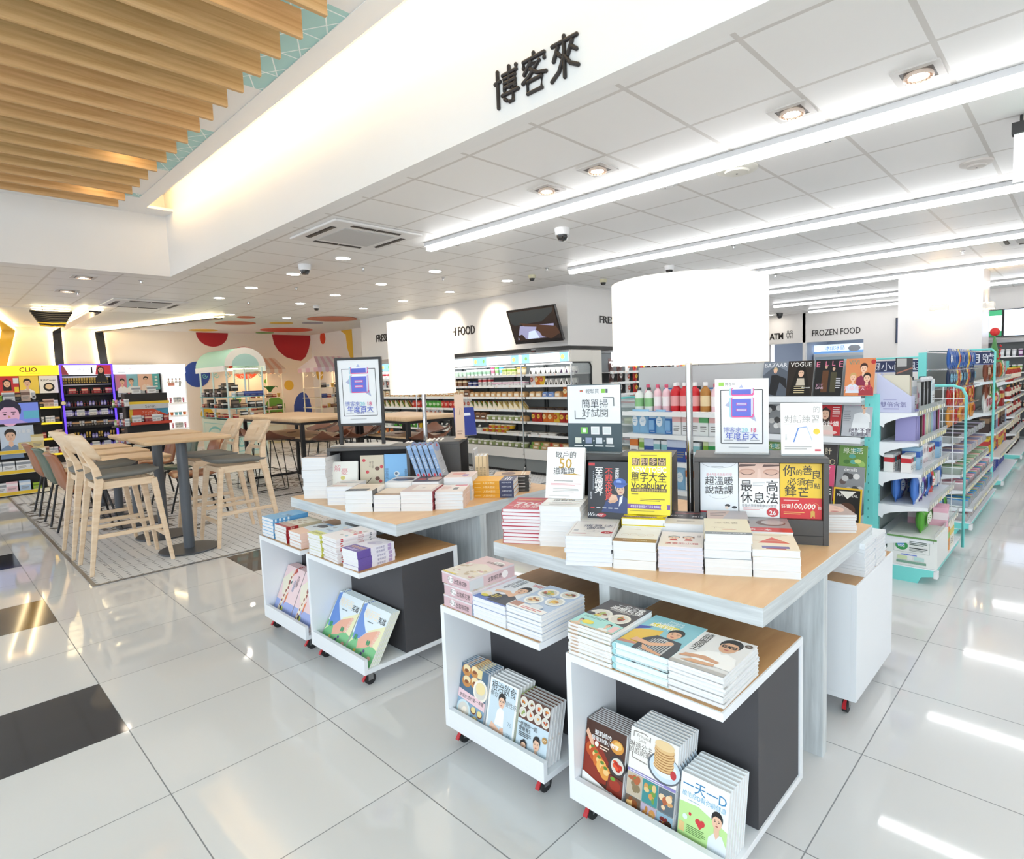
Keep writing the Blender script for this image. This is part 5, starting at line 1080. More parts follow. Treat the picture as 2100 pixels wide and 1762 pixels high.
# ================================================================== cafe furniture
GREYP = mat('#5a6068', 0.4)
CUSH = mat('#7c7c78', 0.85)
TAN = mat('#9a5c34', 0.38, coat=0.25)
GREENL = mat('#4c5f4e', 0.38, coat=0.25)
SADDLE = mat('#7a4a33', 0.42)
LEGB = mat('#202022', 0.45)
def rr(x, y, r=0.04, n=5):
    """rounded rectangle outline"""
    p = []
    for cx, cy, a0 in ((x-r, y-r, 0), (-x+r, y-r, 90), (-x+r, -y+r, 180), (x-r, -y+r, 270)):
        p += [(cx + r*math.cos(R(a0+90*i/n)), cy + r*math.sin(R(a0+90*i/n))) for i in range(n+1)]
    return p
def sheet(m, grid, th, mt):
    """thick curved panel from a grid of points, thickened along its normals"""
    R_, C_ = len(grid), len(grid[0]); G = [[Vector(p) for p in row] for row in grid]; top, bot = [], []
    for i in range(R_):
        for j in range(C_):
            du = G[min(i+1, R_-1)][j] - G[max(i-1, 0)][j]; dv = G[i][min(j+1, C_-1)] - G[i][max(j-1, 0)]
            n = du.cross(dv).normalized(); e = 0.35 if i in (0, R_-1) or j in (0, C_-1) else 1.0
            top.append(tuple(G[i][j] + n*th/2*e)); bot.append(tuple(G[i][j] - n*th/2*e))
    N = R_*C_; f = []
    for i in range(R_-1):
        for j in range(C_-1):
            a, b, c, d = i*C_+j, (i+1)*C_+j, (i+1)*C_+j+1, i*C_+j+1
            f += [(a, b, c, d), (N+d, N+c, N+b, N+a)]
    edge = [(i, 0) for i in range(R_)] + [(R_-1, j) for j in range(1, C_)] + [(i, C_-1) for i in range(R_-2, -1, -1)] + [(0, j) for j in range(C_-2, 0, -1)]
    idx = [i*C_+j for i, j in edge]
    for k in range(len(idx)): a, b = idx[k], idx[(k+1) % len(idx)]; f.append((a, N+a, N+b, b))
    return m.add(top + bot, f, mt)
def wood_stool(x, y, rot, label):
    t = thing('bar_stool', label, 'bar stool', (x, y, 0), R(rot), 'pale wooden bar stools')
    # seat cushion, dished
    g = []
    for i in range(9):
        u = -1 + i/4.0; row = []
        for j in range(9):
            v = -1 + j/4.0; k = max(0.0, 1 - 0.12*(u*u + v*v)); row.append((0.015 + 0.235*u*(1-0.06*v*v), 0.225*v*(1-0.10*u*u - (0.1 if u > 0 else 0)*u), 0.765 + 0.018*u*u*(1 if u > 0 else -.6) + 0.012*v*v))
        g.append(row)
    m = MB(); sheet(m, g, 0.05, CUSH); m.build('seat', t, angle=80)
    for s in (-1, 1):
        m = MB(); m.bar((0.27, s*0.235, 0), (0.19, s*0.18, 0.715), (0.028, 0.046), (0.03, 0.048), ASH, (0, 1, 0)); m.build('leg', t, smooth=False, bevel=0.006)
        m = MB()
        pts = [(-0.29, 0.235, 0), (-0.205, 0.20, 0.60), (-0.18, 0.19, 0.74), (-0.195, 0.165, 0.84), (-0.235, 0.10, 0.94), (-0.262, 0.075, 1.05)]
        w = [(0.028, 0.028), (0.042, 0.05), (0.042, 0.06), (0.036, 0.05), (0.03, 0.04), (0.022, 0.03)]
        rs = [[(p[0]+a*h/2, s*(p[1]+b*q/2), p[2]) for a, b in ((-1,-1),(1,-1),(1,1),(-1,1))] for p, (q, h) in zip(pts, w)]
        m.rings(rs if s > 0 else [r[::-1] for r in rs], ASH); m.build('leg', t, bevel=0.006)
        m = MB(); m.bar((-0.185, s*0.185, 0.70), (0.19, s*0.178, 0.70), 0.026, 0.06, ASH); m.build('seat_rail', t, smooth=False, bevel=0.005)
        m = MB(); m.bar((-0.25, s*0.215, 0.30), (0.235, s*0.212, 0.30), 0.02, 0.032, ASH); m.build('stretcher', t, smooth=False, bevel=0.003)
    for p, q in (((0.19, -0.17, 0.70), (0.19, 0.17, 0.70)), ((-0.185, -0.18, 0.69), (-0.185, 0.18, 0.69))): m = MB(); m.bar(p, q, 0.026, 0.05, ASH); m.build('seat_rail', t, smooth=False, bevel=0.005)
    m = MB(); m.bar((0.243, -0.21, 0.225), (0.243, 0.21, 0.225), 0.022, 0.034, ASH); m.build('footrest', t, smooth=False, bevel=0.003)
    m = MB(); m.bar((-0.21, -0.155, 0.86), (-0.21, 0.155, 0.86), 0.022, 0.026, ASH); m.build('back_rail', t, smooth=False, bevel=0.003)
    g = [[(-0.215 - 0.055*(a/0.1) - 0.075*(1-(b/0.2)**2) + 0.01, b*(1 - 0.16*(abs(a)/0.1)**3), 1.015 + a) for a in (-0.1, -0.094, -0.05, 0, 0.05, 0.094, 0.1)] for b in (-0.2, -0.19, -0.13, -0.06, 0, 0.06, 0.13, 0.19, 0.2)]
    m = MB(); sheet(m, g, 0.026, ASH); m.build('backrest', t, angle=80)
wood_stool(1.14, 5.95, 0, 'pale wooden bar stool nearest the camera, left of the tall tables'); wood_stool(1.13, 6.65, 0, 'pale wooden bar stool left of the tall tables, just behind the nearest')
wood_stool(2.045, 5.96, 180, 'pale wooden bar stool right of the tall tables, nearer one'); wood_stool(2.05, 6.66, 180, 'pale wooden bar stool right of the tall tables, farther one')
def pillar_table(x, y, h, sx, sy, label, base='round', cat='table'):
    t = thing('pedestal_table', label, cat, (x, y, 0), 0, 'wooden topped pedestal tables')
    m = MB(); p = rr(sx/2, sy/2, 0.05); q = rr(sx/2-0.012, sy/2-0.012, 0.045)
    m.rings([[(a, b, h-0.034) for a, b in q], [(a, b, h-0.02) for a, b in p], [(a, b, h-0.004) for a, b in p], [(a, b, h) for a, b in q]], OAK); m.build('tabletop', t, angle=60)
    m = MB(); m.lathe([(0.043, 0.018), (0.043, h-0.034)], GREYP, n=24); m.build('column', t)
    m = MB()
    if base == 'round': m.lathe([(0.235, 0.006), (0.24, 0.012), (0.236, 0.018), (0.05, 0.022)], mat('#4a4e54', 0.35), n=40); [m.lathe([(0.012, 0), (0.012, 0.007)], BLACK, (0.2*math.cos(k), 0.2*math.sin(k), 0), 8) for k in (0.5, 2.1, 3.6, 5.2)]
    else: m.box(-0.22, -0.22, 0.004, 0.22, 0.22, 0.018, mat('#4a4e54', 0.35)); [m.lathe([(0.012, 0), (0.012, 0.007)], BLACK, (0.19*a, 0.19*b, 0), 8) for a in (-1, 1) for b in (-1, 1)]
    m.build('base', t)
pillar_table(1.60, 5.94, 1.025, 0.68, 0.58, 'tall bar-height pedestal table with round base, nearest the camera'); pillar_table(1.60, 6.72, 1.025, 0.68, 0.58, 'tall bar-height pedestal table with round base, behind the nearest')
for i, y in enumerate((7.6, 8.45, 9.3)): pillar_table(1.58, y, 0.745, 0.6, 0.6, 'low wooden dining table, %s from the camera beyond the tall tables' % ORD[i], 'square')

def shell_chair(x, y, rot, mt, label):
    t = thing('leather_chair', label, 'chair', (x, y, 0), R(rot), 'channelled leather shell chairs')
    prof = [(0.24, 0.445), (0.20, 0.47), (0.08, 0.455), (-0.06, 0.44), (-0.15, 0.46), (-0.20, 0.53), (-0.225, 0.63), (-0.25, 0.74), (-0.285, 0.835), (-0.31, 0.855)]
    wd = [0.19, 0.215, 0.225, 0.225, 0.225, 0.225, 0.22, 0.205, 0.18, 0.16]
    g = []
    for k, (px, pz) in enumerate(prof):
        row = []
        for j in range(13):
            b = -1 + j/6.0; ch = 0.006*abs(math.sin(3*math.pi*(b+1)/2*1.0)) if 0 < k < 9 else 0
            back = k >= 5
            row.append((px + (0.05*b*b if back else 0) + (ch if back else 0), wd[k]*b, pz + (0.0 if back else 0.03*b*b + ch)))
        g.append(row)
    m = MB(); sheet(m, g, 0.034, mt); m.build('seat_shell', t, angle=80)
    for sx, sy in ((1, 1), (1, -1), (-1, 1), (-1, -1)):
        m = MB(); m.tube([(0.14*sx, 0.13*sy, 0.44), (0.235*sx, 0.21*sy, 0)], 0.011, LEGB, 8); m.build('leg', t)
    m = MB(); m.bar((-0.14, -0.13, 0.435), (0.14, 0.13, 0.435), 0.03, 0.012, LEGB); m.bar((-0.14, 0.13, 0.435), (0.14, -0.13, 0.435), 0.03, 0.012, LEGB); m.build('seat_frame', t, smooth=False)
for i, (y, c, n) in enumerate(((7.58, TAN, 'brown'), (8.42, GREENL, 'green'), (9.26, TAN, 'brown'))):
    shell_chair(1.15, y, 0, c, n + ' leather chair in the left row, ' + ('nearest the camera', 'in the middle', 'farthest from the camera')[i])
    shell_chair(2.18, y, 180, c, n + ' leather chair in the right row facing left, ' + ('nearest the camera', 'in the middle', 'farthest from the camera')[i])

def long_table(x0, y0, x1, y1, h, label, shelf=True, side='left'):
    t = thing('communal_table', label, 'table', ((x0+x1)/2, (y0+y1)/2, 0), 0, 'black framed communal tables')
    a, b = (x1-x0)/2, (y1-y0)/2; s = 0.045
    m = MB(); p = rr(a, b, 0.05); q = rr(a-0.006, b-0.006, 0.045)
    m.rings([[(u, v, h-0.05) for u, v in q], [(u, v, h-0.045) for u, v in p], [(u, v, h-0.004) for u, v in p], [(u, v, h) for u, v in q]], OAK); m.build('tabletop', t, angle=60)
    for sx in (-1, 1):
        for sy in (-1, 1):
            m = MB(); cx, cy = sx*(a-0.07), sy*(b-0.07); m.box(cx-s/2, cy-s/2, 0, cx+s/2, cy+s/2, h-0.05, LEGB); m.build('leg', t, smooth=False)
    for z0, z1 in ((h-0.085, h-0.05), (0.02, 0.055)):
        for sx in (-1, 1):
            if z0 > .1: m = MB(); m.box(sx*(a-0.07)-s/2, -b+0.0925, z0, sx*(a-0.07)+s/2, b-0.0925, z1, LEGB); m.build('rail', t, smooth=False)
        for sy in (-1, 1): m = MB(); m.box(-a+0.0925, sy*(b-0.07)-s/2, z0, a-0.0925, sy*(b-0.07)+s/2, z1, LEGB); m.build('rail', t, smooth=False)
    if shelf:
        m = MB(); m.box(-a+0.15, -b+0.1, h-0.29, a-0.15, b-0.1, h-0.265, OAK); m.build('shelf', t, smooth=False, bevel=0.004)
        m = MB()
        for v in (-b*0.55, b*0.25): m = MB(); m.box(-0.06, v-0.03, h-0.265, 0.06, v+0.03, h-0.258, mat('#6a4a34', 0.4)); m.build('socket_cover', t, smooth=False)
        for sx in (-1, 1): m = MB(); m.box(sx*(a-0.17)-s/2, -b+0.1, h-0.325, sx*(a-0.17)+s/2, b-0.1, h-0.29, LEGB); m.build('shelf_rail', t, smooth=False)
        for sy in (-1, 1): m = MB(); m.box(-a+0.0925, sy*(b-0.07)-s/2, h-0.325, a-0.0925, sy*(b-0.07)+s/2, h-0.29, LEGB); m.build('shelf_rail', t, smooth=False)
long_table(3.33, 7.40, 4.25, 9.45, 1.01, 'black framed communal bar table left of the framed poster')
long_table(4.03, 6.05, 4.85, 7.30, 1.01, 'black framed communal bar table behind the poster and smaller lamp')
def saddle_stool(x, y, rot, label):
    t = thing('saddle_stool', label, 'bar stool', (x, y, 0), R(rot), 'brown saddle seat bar stools')
    g = []
    for i in range(11):
        u = -1 + i/5.0; row = []
        for j in range(11):
            v = -1 + j/5.0
            z = 0.745 + 0.075*abs(v)**1.8 * (0.35 + 0.65*max(0, -u + 0.35)) + 0.035*max(0, -u)**2 - 0.02*max(0, u)**2 - 0.015*(1 - v*v)
            row.append((0.2*u*(1-0.16*v*v), 0.235*v*(1-0.12*u*u), z))
        g.append(row)
    m = MB(); sheet(m, g, 0.02, SADDLE); m.build('seat', t, angle=80)
    m = MB()
    for s in (-1, 1): m = MB(); m.bar((-0.14, s*0.12, 0.722), (0.14, s*0.12, 0.722), 0.02, 0.006, LEGB); m.build('seat_bracket', t, smooth=False)
    for s in (-1, 1):
        m = MB(); m.tube([(-0.12, s*0.12, 0.72), (-0.215, s*0.215, 0.014), (-0.2, s*0.215, 0.006), (0.2, s*0.215, 0.006), (0.215, s*0.215, 0.014), (0.12, s*0.12, 0.72)], 0.0065, LEGB, 8); m.build('leg', t)
    m = MB(); m.tube([(0.18, -0.178, 0.27), (0.18, 0.178, 0.27)], 0.0065, LEGB, 8); m.tube([(-0.165, -0.164, 0.38), (-0.165, 0.164, 0.38)], 0.0055, LEGB, 8); m.build('footrest', t)
for i, (x, y, r) in enumerate(((3.27, 7.98, 0), (3.27, 8.53, 0), (3.27, 9.08, 0), (3.62, 7.12, 90), (3.95, 7.15, 90), (4.25, 7.42, 170), (4.42, 9.0, 180), (4.45, 8.4, 180), (4.45, 7.8, 180), (4.95, 6.75, 180), (4.3, 5.95, 90))):
    saddle_stool(x, y, r, 'brown saddle stool on wire legs, ' + ('nearest on the left of the communal table', 'second on the left of the communal table', 'farthest on the left of the communal table', 'at the near end of the communal table', 'just left of the poster legs', 'between the two communal tables', 'farthest on the right of the communal table', 'second on the right of the communal table', 'nearest on the right of the communal table', 'right of the poster behind the lamp pole', 'at the near end of the second table')[i])
# ================================================================== goods: templates, then rows of copies
CLEAR = mat('#f3f6f7', 0.12, t=0.35)
def g_onigiri(c='#f4f1ec', band='#26241f'):
    m = MB(); w = .034
    pts = [(-.038, 0), (.038, 0), (.006, .075), (-.006, .075)]
    m.prism([(x, -w, z) for x, z in pts], (0, 2*w, 0), c); m.prism([(x*.55, -w-.0008, z*.62) for x, z in pts], (0, .0006, 0), band)
    m.prism([(-.039, -w*.6, .0), (-.0395, w*.6, .0), (-.011, w*.6, .058), (-.011, -w*.6, .058)], (.001, 0, 0), band); m.prism([(.0385, -w*.6, .0), (.011, -w*.6, .058), (.011, w*.6, .058), (.0395, w*.6, .0)], (-.001, 0, 0), band)
    return m
def g_cup(c='#f3f6f4', lid='#e9eef0', h=.085, r=.036, band=None):
    m = MB(); m.lathe([(r*.72, 0), (r*.95, h*.86)], c, n=14); m.lathe([(r, h*.86), (r*1.02, h*.93), (r*.9, h), (r*.3, h*1.01)], lid, n=14)
    if band: m.lathe([(r*.82, h*.28), (r*.905, h*.68)], band, n=14, cap=False); m.V = m.V
    return m
def g_bottle(c='#7fb4d8', cap='#f2f2f2', h=.19, r=.03, band='#f6f6f6'):
    m = MB(); m.lathe([(r*.9, 0), (r, .006), (r, h*.66), (r*.8, h*.76), (r*.38, h*.84), (r*.38, h*.9)], c, n=14); m.lathe([(r*.46, h*.88), (r*.46, h*.985), (r*.36, h)], cap, n=12); m.lathe([(r*1.015, h*.2), (r*1.015, h*.55)], band, n=14, cap=False)
    return m
def g_box(c='#e8e6e2', band='#c8403a', w=.07, d=.05, h=.11, art=None):
    m = MB(); m.box(-w/2, -d/2, 0, w/2, d/2, h, c); a = Art(m, (-w/2, -d/2, 0), (1,0,0), (0,0,1), w, h, 3e-4)
    if art: art(a)
    else: a.r(.0,.55,1,.82,band); a.lines(.15,.15,.85,.42,3,'#8c8884')
    b = Art(m, (w/2, -d/2, 0), (0,1,0), (0,0,1), d, h, 3e-4); b.r(0,.55,1,.82,band)
    b = Art(m, (-w/2, d/2, 0), (0,-1,0), (0,0,1), d, h, 3e-4); b.r(0,.55,1,.82,band)
    return m
def g_sand(c='#f1e7d2', f=('#6f9b46', '#e8c15a', '#c9533a')):
    m = MB(); w = .05
    for k, col in enumerate((c, f[0], f[1], f[2], c)):
        y0 = -w + .02*k; m.prism([(-.055, y0, 0), (.055, y0, 0), (-.055, y0, .1)], (0, .0195, 0), col)
    return m
def g_bag(c='#c8402f', c2='#f0c64a', w=.1, h=.13, d=.05):
    m = MB(); rs = []
    for z, k, q in ((0, .18, 1), (.012, .2, .98), (h*.25, .85, .93), (h*.5, 1, .92), (h*.78, .8, .94), (h-.014, .2, .98), (h, .16, 1)):
        rs.append([(w/2*q*math.cos(a)*(1 if abs(math.cos(a)) > .3 else 1), d/2*k*math.sin(a), z) for a in [2*math.pi*i/12 for i in range(12)]])
    m.rings(rs, mat(c, .28))
    a = Art(m, (-w*.3, -d/2-.001, h*.3), (1,0,0), (0,0,1), w*.6, h*.42, 3e-4, .3); a.e(.5,.5,.5,.5,c2); a.lines(.2,.35,.8,.7,2,c)
    return m
def g_bowl(c='#e8b92c', lid='#d9d2bd', r=.062, h=.05, lab='#b9452f'):
    m = MB(); m.lathe([(r*.62, 0), (r*.95, h*.8), (r, h*.82), (r, h*.88)], c, n=16); m.lathe([(r*.99, h*.88), (r*.9, h*1.1), (r*.5, h*1.15)], lid, n=16)
    a = Art(m, (-r*.45, -r*.95, h*.2), (1,0,0), (0,.0,1), r*.9, h*.5, 3e-4); a.r(0,0,1,1,lab); return m
def g_tray(c='#d9d4c9', top=('#c9a25a', '#8a5a34', '#e6cf9a'), w=.14, d=.12, h=.035, seed=1):
    m = MB(); m.rings([[(x*q, y*q, z) for x, y in rr(w/2, d/2, .02, 3)] for q, z in ((.86, 0), (1, h*.7), (1.02, h*.75))], c); rd = random.Random(seed)
    for i in range(6): m.sphere((rd.uniform(-.3, .3)*w, rd.uniform(-.3, .3)*d, h*.75), rd.uniform(.016, .028), rd.choice(top), 8, 4, .6, True)
    return m
def g_loaf(c='#e9d9b9', c2='#c9935a', w=.12, d=.1, h=.1):
    m = MB(); rs = []
    for y, q in ((-d/2, .82), (-d*.42, .96), (0, 1), (d*.42, .96), (d/2, .8)):
        rs.append([(w/2*q*x, y, h*q*z) for x, z in ((-.9,0),(.9,0),(1,.12),(1,.65),(.8,.92),(.3,1),(-.3,1),(-.8,.92),(-1,.65),(-1,.12))])
    m.rings(rs, mat(c, .3)); a = Art(m, (-w*.36, -d/2-.001, h*.1), (1,0,0), (0,0,1), w*.72, h*.6, 3e-4); a.r(0,.1,1,.9,c2); a.r(.15,.35,.85,.65,'#f4efe4'); return m
def g_salad(seed=1, c='#e6ebe6'):
    m = MB(); m.rings([[(x*q, y*q, z) for x, y in rr(.065, .055, .02, 3)] for q, z in ((.8, 0), (1, .045))], c); rd = random.Random(seed)
    for i in range(9): m.sphere((rd.uniform(-.045, .045), rd.uniform(-.04, .04), .043), rd.uniform(.014, .024), rd.choice(['#4f7d38', '#6f9d4a', '#35602a', '#d9d8c6', '#c2553f', '#8fb35a']), 7, 4, .8, True)
    a = Art(m, (-.02, -.045, .062), (1,0,0), (0,.6,.8), .045, .03, 1e-3); a.r(0,0,1,1,'#f3f4f0'); return m
def g_tube(c='#e9e3dd', cap='#d9b9a9', h=.14, r=.02):
    m = MB(); m.lathe([(r*.75, 0), (r*.75, h*.2)], cap, n=12); rs = []
    for z, a, b in ((h*.2, r, r), (h*.5, r*1.05, r*.8), (h*.97, r*1.2, r*.12), (h, r*1.2, r*.12)): rs.append([(a*math.cos(2*math.pi*i/12), b*math.sin(2*math.pi*i/12), z) for i in range(12)])
    m.rings(rs, c); x = Art(m, (-r*.7, -r*.86, h*.4), (1,0,0), (0,0,1), r*1.4, h*.35, 6e-4); x.r(0,0,1,.5,cap); return m
def g_blister(c='#3f63b4', c2='#e8e8ea', w=.075, h=.15, item='#d9d9dd'):
    m = MB(); m.box(-w/2, -.001, 0, w/2, .001, h, c); a = Art(m, (-w/2, -.0012, 0), (1,0,0), (0,0,1), w, h, 3e-4); a.r(.05,.68,.95,.94,c2); a.lines(.15,.05,.85,.12,1,c2); m.rings([[(x*w*.3, -.001-y, h*.38+z*h*.22) for x, z in ((-1,-1),(1,-1),(1,1),(-1,1))] for y in (0, .022)], mat(item, .2)); return m
def g_kraft(c='#c9a878', band='#6f9b46'):
    m = MB(); m.box(-.075, -.055, 0, .075, .055, .045, c); a = Art(m, (-.075, -.055, 0), (1,0,0), (0,0,1), .15, .045, 3e-4); a.r(0,0,.3,1,band); a.r(.45,.3,.85,.7,'#efe6d2'); return m
z_grow = True
class Good:
    def __init__(s, look, name, cat, mb, **k): s.look = look; s.name = name; s.cat = cat; s.mb = mb; s.o = None; s.k = k
    def put(s, loc, rot, label, group, tilt=0.0):
        if s.o is None: s.o = o = s.mb.build(s.name); s.mb = None
        else: o = s.o.copy(); COL.objects.link(o)
        o.location = loc; o.rotation_euler = (tilt, 0, rot)
        if s.cat == 'food': o.scale = (1.12, 1.2, 1.22)
        elif s.cat in ('toiletries', 'candy') and z_grow: o.scale = (1.12, 1.2, 1.18)
        tag(o, label, s.cat, group); return o
def goods_row(kinds, p, q, n, rot, where, fr='left', tilt=0.0, jit=0.004, grp='goods on ', start=0, turn=0.12):
    """n copies from p to q (left to right as seen), kinds = list of (Good, count) or Goods in turn"""
    seq = []
    for k in kinds: seq += [k[0]]*k[1] if isinstance(k, tuple) else [k]
    P, Q = Vector(p), Vector(q); rd = random.Random(int((p[0]*31+p[1]*17+p[2]*101)*100))
    for i in range(n):
        g = seq[i % len(seq)]; c = P.lerp(Q, (i+.5)/n)
        idx = i + start if fr == 'left' else n-1-i + start
        lab = '%s, %s from %s %s' % (g.look, nth(idx), fr, where)
        g.put((c.x + rd.uniform(-jit, jit), c.y + rd.uniform(-jit, jit), c.z), rot + rd.uniform(-turn, turn), lab, g.look + ' copies ' + where, tilt)

# ------------------------------------------------------------------ open chillers
CH_W = mat('#e4e3e0', 0.4); CH_G = mat('#a9abac', 0.45); CH_D = mat('#8b8f90', 0.5); RAIL = mat('#eef0f0', 0.35)
SH_Z = (1.486, 1.325, 1.149, 0.959, 0.781, 0.589)
def chiller(loc, rot, L, label, segs, end_glass=False, signs=3):
    """front faces local -Y; x runs 0..L left to right"""
    t = thing('open_chiller', label, 'refrigerator', loc, rot, 'open chillers along the wall')
    m = MB(); m.box(0, .54, .04, L, .58, 1.79, CH_D); m.box(0, .06, .04, L, .54, .10, CH_D); m.build('back_panel', t, smooth=False)
    m = MB(); m.box(0, 0, .235, L, .035, .385, CH_W); m.box(0, .03, .36, L, .54, .375, CH_G); m.build('front_panel', t, smooth=False)
    m = MB(); m.box(0, .03, .045, L, .06, .235, mat('#7f8587', .45)); m.build('kick_plate', t, smooth=False)
    m = MB(); m.box(0, .05, .0, L, .5, .045, mat('#3a3c3e', .6)); [m.box(.02+.05*k, .046, .008, .05+.05*k, .05, .036, BLACK) for k in range(int(L/.05)-1)]; m.build('vent_grille', t, smooth=False)
    m = MB(); m.box(0, -.02, 1.775, L, .54, 1.80, CH_G); m.box(0, 0.0, 1.63, L, .02, 1.65, CH_G); m.build('canopy', t, smooth=False)
    m = MB(); m.box(.03, .07, 1.62, L-.03, .1, 1.635, mat('#ffffff', .4, e=6.0)); m.build('lamp', t, smooth=False)
    m = MB(); m.box(0.02, -.012, 1.65, L-.02, .06, 1.775, mat('#f4faff', .4, e=1.15)); w = (L-.04)/signs
    for k in range(signs):
        a = Art(m, (.02+w*k, -.0122, 1.65), (1,0,0), (0,0,1), w, .125, 4e-4); bl = mat('#8fc6ea', .4, e=.8); gr = mat('#8ac36a', .4, e=.6)
        a.r(0.0,0,.18,1,bl); a.r(.82,0,1,1,bl); a.r(.18,.75,.82,1,mat('#c9e6f6', .4, e=.9)); a.e(.1,.5,.03,.22,gr); a.e(.88,.5,.04,.26,mat('#f0d27a', .4, e=.7)); a.p([(.2,.1),(.5,.35),(.8,.1)], mat('#dff0fa', .4, e=.9))
    m.build('header_sign', t, smooth=False)
    m = MB(); m.box(.25*L, -.03, 1.80, .25*L+.08, -.01, 1.83, BLACK); a = Art(m, (.25*L, -.0302, 1.80), (1,0,0), (0,0,1), .08, .03, 3e-4); a.r(.15,.2,.85,.8,'#5a2420'); m.build('thermometer', t, smooth=False)
    n = len(SH_Z); sw = L/segs
    for z in SH_Z:
        for s in range(segs):
            m = MB(); x0, x1 = s*sw+.008, (s+1)*sw-.008
            m.box(x0, .08, z-.018, x1, .54, z-.002, CH_W); m.box(x0, .068, z-.03, x1, .08, z+.006, RAIL)
            rd = random.Random(int(z*1000)+s)
            for k in range(5): q = x0 + (x1-x0)*(k+rd.uniform(.2,.8))/5; m.box(q-.018, .0672, z-.026, q+.018, .068, z+.002, mat(rd.choice(['#f6f3ea', '#eef1f4', '#f3e2d9']), .5))
            m.build('shelf', t, smooth=False)
    for s in range(segs+1):
        m = MB(); x = min(max(s*sw, .012), L-.012); m.box(x-.012, .51, .38, x+.012, .54, 1.62, mat('#5b5f60', .5)); m.build('upright', t, smooth=False)
    m = MB(); m.tube([(L-.008, .02, .375), (L-.008, .02, 1.66)], .011, CHROME, 10); m.tube([(L-.008, .01, .30), (L-.008, .03, .24), (L-.008, .035, .10), (L-.008, .0, .03)], .014, CHROME, 10); m.build('corner_post', t)
    if end_glass:
        m = MB(); gl = mat('#cfd9d6', .05, t=.9, a=.45); m.box(L, .03, .38, L+.008, .42, 1.63, gl); m.build('end_glass', t, smooth=False)
        m = MB(); m.box(L-.002, .44, 0.0, L+.03, .66, 1.80, mat('#dcd8d0', .45)); m.box(L-.002, -.02, 1.64, L+.03, .44, 1.80, mat('#dcd8d0', .45)); m.box(L-.002, 0.0, .0, L+.03, .44, .38, CH_W); m.build('end_panel', t, smooth=False, bevel=.004)
        m = MB(); m.tube([(L+.012, .03, 1.63), (L+.012, .37, 1.63), (L+.012, .41, 1.615), (L+.012, .43, 1.57), (L+.012, .43, .40)], .012, BLACK, 8); m.build('window_seal', t)
    return t
chiller((6.15, 6.18, 0), R(-90), .95, 'open chiller bay with onigiri, at the right end of the row', 1, True, 1)
chiller((6.15, 8.85, 0), R(-90), 2.65, 'long open chiller behind the lamps, in the middle of the row', 4, False, 3)
chiller((6.15, 11.54, 0), R(-90), 2.65, 'long open chiller at the far left end of the row', 4, False, 3)
chiller((7.05, 5.16, 0), 0, 2.6, 'open chiller around the corner behind the large lamp shade', 4, False, 3)
G_on = Good('triangular onigiri pack', 'onigiri', 'food', g_onigiri()); G_on2 = Good('onigiri pack with purple band', 'onigiri', 'food', g_onigiri('#f1ede8', '#4a2f52'))
G_cw = Good('white dessert cup', 'dessert_cup', 'food', g_cup(band='#a9d2b4')); G_cg = Good('pale green yogurt cup', 'dessert_cup', 'food', g_cup('#cfe6d2', '#f3f3f0', .07))
G_cp = Good('cup with pink lid', 'dessert_cup', 'food', g_cup('#f3e3e6', '#d9407a', .1, .034, '#e88aa9')); G_cl = Good('cup with lime lid', 'dessert_cup', 'food', g_cup('#eef3dd', '#5fbf3a', .1, .034, '#a9d98a')); G_cb = Good('cup with blue lid', 'dessert_cup', 'food', g_cup('#e3f0f6', '#3f9fd6', .1, .034, '#8fc9e6'))
G_jr = Good('jar with gold lid', 'jar', 'food', g_cup('#c9b48a', '#b9963f', .09, .034, '#efe3c2')); G_cy = Good('yellow green carton', 'carton', 'food', g_box('#dfe3a9', '#8fae3f', .075, .06, .085)); G_cr = Good('red and white milk carton', 'carton', 'food', g_box('#f4f3f1', '#cf3844', .06, .05, .1))
G_fl = Good('flat white pink pack', 'food_pack', 'food', g_box('#f6f3f4', '#e6a9c4', .1, .08, .05)); G_nv = Good('navy snack pack', 'food_pack', 'food', g_box('#2f3f86', '#e9e9ef', .07, .05, .06)); G_br = Good('brown framed cake pack', 'food_pack', 'food', g_box('#8a5a3a', '#e9d9b9', .08, .06, .085))
G_lf = Good('sliced loaf bag', 'bread_bag', 'food', g_loaf()); G_ld = Good('dark bread bag', 'bread_bag', 'food', g_loaf('#8c6040', '#5f3d28', .12, .1, .105)); G_rl = Good('bread roll pack', 'bread_bag', 'food', g_loaf('#dfb27a', '#f3e6cc', .1, .09, .07)); G_bu = Good('blue wrapped bun pack', 'bread_bag', 'food', g_loaf('#7f9fd2', '#3f5fae', .1, .09, .065))
G_sw = Good('wedge sandwich pack', 'sandwich', 'food', g_sand()); G_sw2 = Good('egg sandwich pack', 'sandwich', 'food', g_sand('#f3e6c6', ('#f0cf5a', '#f6e6b0', '#e9b95a')))
G_gb = Good('green vegetable bag', 'food_bag', 'food', g_bag('#4fae3a', '#d9efc9', .11, .1)); G_rb = Good('red tomato bag', 'food_bag', 'food', g_bag('#d9402f', '#f3b9a4', .11, .1)); G_ob = Good('orange snack bag', 'food_bag', 'food', g_bag('#e0762a', '#f6e2a0')); G_rd = Good('red noodle snack bag', 'food_bag', 'food', g_bag('#b92d25', '#f0c64a')); G_yb = Good('yellow snack bag', 'food_bag', 'food', g_bag('#ecc63a', '#c8402f')); G_db = Good('dark brown snack bag', 'food_bag', 'food', g_bag('#4a2c28', '#d9d2cf', .11, .16)); G_wb = Good('white printed snack bag', 'food_bag', 'food', g_bag('#eceae8', '#b9553f'))
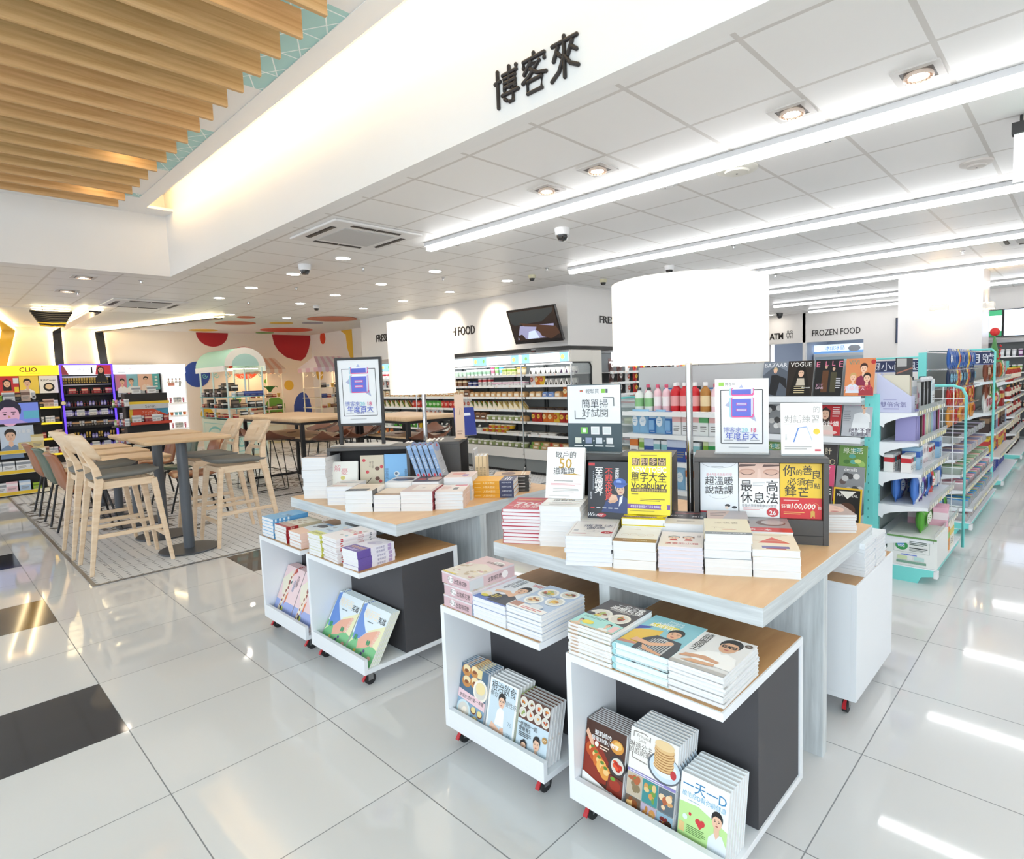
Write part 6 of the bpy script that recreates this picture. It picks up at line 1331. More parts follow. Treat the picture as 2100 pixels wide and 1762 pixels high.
G_yl = Good('yellow noodle bowl', 'noodle_bowl', 'food', g_bowl()); G_bl = Good('clear lidded salad bowl', 'salad_bowl', 'food', g_bowl('#b9c48a', '#e3e6dc', .058, .06, '#f3f1ea')); G_bk = Good('black tray meal', 'meal_tray', 'food', g_tray('#2a2a2a', ('#e9e2d2', '#3f3a36', '#b9a27a'))); G_cs = Good('croissant tray', 'meal_tray', 'food', g_tray('#3a2a24', ('#d9a23a', '#e9bf5a', '#c98a2c'), .16, .13, .04, 3)); G_wt = Good('white meal tray', 'meal_tray', 'food', g_tray('#e9e7e2', ('#f0eadb', '#6a8f4a', '#c98a4a'), .14, .12, .035, 5))
G_sl = Good('leafy salad box', 'salad_box', 'food', g_salad(1)); G_sl2 = Good('green side salad box', 'salad_box', 'food', g_salad(4)); G_kg = Good('kraft meal box with green end', 'meal_box', 'food', g_kraft()); G_kr = Good('kraft meal box with red end', 'meal_box', 'food', g_kraft('#cda878', '#b9452f'))
SHN = ['top shelf', 'second shelf', 'third shelf', 'fourth shelf', 'fifth shelf', 'sixth shelf', 'bottom well']
ZS = [z + .001 for z in SH_Z] + [.377]
XR = 6.15 + .155
def fill(y1, y0, rows, unit):
    for k, (kinds, n) in enumerate(rows): goods_row(kinds, (XR, y1-.03, ZS[k]), (XR, y0+.03, ZS[k]), n, R(-90), 'on %s of %s' % (SHN[k], unit), 'right' if unit.startswith('right') else 'left')
fill(6.18, 5.23, [([(G_on, 6), (G_on2, 3)], 9), ([G_wb, G_ob, G_yb, (G_on, 6)], 9), ([(G_rl, 2), (G_bu, 2), (G_rl, 1), (G_ob, 2)], 7), ([(G_cs, 5)], 5), ([(G_rd, 2), (G_ob, 2), G_yb, (G_rd, 3)], 8), ([(G_wt, 3), (G_bk, 2)], 5), ([(G_kg, 2), (G_kr, 3)], 5)], 'right chiller bay')
fill(8.85, 6.20, [([(G_cw, 4), (G_cg, 8), (G_cw, 6), G_cp, G_cl, G_cb, (G_cy, 3), (G_jr, 2)], 26), ([(G_lf, 7), (G_br, 3), G_nv, G_nv, (G_cr, 3), (G_fl, 6)], 21), ([(G_lf, 9), G_ld, (G_rl, 11)], 20), ([(G_gb, 4), (G_rb, 4), (G_wb, 3), (G_sw, 6), (G_sw2, 5)], 22), ([(G_wb, 4), (G_on, 5), (G_ld, 4), (G_bl, 6), (G_rl, 2)], 20), ([(G_sl, 6), (G_sl2, 5), (G_yl, 4), (G_wt, 3), (G_cs, 1)], 18), ([(G_sl2, 8), (G_bl, 10)], 18)], 'middle chiller')
for i in range(4): G_yl.put((XR, 7.02-.14*i, ZS[5]+.062), R(-90), 'yellow noodle bowl stacked on another, %s from left of middle chiller' % ORD[i], 'stacked yellow noodle bowls')
for i in range(4): (G_kg if i < 2 else G_kr).put((XR+.02, 6.05-.19*i, ZS[6]+.047), R(-90), 'kraft meal box stacked on another, %s from left of right bay' % ORD[i], 'stacked kraft boxes')
fill(11.54, 8.89, [([(G_cw, 6), (G_cy, 3), (G_cr, 3), (G_cb, 4)], 18), ([(G_fl, 5), (G_wb, 6), (G_nv, 3)], 16), ([(G_rl, 8), (G_lf, 6)], 16), ([(G_rb, 3), (G_gb, 5), (G_sw, 6)], 16), ([(G_wt, 4), (G_rd, 4), (G_bl, 6)], 16), ([(G_yb, 4), (G_sl, 6), (G_gb, 5)], 16), ([(G_sl, 6), (G_ob, 4), (G_sl2, 6)], 16)], 'left chiller')
for k in range(7): goods_row([(G_db, 2), (G_wb, 1), (G_rd, 2), (G_db, 2)], (7.08, 5.315, ZS[k]), (9.6, 5.315, ZS[k]), 12, 0, 'on %s of corner chiller' % SHN[k], 'left')
# ================================================================== teal gondolas on the right
def gondola(x0, x1, shelves, label, yb=1.08, base_d=0.37, h=1.26, n=1, hdr=None):
    """wall of shelves facing -Y, seen from its left end"""
    t = thing('shop_gondola', label, 'shelving', (x0, yb, 0), 0, 'teal framed aisle gondolas')
    L = x1-x0
    m = MB(); m.box(0.02, .005, .1, L-.02, .02, h, mat('#b9c4c2', .5)); m.build('back_panel', t, smooth=False)
    for x in (0, L-.035):
        m = MB(); m.box(x, -.03, 0, x+.035, .03, h, TEAL)
        for k in range(int(h/.05)): m.box(x+.01, -.0305, .06+.05*k, x+.016, -.0295, .075+.05*k, mat('#4aa39f', .5))
        m.build('post', t, smooth=False)
    m = MB(); m.prism([(0, -.03, 0), (0, -base_d+.1, 0), (0, -base_d+.08, .045), (0, -base_d+.01, .06), (0, -base_d+.01, .1), (0, -.03, .1)], (L, 0, 0), TEAL); m.build('base', t, smooth=False)
    m = MB(); m.box(-.002, -base_d-.012, .048, .05, -base_d+.012, .095, mat('#eceef0', .4)); m.build('base_cap', t, smooth=False, bevel=.003)
    m = MB(); m.box(0, -base_d, .1, L, -.03, .108, LAMI); m.build('base_deck', t, smooth=False)
    for z, d in shelves:
        s = MB(); s.box(0.005, -d, z-.02, L-.005, -.02, z, LAMI); o = s.build('shelf', t, smooth=False)
        for x in (.004, L-.008):
            m = MB(); p = [(x, -.03, z-.012), (x, -.03, z-.085), (x, -.055, z-.1), (x, -.06, z-.075), (x, -.1, z-.055), (x, -d*.62, z-.035), (x, -d+.02, z-.02), (x, -d+.02, z-.012)]
            m.prism(p, (.004, 0, 0), LAMI); m.build('bracket', o, smooth=False)
        m = MB(); m.prism([(.004, -d-.004, z-.022), (.004, -d-.012, z+.045), (.004, -d-.010, z+.045), (.004, -d-.002, z-.022)], (L-.008, 0, 0), mat('#d9dcd9', .15, a=.55)); rd = random.Random(int(z*997))
        for k in range(int(L/.07)): m.box(.03+.07*k, -d-.0105, z-.012, .07+.07*k, -d-.0085, z+.012, mat(rd.choice(['#e9e3b4', '#efeee6', '#f3efdc']), .5))
        m.build('price_rail', o, smooth=False)
    return t
SH1 = ((.30, .35), (.51, .32), (.73, .28), (.935, .26), (1.135, .25))
gondola(4.45, 5.42, SH1, 'teal gondola of face masks and wipes at the near end of the aisle')
SG1 = ['lowest shelf', 'fourth shelf down', 'third shelf down', 'second shelf down', 'top shelf']
def tri_pack(c, h=.18):
    m = MB(); m.prism([(-.012, -.05, 0), (.012, -.05, 0), (0.001, -.05, h), (-0.001, -.05, h)], (0, .1, 0), c); return m
P_tp = Good('lilac triangular pack', 'beauty_pack', 'toiletries', tri_pack('#a9a4d9')); 
def mask(c, c2): 
    m = MB(); m.box(-.006, -.06, 0, .006, .06, .17, c); a = Art(m, (-.006, .06, 0), (0,-1,0), (0,0,1), .12, .17, 4e-4); a.r(.1,.55,.9,.9,c2); a.lines(.15,.15,.85,.4,3,'#f2f2f2'); a = Art(m, (-.006, -.06, 0), (1,0,0), (0,0,1), .012, .17, 4e-4); a.r(0,.1,1,.9,c2); return m
P_m = [Good(n, 'face_mask_pack', 'toiletries', mask(a, b)) for n, a, b in (('brown face mask pack', '#4a3a38', '#8a6a60'), ('magenta face mask pack', '#b93a6a', '#e9a4c2'), ('pale blue face mask pack', '#a9c9dc', '#dfeef3'), ('sage face mask pack', '#b4c4a0', '#e3ead2'), ('cream face mask pack', '#e9dfb4', '#f6f1dc'), ('grey face mask pack', '#c9ccc9', '#eef0ee'))]
P_cb = Good('white and silver carton', 'beauty_box', 'toiletries', g_box('#e9ecee', '#b9c4cf', .06, .05, .17)); P_dk = Good('charcoal beauty carton', 'beauty_box', 'toiletries', g_box('#3a3d48', '#7a8190', .06, .05, .19)); P_rw = Good('red and white small box', 'small_box', 'toiletries', g_box('#f0eeec', '#c8323a', .03, .05, .1)); P_tl = Good('teal and white small box', 'small_box', 'toiletries', g_box('#e9f0f0', '#3f9fa4', .03, .05, .1))
P_bg = Good('light blue glove box', 'small_box', 'toiletries', g_box('#a9d3ee', '#3f6fc4', .09, .09, .13)); P_wt = Good('white tube', 'tube', 'toiletries', g_tube('#f4f2f2', '#e9d9dc', .16, .022)); P_pt = Good('pink tube', 'tube', 'toiletries', g_tube('#f0d3da', '#d98aa4', .16, .022))
P_wp = Good('purple wipes pouch', 'wipes_pouch', 'toiletries', g_bag('#6a4aa8', '#e9e3f3', .09, .17, .05)); P_wb = Good('blue wipes pouch', 'wipes_pouch', 'toiletries', g_bag('#4f7fd0', '#eef3fb', .09, .17, .05)); P_ww = Good('white wipes pouch', 'wipes_pouch', 'toiletries', g_bag('#eef0f3', '#7fb4e0', .1, .17, .05)); P_wr = Good('red wipes pouch', 'wipes_pouch', 'toiletries', g_bag('#d9352f', '#f3e2d9', .09, .15, .05)); P_wg = Good('green wipes pouch', 'wipes_pouch', 'toiletries', g_bag('#5fae3f', '#f0f6e6', .08, .15, .05)); P_wc = Good('camouflage wipes pouch', 'wipes_pouch', 'toiletries', g_bag('#8fae7a', '#e3ead9', .09, .16, .06)); P_bl = Good('blue toothbrush blister', 'toothbrush', 'toiletries', g_blister('#2f6fb8', '#e6f0f8', .05, .18))
def tissue(c='#eef1ef', c2='#3f8a5a', w=.36, art=True):
    m = MB(); m.box(-w/2, -.12, 0, w/2, .12, .17, c)
    if art:
        a = Art(m, (-w/2, .12, 0), (0,-1,0), (0,0,1), .24, .17, 5e-4); a.frame(.14,.45,.86,.9,.002,'#b9c4c0'); a.e(.3,.66,.13,.15,'#3f9a5a'); a.e(.28,.7,.08,.08,'#6a9fd2'); a.t('FSC', .3,.65,.09,'#f6f6f6',bold=.02); a.lines(.46,.7,.82,.86,3,'#5a6a64'); a.r(.46,.6,.82,.63,'#2a3430'); a.lines(.46,.5,.8,.58,2,'#8a948f'); a.r(.2,.08,.8,.16,'#7fa894'); a.r(.22,.2,.42,.32,'#cfe0b4'); a.r(.56,.2,.76,.32,'#bfe0dc'); a.lines(.3,.34,.7,.4,1,'#4f6fd2'); a.r(0,.94,1,1,'#6a9a5a')
    return m
T_big = Good('large white and green tissue pack', 'tissue_pack', 'toiletries', tissue()); T_or = Good('orange and green tissue pack', 'tissue_pack', 'toiletries', g_box('#e99a3a', '#7fc24a', .15, .2, .14)); T_pk = Good('pink tissue pack', 'tissue_pack', 'toiletries', g_box('#f0b9cc', '#f6e6ec', .15, .2, .16)); T_yl = Good('yellow white tissue pack', 'tissue_pack', 'toiletries', g_box('#f3efe0', '#ecd04a', .15, .2, .15))
W1 = 'on %s of the near gondola'
goods_row([P_dk, P_cb, P_cb, P_wt, P_pt, P_m[5], P_m[2], P_cb], (4.58, .93, 1.136), (5.40, .93, 1.136), 11, 0, W1 % 'top shelf')
goods_row([P_dk, P_cb, P_m[5], P_m[4], P_dk, P_cb], (4.58, 1.02, 1.136), (5.40, 1.02, 1.136), 10, 0, W1 % 'back of top shelf')
goods_row([(P_tp, 3), P_m[0], P_m[1], P_m[2], P_m[3], P_m[4], P_m[5], P_m[3], P_m[2], P_m[4]], (4.57, .92, .936), (5.40, .92, .936), 18, 0, W1 % 'second shelf')
goods_row([(P_rw, 2), P_tl, P_rw, P_bg, (P_rw, 2), P_tl, (P_wt, 5)], (4.48, .90, .731), (5.40, .90, .731), 18, 0, W1 % 'third shelf')
goods_row([(P_wb, 1), (P_ww, 1), (P_wp, 2), (P_ww, 1), (P_wb, 2), P_wr, P_wg, (P_bl, 3)], (4.55, .86, .511), (5.40, .86, .511), 13, 0, W1 % 'fourth shelf', turn=.5)
goods_row([P_wb, P_wb, P_wp, P_ww], (4.55, .98, .511), (5.40, .98, .511), 9, 0, W1 % 'back of fourth shelf', turn=.3)
goods_row([P_rw, P_tl, P_rw, P_rw], (4.48, 1.0, .731), (5.40, 1.0, .731), 16, 0, W1 % 'rear third shelf')
goods_row([(P_wg, 3), P_wc, P_wb, P_wr, (P_ww, 3)], (4.58, .83, .301), (5.40, .83, .301), 11, 0, W1 % 'fifth shelf', turn=.5)
T_big.put((4.66, .85, .109), 0, 'large white and green tissue pack with globe mark, on the near gondola base', None); T_or.put((4.94, .84, .109), 0, 'orange and green tissue pack on the near gondola base', None); T_pk.put((4.94, .84, .25), .1, 'pink tissue pack lying on the orange and green one', None); T_yl.put((5.12, .84, .109), 0, 'yellow and white tissue pack on the near gondola base', None)
# slanted lilac display case with cards at the end of the top shelf
t = thing('counter_display', 'lilac slant-sided counter display of masks at end of top shelf', 'display', (4.455, 1.07, 1.136))
m = MB(); LIL = mat('#c9cde9', .4)
for y in (-.002, -.205): pass
m.prism([(0, 0, 0), (0, -.20, 0), (0, -.20, .11), (0, 0, .27)], (.006, 0, 0), LIL); m.prism([(.10, 0, 0), (.10, -.20, 0), (.10, -.20, .11), (.10, 0, .27)], (.004, 0, 0), LIL); m.box(0, -.205, 0, .104, -.2, .11, LIL)
a = Art(m, (0, 0, 0), (0,-1,0), (0,0,1), .2, .27, 4e-4); a.t('雙倍含氧', .5,.2,.11,'#6a6aa4',maxw=.8); a.lines(.2,.07,.8,.12,1,'#8f8fc4'); a.lines(.2,.31,.7,.34,1,'#8f8fc4'); m.build('case', t, smooth=False)
m = MB()
for k in range(8): m.box(.012+.011*k, -.19, .01, .016+.011*k, -.03, .25-.004*k, ['#d9d3c2', '#c9c4b4', '#8f9a8a', '#e0b9a4'][k % 4])
m.build('insert', t, smooth=False)
P_brush = Good('black makeup brush set', 'brush_set', 'toiletries', (lambda m: (m.box(-.03, -.004, 0, .03, .004, .12, mat('#e9e9ec', .2, a=.6)), [m.tube([(-.02+.013*k, -.006, .01), (-.02+.013*k, -.006, .17)], .004, BLACK, 6) for k in range(4)], [m.sphere((-.02+.013*k, -.006, .18), .014, '#d9d9dc', 8, 6) for k in range(4)], m)[-1])(MB()))
for i in range(3): P_brush.put((4.72+.12*i, .86, 1.136), 0, 'makeup brush set standing at front of the top shelf, %s from left' % ORD[i], 'makeup brush sets')
t = thing('header_card', 'black and silver header card above the makeup brushes', 'sign', (4.62, .99, 1.30))
m = MB(); m.box(0, 0, 0, .5, .006, .2, mat('#2a2a30', .35)); a = Art(m, (0, 0, 0), (1,0,0), (0,0,1), .5, .2, 3e-4); a.p([(0,.45),(1,.62),(1,.66),(0,.5)],'#c9765a'); a.r(.02,.7,.6,.98,'#cfcfcd'); a.lines(.1,.1,.6,.3,2,'#9a9aa4'); m.build('card', t, smooth=False)
m = MB(); m.box(.2, .006, -.17, .22, .012, .1, WHITE); m.build('support', t, smooth=False)
# wire end rack
t = thing('wire_rack', 'teal wire end rack with a rounded top corner beside near gondola', 'rack', (5.47, 1.06, 0))
m = MB(); m.tube([(0, 0, .02), (0, 0, 1.24), (0, -.04, 1.28), (0, -.28, 1.28), (0, -.335, 1.255), (0, -.36, 1.2), (0, -.36, .02)], .011, TEAL, 10); m.build('frame', t)
m = MB(); [m.tube([(0, -.005, .1+.06*k), (0, -.355, .1+.06*k)], .003, WHITE, 6) for k in range(19)]; [m.tube([(0, -.07*k, .06), (0, -.07*k, 1.27)], .003, WHITE, 6) for k in range(1, 5)]; m.build('wire_grid', t)
# candy gondola
SH2 = ((.225, .38), (.37, .33), (.5, .29), (.63, .25), (.77, .22))
gondola(5.95, 7.75, SH2, 'teal gondola of chewing gum and candy, second along the aisle', h=1.55)
def gumbox(c, c2, s=1):
    m = MB(); m.box(-.045, -.1, 0, .045, .1, .05, mat('#e3e6e6', .2, a=.5)); rd = random.Random(s)
    for i in range(4):
        for j in range(3): m.rings([[(-.034+.022*i+.009*math.cos(a), y, .012+.017*j+.008*math.sin(a)) for a in [k*math.pi/3 for k in range(6)]] for y in (-.098, .09)], rd.choice([c, c, c2]))
    return m
GB = [Good(n, 'candy_tray', 'candy', gumbox(a, b, i)) for i, (n, a, b) in enumerate((('tray of black and white sticks', '#3a3a3c', '#e9e9ea'), ('tray of violet sticks', '#8a86a8', '#d9d6e3'), ('tray of green and cream sticks', '#3f9a4a', '#f0ead9'), ('tray of pink sticks', '#d95a7a', '#f0c9d2'), ('tray of blue sticks', '#4f9fd9', '#a9c93a'), ('tray of red sticks', '#c8302f', '#e9d9c9'), ('tray of grey white sticks', '#c9c9cc', '#b9353a')))]
for k, (z, d) in enumerate(SH2): goods_row([GB[(4, 3, 2, 1, 0)[k]], GB[(4, 3, 2, 1, 0)[k]], GB[5 if k == 2 else (6, 4, 3, 5, 1)[k]]], (5.98, 1.08-d/2-.03, z+.001), (7.7, 1.08-d/2-.03, z+.001), 14, 0, 'on %s of the candy gondola' % ('lowest shelf', 'fourth shelf', 'third shelf', 'second shelf', 'top shelf')[k], turn=.03)
goods_row([GB[6], GB[6], GB[5]], (5.98, .86, .109), (7.7, .86, .109), 14, 0, 'on base of the candy gondola', turn=.03)
HK = [Good(n, 'hanging_pack', 'candy', g_bag(a, b, .07, .15, .03)) for n, a, b in (('blue gum pouch', '#2f5fae', '#e9eef6'), ('navy gum pouch', '#26324f', '#7fc2e0'), ('red jelly pouch', '#b32a2a', '#f0b93a'), ('gold candy pouch', '#d9923a', '#c8302f'), ('yellow candy pouch', '#e9c93f', '#d9402f'))]
for k, (z, lst, nm) in enumerate(((1.40, [(HK[0], 5), HK[4]], 'top hook row'), (1.235, [(HK[1], 4), HK[4], HK[2]], 'second hook row'), (1.07, [(HK[2], 4), HK[4]], 'third hook row'), (.90, [(HK[3], 4), (HK[2], 2)], 'lowest hook row'))):
    goods_row(lst, (5.98, .90, z), (7.5, .90, z), 16, 0, 'on %s of the candy gondola' % nm, turn=.15)
    t = thing('hook_rail', 'white hook rail holding candy pouches, ' + nm, 'rail', (5.97, 1.06, z+.155)); m = MB(); m.box(0, -.012, 0, 1.7, 0, .012, WHITE)
    for j in range(16): m.tube([(.055+.1*j, -.01, .004), (.055+.1*j, -.2, .002), (.055+.1*j, -.205, .012)], .003, CHROME, 6)
    m.build('rail', t)
# third gondola
SH3 = ((.37, .34), (.635, .3), (.865, .28), (1.225, .26))
gondola(8.3, 10.2, SH3, 'teal gondola of boxed sweets, third along the aisle', h=1.5)
B3 = [Good(n, 'sweet_box', 'candy', g_box(a, b, w, .08, h)) for n, a, b, w, h in (('navy and white cookie bag', '#3a4a9a', '#e9ebf3', .13, .24), ('yellow carton', '#ecc93a', '#c9302f', .1, .17), ('dark chocolate box', '#3f2a26', '#8a6a4a', .1, .17), ('red gift box', '#b9302f', '#e9c46a', .12, .17), ('blue and silver box', '#8fa9c9', '#e3e9f0', .12, .16))]
B3b = [Good(n, 'snack_pouch', 'candy', g_bag(a, b, .1, .2, .05)) for n, a, b in (('brown nut pouch', '#8a4a34', '#e9d2b4'), ('orange snack pouch', '#d9702a', '#f6e3b0'), ('green snack pouch', '#4f9a3a', '#e9efc2'), ('white snack pouch', '#eceae6', '#c9485a'))]
for k, (z, lst, nm) in enumerate(((.109, [(B3[0], 4)], 'base'), (.371, [(B3[1], 5), B3[3]], 'lowest shelf'), (.636, [(B3[2], 4), (B3[4], 2), B3[3]], 'second shelf'), (.866, [(B3b[3], 3), B3b[2], B3[3]], 'third shelf'), (1.226, [(B3b[0], 3), B3b[1], (B3b[2], 1), B3b[3]], 'top shelf'))):
    goods_row(lst, (8.33, .90, z), (10.15, .90, z), 12, 0, 'on %s of the third gondola' % nm, turn=.2)
goods_row([(B3b[0], 2), B3b[2]], (8.33, .90, 1.0), (9.3, .90, 1.0), 6, 0, 'hanging in the third gondola', turn=.2)
t = thing('paper_tree', 'green paper tree with red top standing on the third gondola', 'decoration', (8.75, .86, 1.44)); m = MB(); m.rings([[(q*math.cos(k*math.pi/4), q*.3*math.sin(k*math.pi/4), z) for k in range(8)] for q, z in ((.2, 0), (.1, .18), (.005, .34))], '#3f8a3f'); rd = random.Random(2); [m.sphere((rd.uniform(-.12, .12), -.05, rd.uniform(.03, .2)), .012, '#d9302f', 6, 4) for _ in range(8)]; m.build('crown', t); m = MB(); m.sphere((0, 0, .36), .05, '#d9302f', 10, 8); m.build('topper', t)
gondola(10.7, 12.8, ((.4, .3), (.65, .28), (.9, .26), (1.15, .25)), 'teal gondola with dark bottles, farthest along the aisle', h=1.45)
BT = Good('dark wine bottle', 'bottle', 'drink', g_bottle('#2a1a1c', '#8a1f2a', .28, .036, '#e3d9c4')); BT2 = Good('red sauce bottle', 'bottle', 'drink', g_bottle('#a8281f', '#d9a93a', .2, .03, '#f0e6d2'))
for k, (z, lst) in enumerate(((.109, [(BT, 3)]), (.401, [(BT, 4), BT2]), (.651, [(BT2, 3), BT]), (.901, [(BT2, 2), BT]), (1.151, [(BT2, 3)]))): goods_row(lst, (10.73, .9, z), (12.7, .9, z), 11, 0, 'on level %s of the farthest gondola' % ('zero', 'one', 'two', 'three', 'four')[k])
# end of the first gondola: magazines facing the camera
t = thing('magazine_rack', 'white and grey magazine rack on the end of the near gondola', 'magazine rack', (4.45, 3.03, 0), R(-90), None)
GY = mat('#c3c6c8', .45)
m = MB(); m.box(.03, .02, .05, 1.93, .035, 1.5, GY); m.build('back_panel', t, smooth=False)
for x in (-.0, 1.89):
    m = MB(); m.box(x, -.005, 0, x+.06, .04, 1.255, TEAL); [m.box(x+.025, -.0055, .1+.06*k, x+.031, -.0045, .115+.06*k, mat('#4aa39f', .5)) for k in range(19)]; m.build('post', t, smooth=False)
for z in (1.22, .94):
    m = MB(); m.box(1.12, -.1, z, 1.89, .02, z+.016, LAMI); m.box(1.12, -.104, z-.012, 1.89, -.1, z+.03, LAMI); m.box(1.12, -.08, z-.03, 1.89, .02, z-.0, GY); m.build('shelf', t, smooth=False)
for k in range(3):
    m = MB(); z = .82-.14*k; m.box(1.12, -.04-.06*k, z-.24, 1.89, -.036-.06*k, z-.1, GY); m.box(1.12, -.1-.06*k, z-.245, 1.89, -.036-.06*k, z-.24, LAMI); m.build('tier', t, smooth=False)
m = MB(); m.box(1.12, -.2, .0, 1.89, .02, .42, GY); m.build('lower_panel', t, smooth=False)
for z in (1.13, .945, .727, .5):
    m = MB(); m.box(.14, -.02, z-.016, 1.10, .02, z-.004, LAMI); m.box(.14, -.30+.26, z-.03, 1.10, -.036, z+.012, RAIL); m.box(.10, -.34, z-.014, 1.10, -.02, z-.0, LAMI); m.box(.10, -.345, z-.03, 1.10, -.338, z+.004, RAIL); m.build('shelf', t, smooth=False)
m = MB(); m.box(-.004, -.36, .1, 0.0, 0.0, 1.24, mat('#cfe0e0', .1, a=.35)); m.box(-.01, -.36, 1.235, .01, .0, 1.25, TEAL); m.build('side_screen', t, smooth=False)
def mag(fn, w=.195, h=.272): return Kind('magazine', w, h, .005, fn, cover='#e9e6e4')
def mg_title(a, s, c, y=.9, sz=.13): a.t(s, .5, y, sz, c, maxw=.94, bold=.01)
def mg1(a): a.r(0,0,1,1,'#7d8694'); a.p([(0,0),(0,.6),(.5,.9),(1,.7),(1,0)],'#59616e'); a.p([(.3,.05),(.35,.6),(.55,.62),(.95,.5),(1,.2),(.7,.4),(.6,0)],'#22242a'); a.person(.5,.74,.15,body=False,hair='#c9b28a'); mg_title(a,'BAZAAR','#e9ebf0')
def mg2(a): a.r(0,0,1,1,'#2a211e'); a.p([(.1,0),(.25,.5),(.4,.9),(.65,.9),(.8,.5),(.95,0)],'#16110f'); a.person(.53,.66,.22,body=False,hair='#120e0d',long=True); a.p([(.4,.5),(.66,.5),(.7,.3),(.36,.3)],'#cfc3b2'); [a.r(.3,.08+.06*k,.7,.1+.06*k,'#e3d2a8') for k in range(4)]; mg_title(a,'VOGUE','#f4f2ee'); a.t('the next', .75,.24,.05,'#f4f2ee',bold=.01)
def mg3(a): a.r(0,0,1,1,'#17171b'); a.p([(.25,.1),(.28,.7),(.5,.7),(.48,.1)],'#5f3a22'); a.e(.4,.8,.05,.05,'#c9a48a'); a.p([(.58,.1),(.58,.65),(.8,.65),(.78,.1)],'#4a4630'); a.e(.68,.74,.05,.05,'#d2ad94'); a.t('E', .1,.88,.17,'#e27a9a',bold=.01); a.t('L', .42,.9,.14,'#e27a9a',bold=.01); a.t('L', .66,.9,.14,'#e27a9a',bold=.01); a.t('E', .92,.88,.17,'#e27a9a',bold=.01); a.t('JOY', .2,.3,.08,'#d9a4c2'); a.t('LOVE', .2,.22,.06,'#e9c9dc',bold=.02); a.lines(.78,.2,.97,.5,6,'#c9c9cf')
def mg4(a): a.r(0,0,1,1,'#d98a5a'); a.person(.62,.74,.22,hair='#3f2420',top='#8a2a4a'); a.person(.28,.5,.2,hair='#c9a46a',top='#dfe6f3'); a.person(.75,.48,.22,hair='#2a1f1c',top='#a83a44'); a.t('ViVi', .28,.9,.12,'#8a8f7a',bold=.02); a.t('升級冬天', .36,.2,.1,'#f3c9d9',bold=.006); a.t('型', .8,.22,.12,'#d9485a'); a.e(.93,.9,.08,.06,'#b9302f')
def mg5(a): a.r(0,0,1,1,'#c23038'); a.person(.42,.6,.3,hair='#3a2620',top='#d9cfc9',long=True); a.t('mina', .55,.92,.11,'#fbf3f0',bold=.02,slant=.2); a.t('命的針織', .5,.32,.12,'#fbf3f0',bold=.007,maxw=.9); a.lines(.68,.5,.97,.8,5,'#f3dcd9'); a.e(.5,.08,.4,.06,'#e9c9c4')
def mg6(a): a.r(0,0,1,1,'#b9bdc4'); a.person(.72,.82,.2,hair='#2a2422',top='#eef0f3'); a.p([(.3,.1),(.4,.6),(.6,.65),(.9,.5),(.95,.1)],'#e9edf2'); a.t('VOCE', .3,.88,.12,'#d9a4c2',bold=.01); a.t('絕對不會', .62,.16,.1,'#3a2a4a',bold=.007); a.t('在這個大', .62,.06,.08,'#3a2a4a',bold=.007); a.lines(.03,.4,.3,.7,6,'#8a8f98')
def mg7(a): a.r(0,0,1,1,'#8f9296'); rd = random.Random(9); [a.e(rd.uniform(0.1,.9),rd.uniform(.1,.8),.12,.08,rd.choice(['#4a4a4c','#c9c9c9','#6a5a58','#e3e3e3'])) for _ in range(12)]; mg_title(a,'details','#f3f3f3',.92,.1)
def mg8(a): a.r(0,0,1,1,'#d9507a'); a.person(.62,.5,.26,hair='#241c1a',top='#e9e6ec'); a.t('媽媽寶', .4,.86,.16,'#f6e3ea',bold=.007); a.t('NS', .25,.3,.2,'#f0a9c4',bold=.01)
def mg9(a): a.r(0,0,1,1,'#2a2626'); a.person(.5,.5,.25,hair='#141010',top='#c8302f'); mg_title(a,'VOGUE','#f6f3ef',.86,.17)
def mg10(a): a.r(0,0,1,1,'#ecbf2a'); a.r(.06,.05,.94,.95,'#1f1c1a'); a.t('NATIONAL', .5,.8,.08,'#e9e6df',bold=.006,maxw=.8); a.p([(.2,.9),(.5,.7),(.8,.92)],'#f3efe6'); a.e(.5,.4,.3,.2,'#5a3a2a')
def mg11(a): a.r(0,0,1,1,'#6f9a4a'); rd = random.Random(3); [a.e(rd.uniform(.1,.9),rd.uniform(.05,.95),.12,.06,rd.choice(['#9fc46a','#d9e08a','#4a7a3a','#5fb0a4'])) for _ in range(12)]; a.t('綠生活', .5,.85,.13,'#f6f9e9')
def mg12(a): a.r(0,0,1,1,'#3a3634'); [a.ring(.15+.17*k,.5,.1,.08,.02,'#d9c9a4',10) for k in range(5)]; a.t('設計', .5,.8,.16,'#e9dfc4')
def put_mag(fn, y, z, lab, tilt=14, back=.055, w=.19, h=.262):
    K = mag(fn, w, h); stand(K, 4.45-back, y, z, -90, tilt, lab, 'magazines on the rack')
for fn, y, lab in ((mg1, 1.845, 'silver fashion magazine with a bending model, partly behind the shade'), (mg2, 1.661, 'black fashion magazine, long haired woman and rib bones, top row'), (mg3, 1.465, 'black magazine cover with two standing figures, top row'), (mg4, 1.262, 'orange magazine cover with three faces, top row')): put_mag(fn, y, 1.252, lab, w=.185)
for fn, y, lab in ((mg7, 1.86, 'grey magazine left of the white dialogue book, second row'), (mg7, 1.665, 'grey magazine directly behind the white dialogue book'), (mg5, 1.47, 'red knitting magazine with a dark haired girl, second row'), (mg6, 1.275, 'silver magazine beside the teal post, second row')): put_mag(fn, y, .972, lab, w=.185)
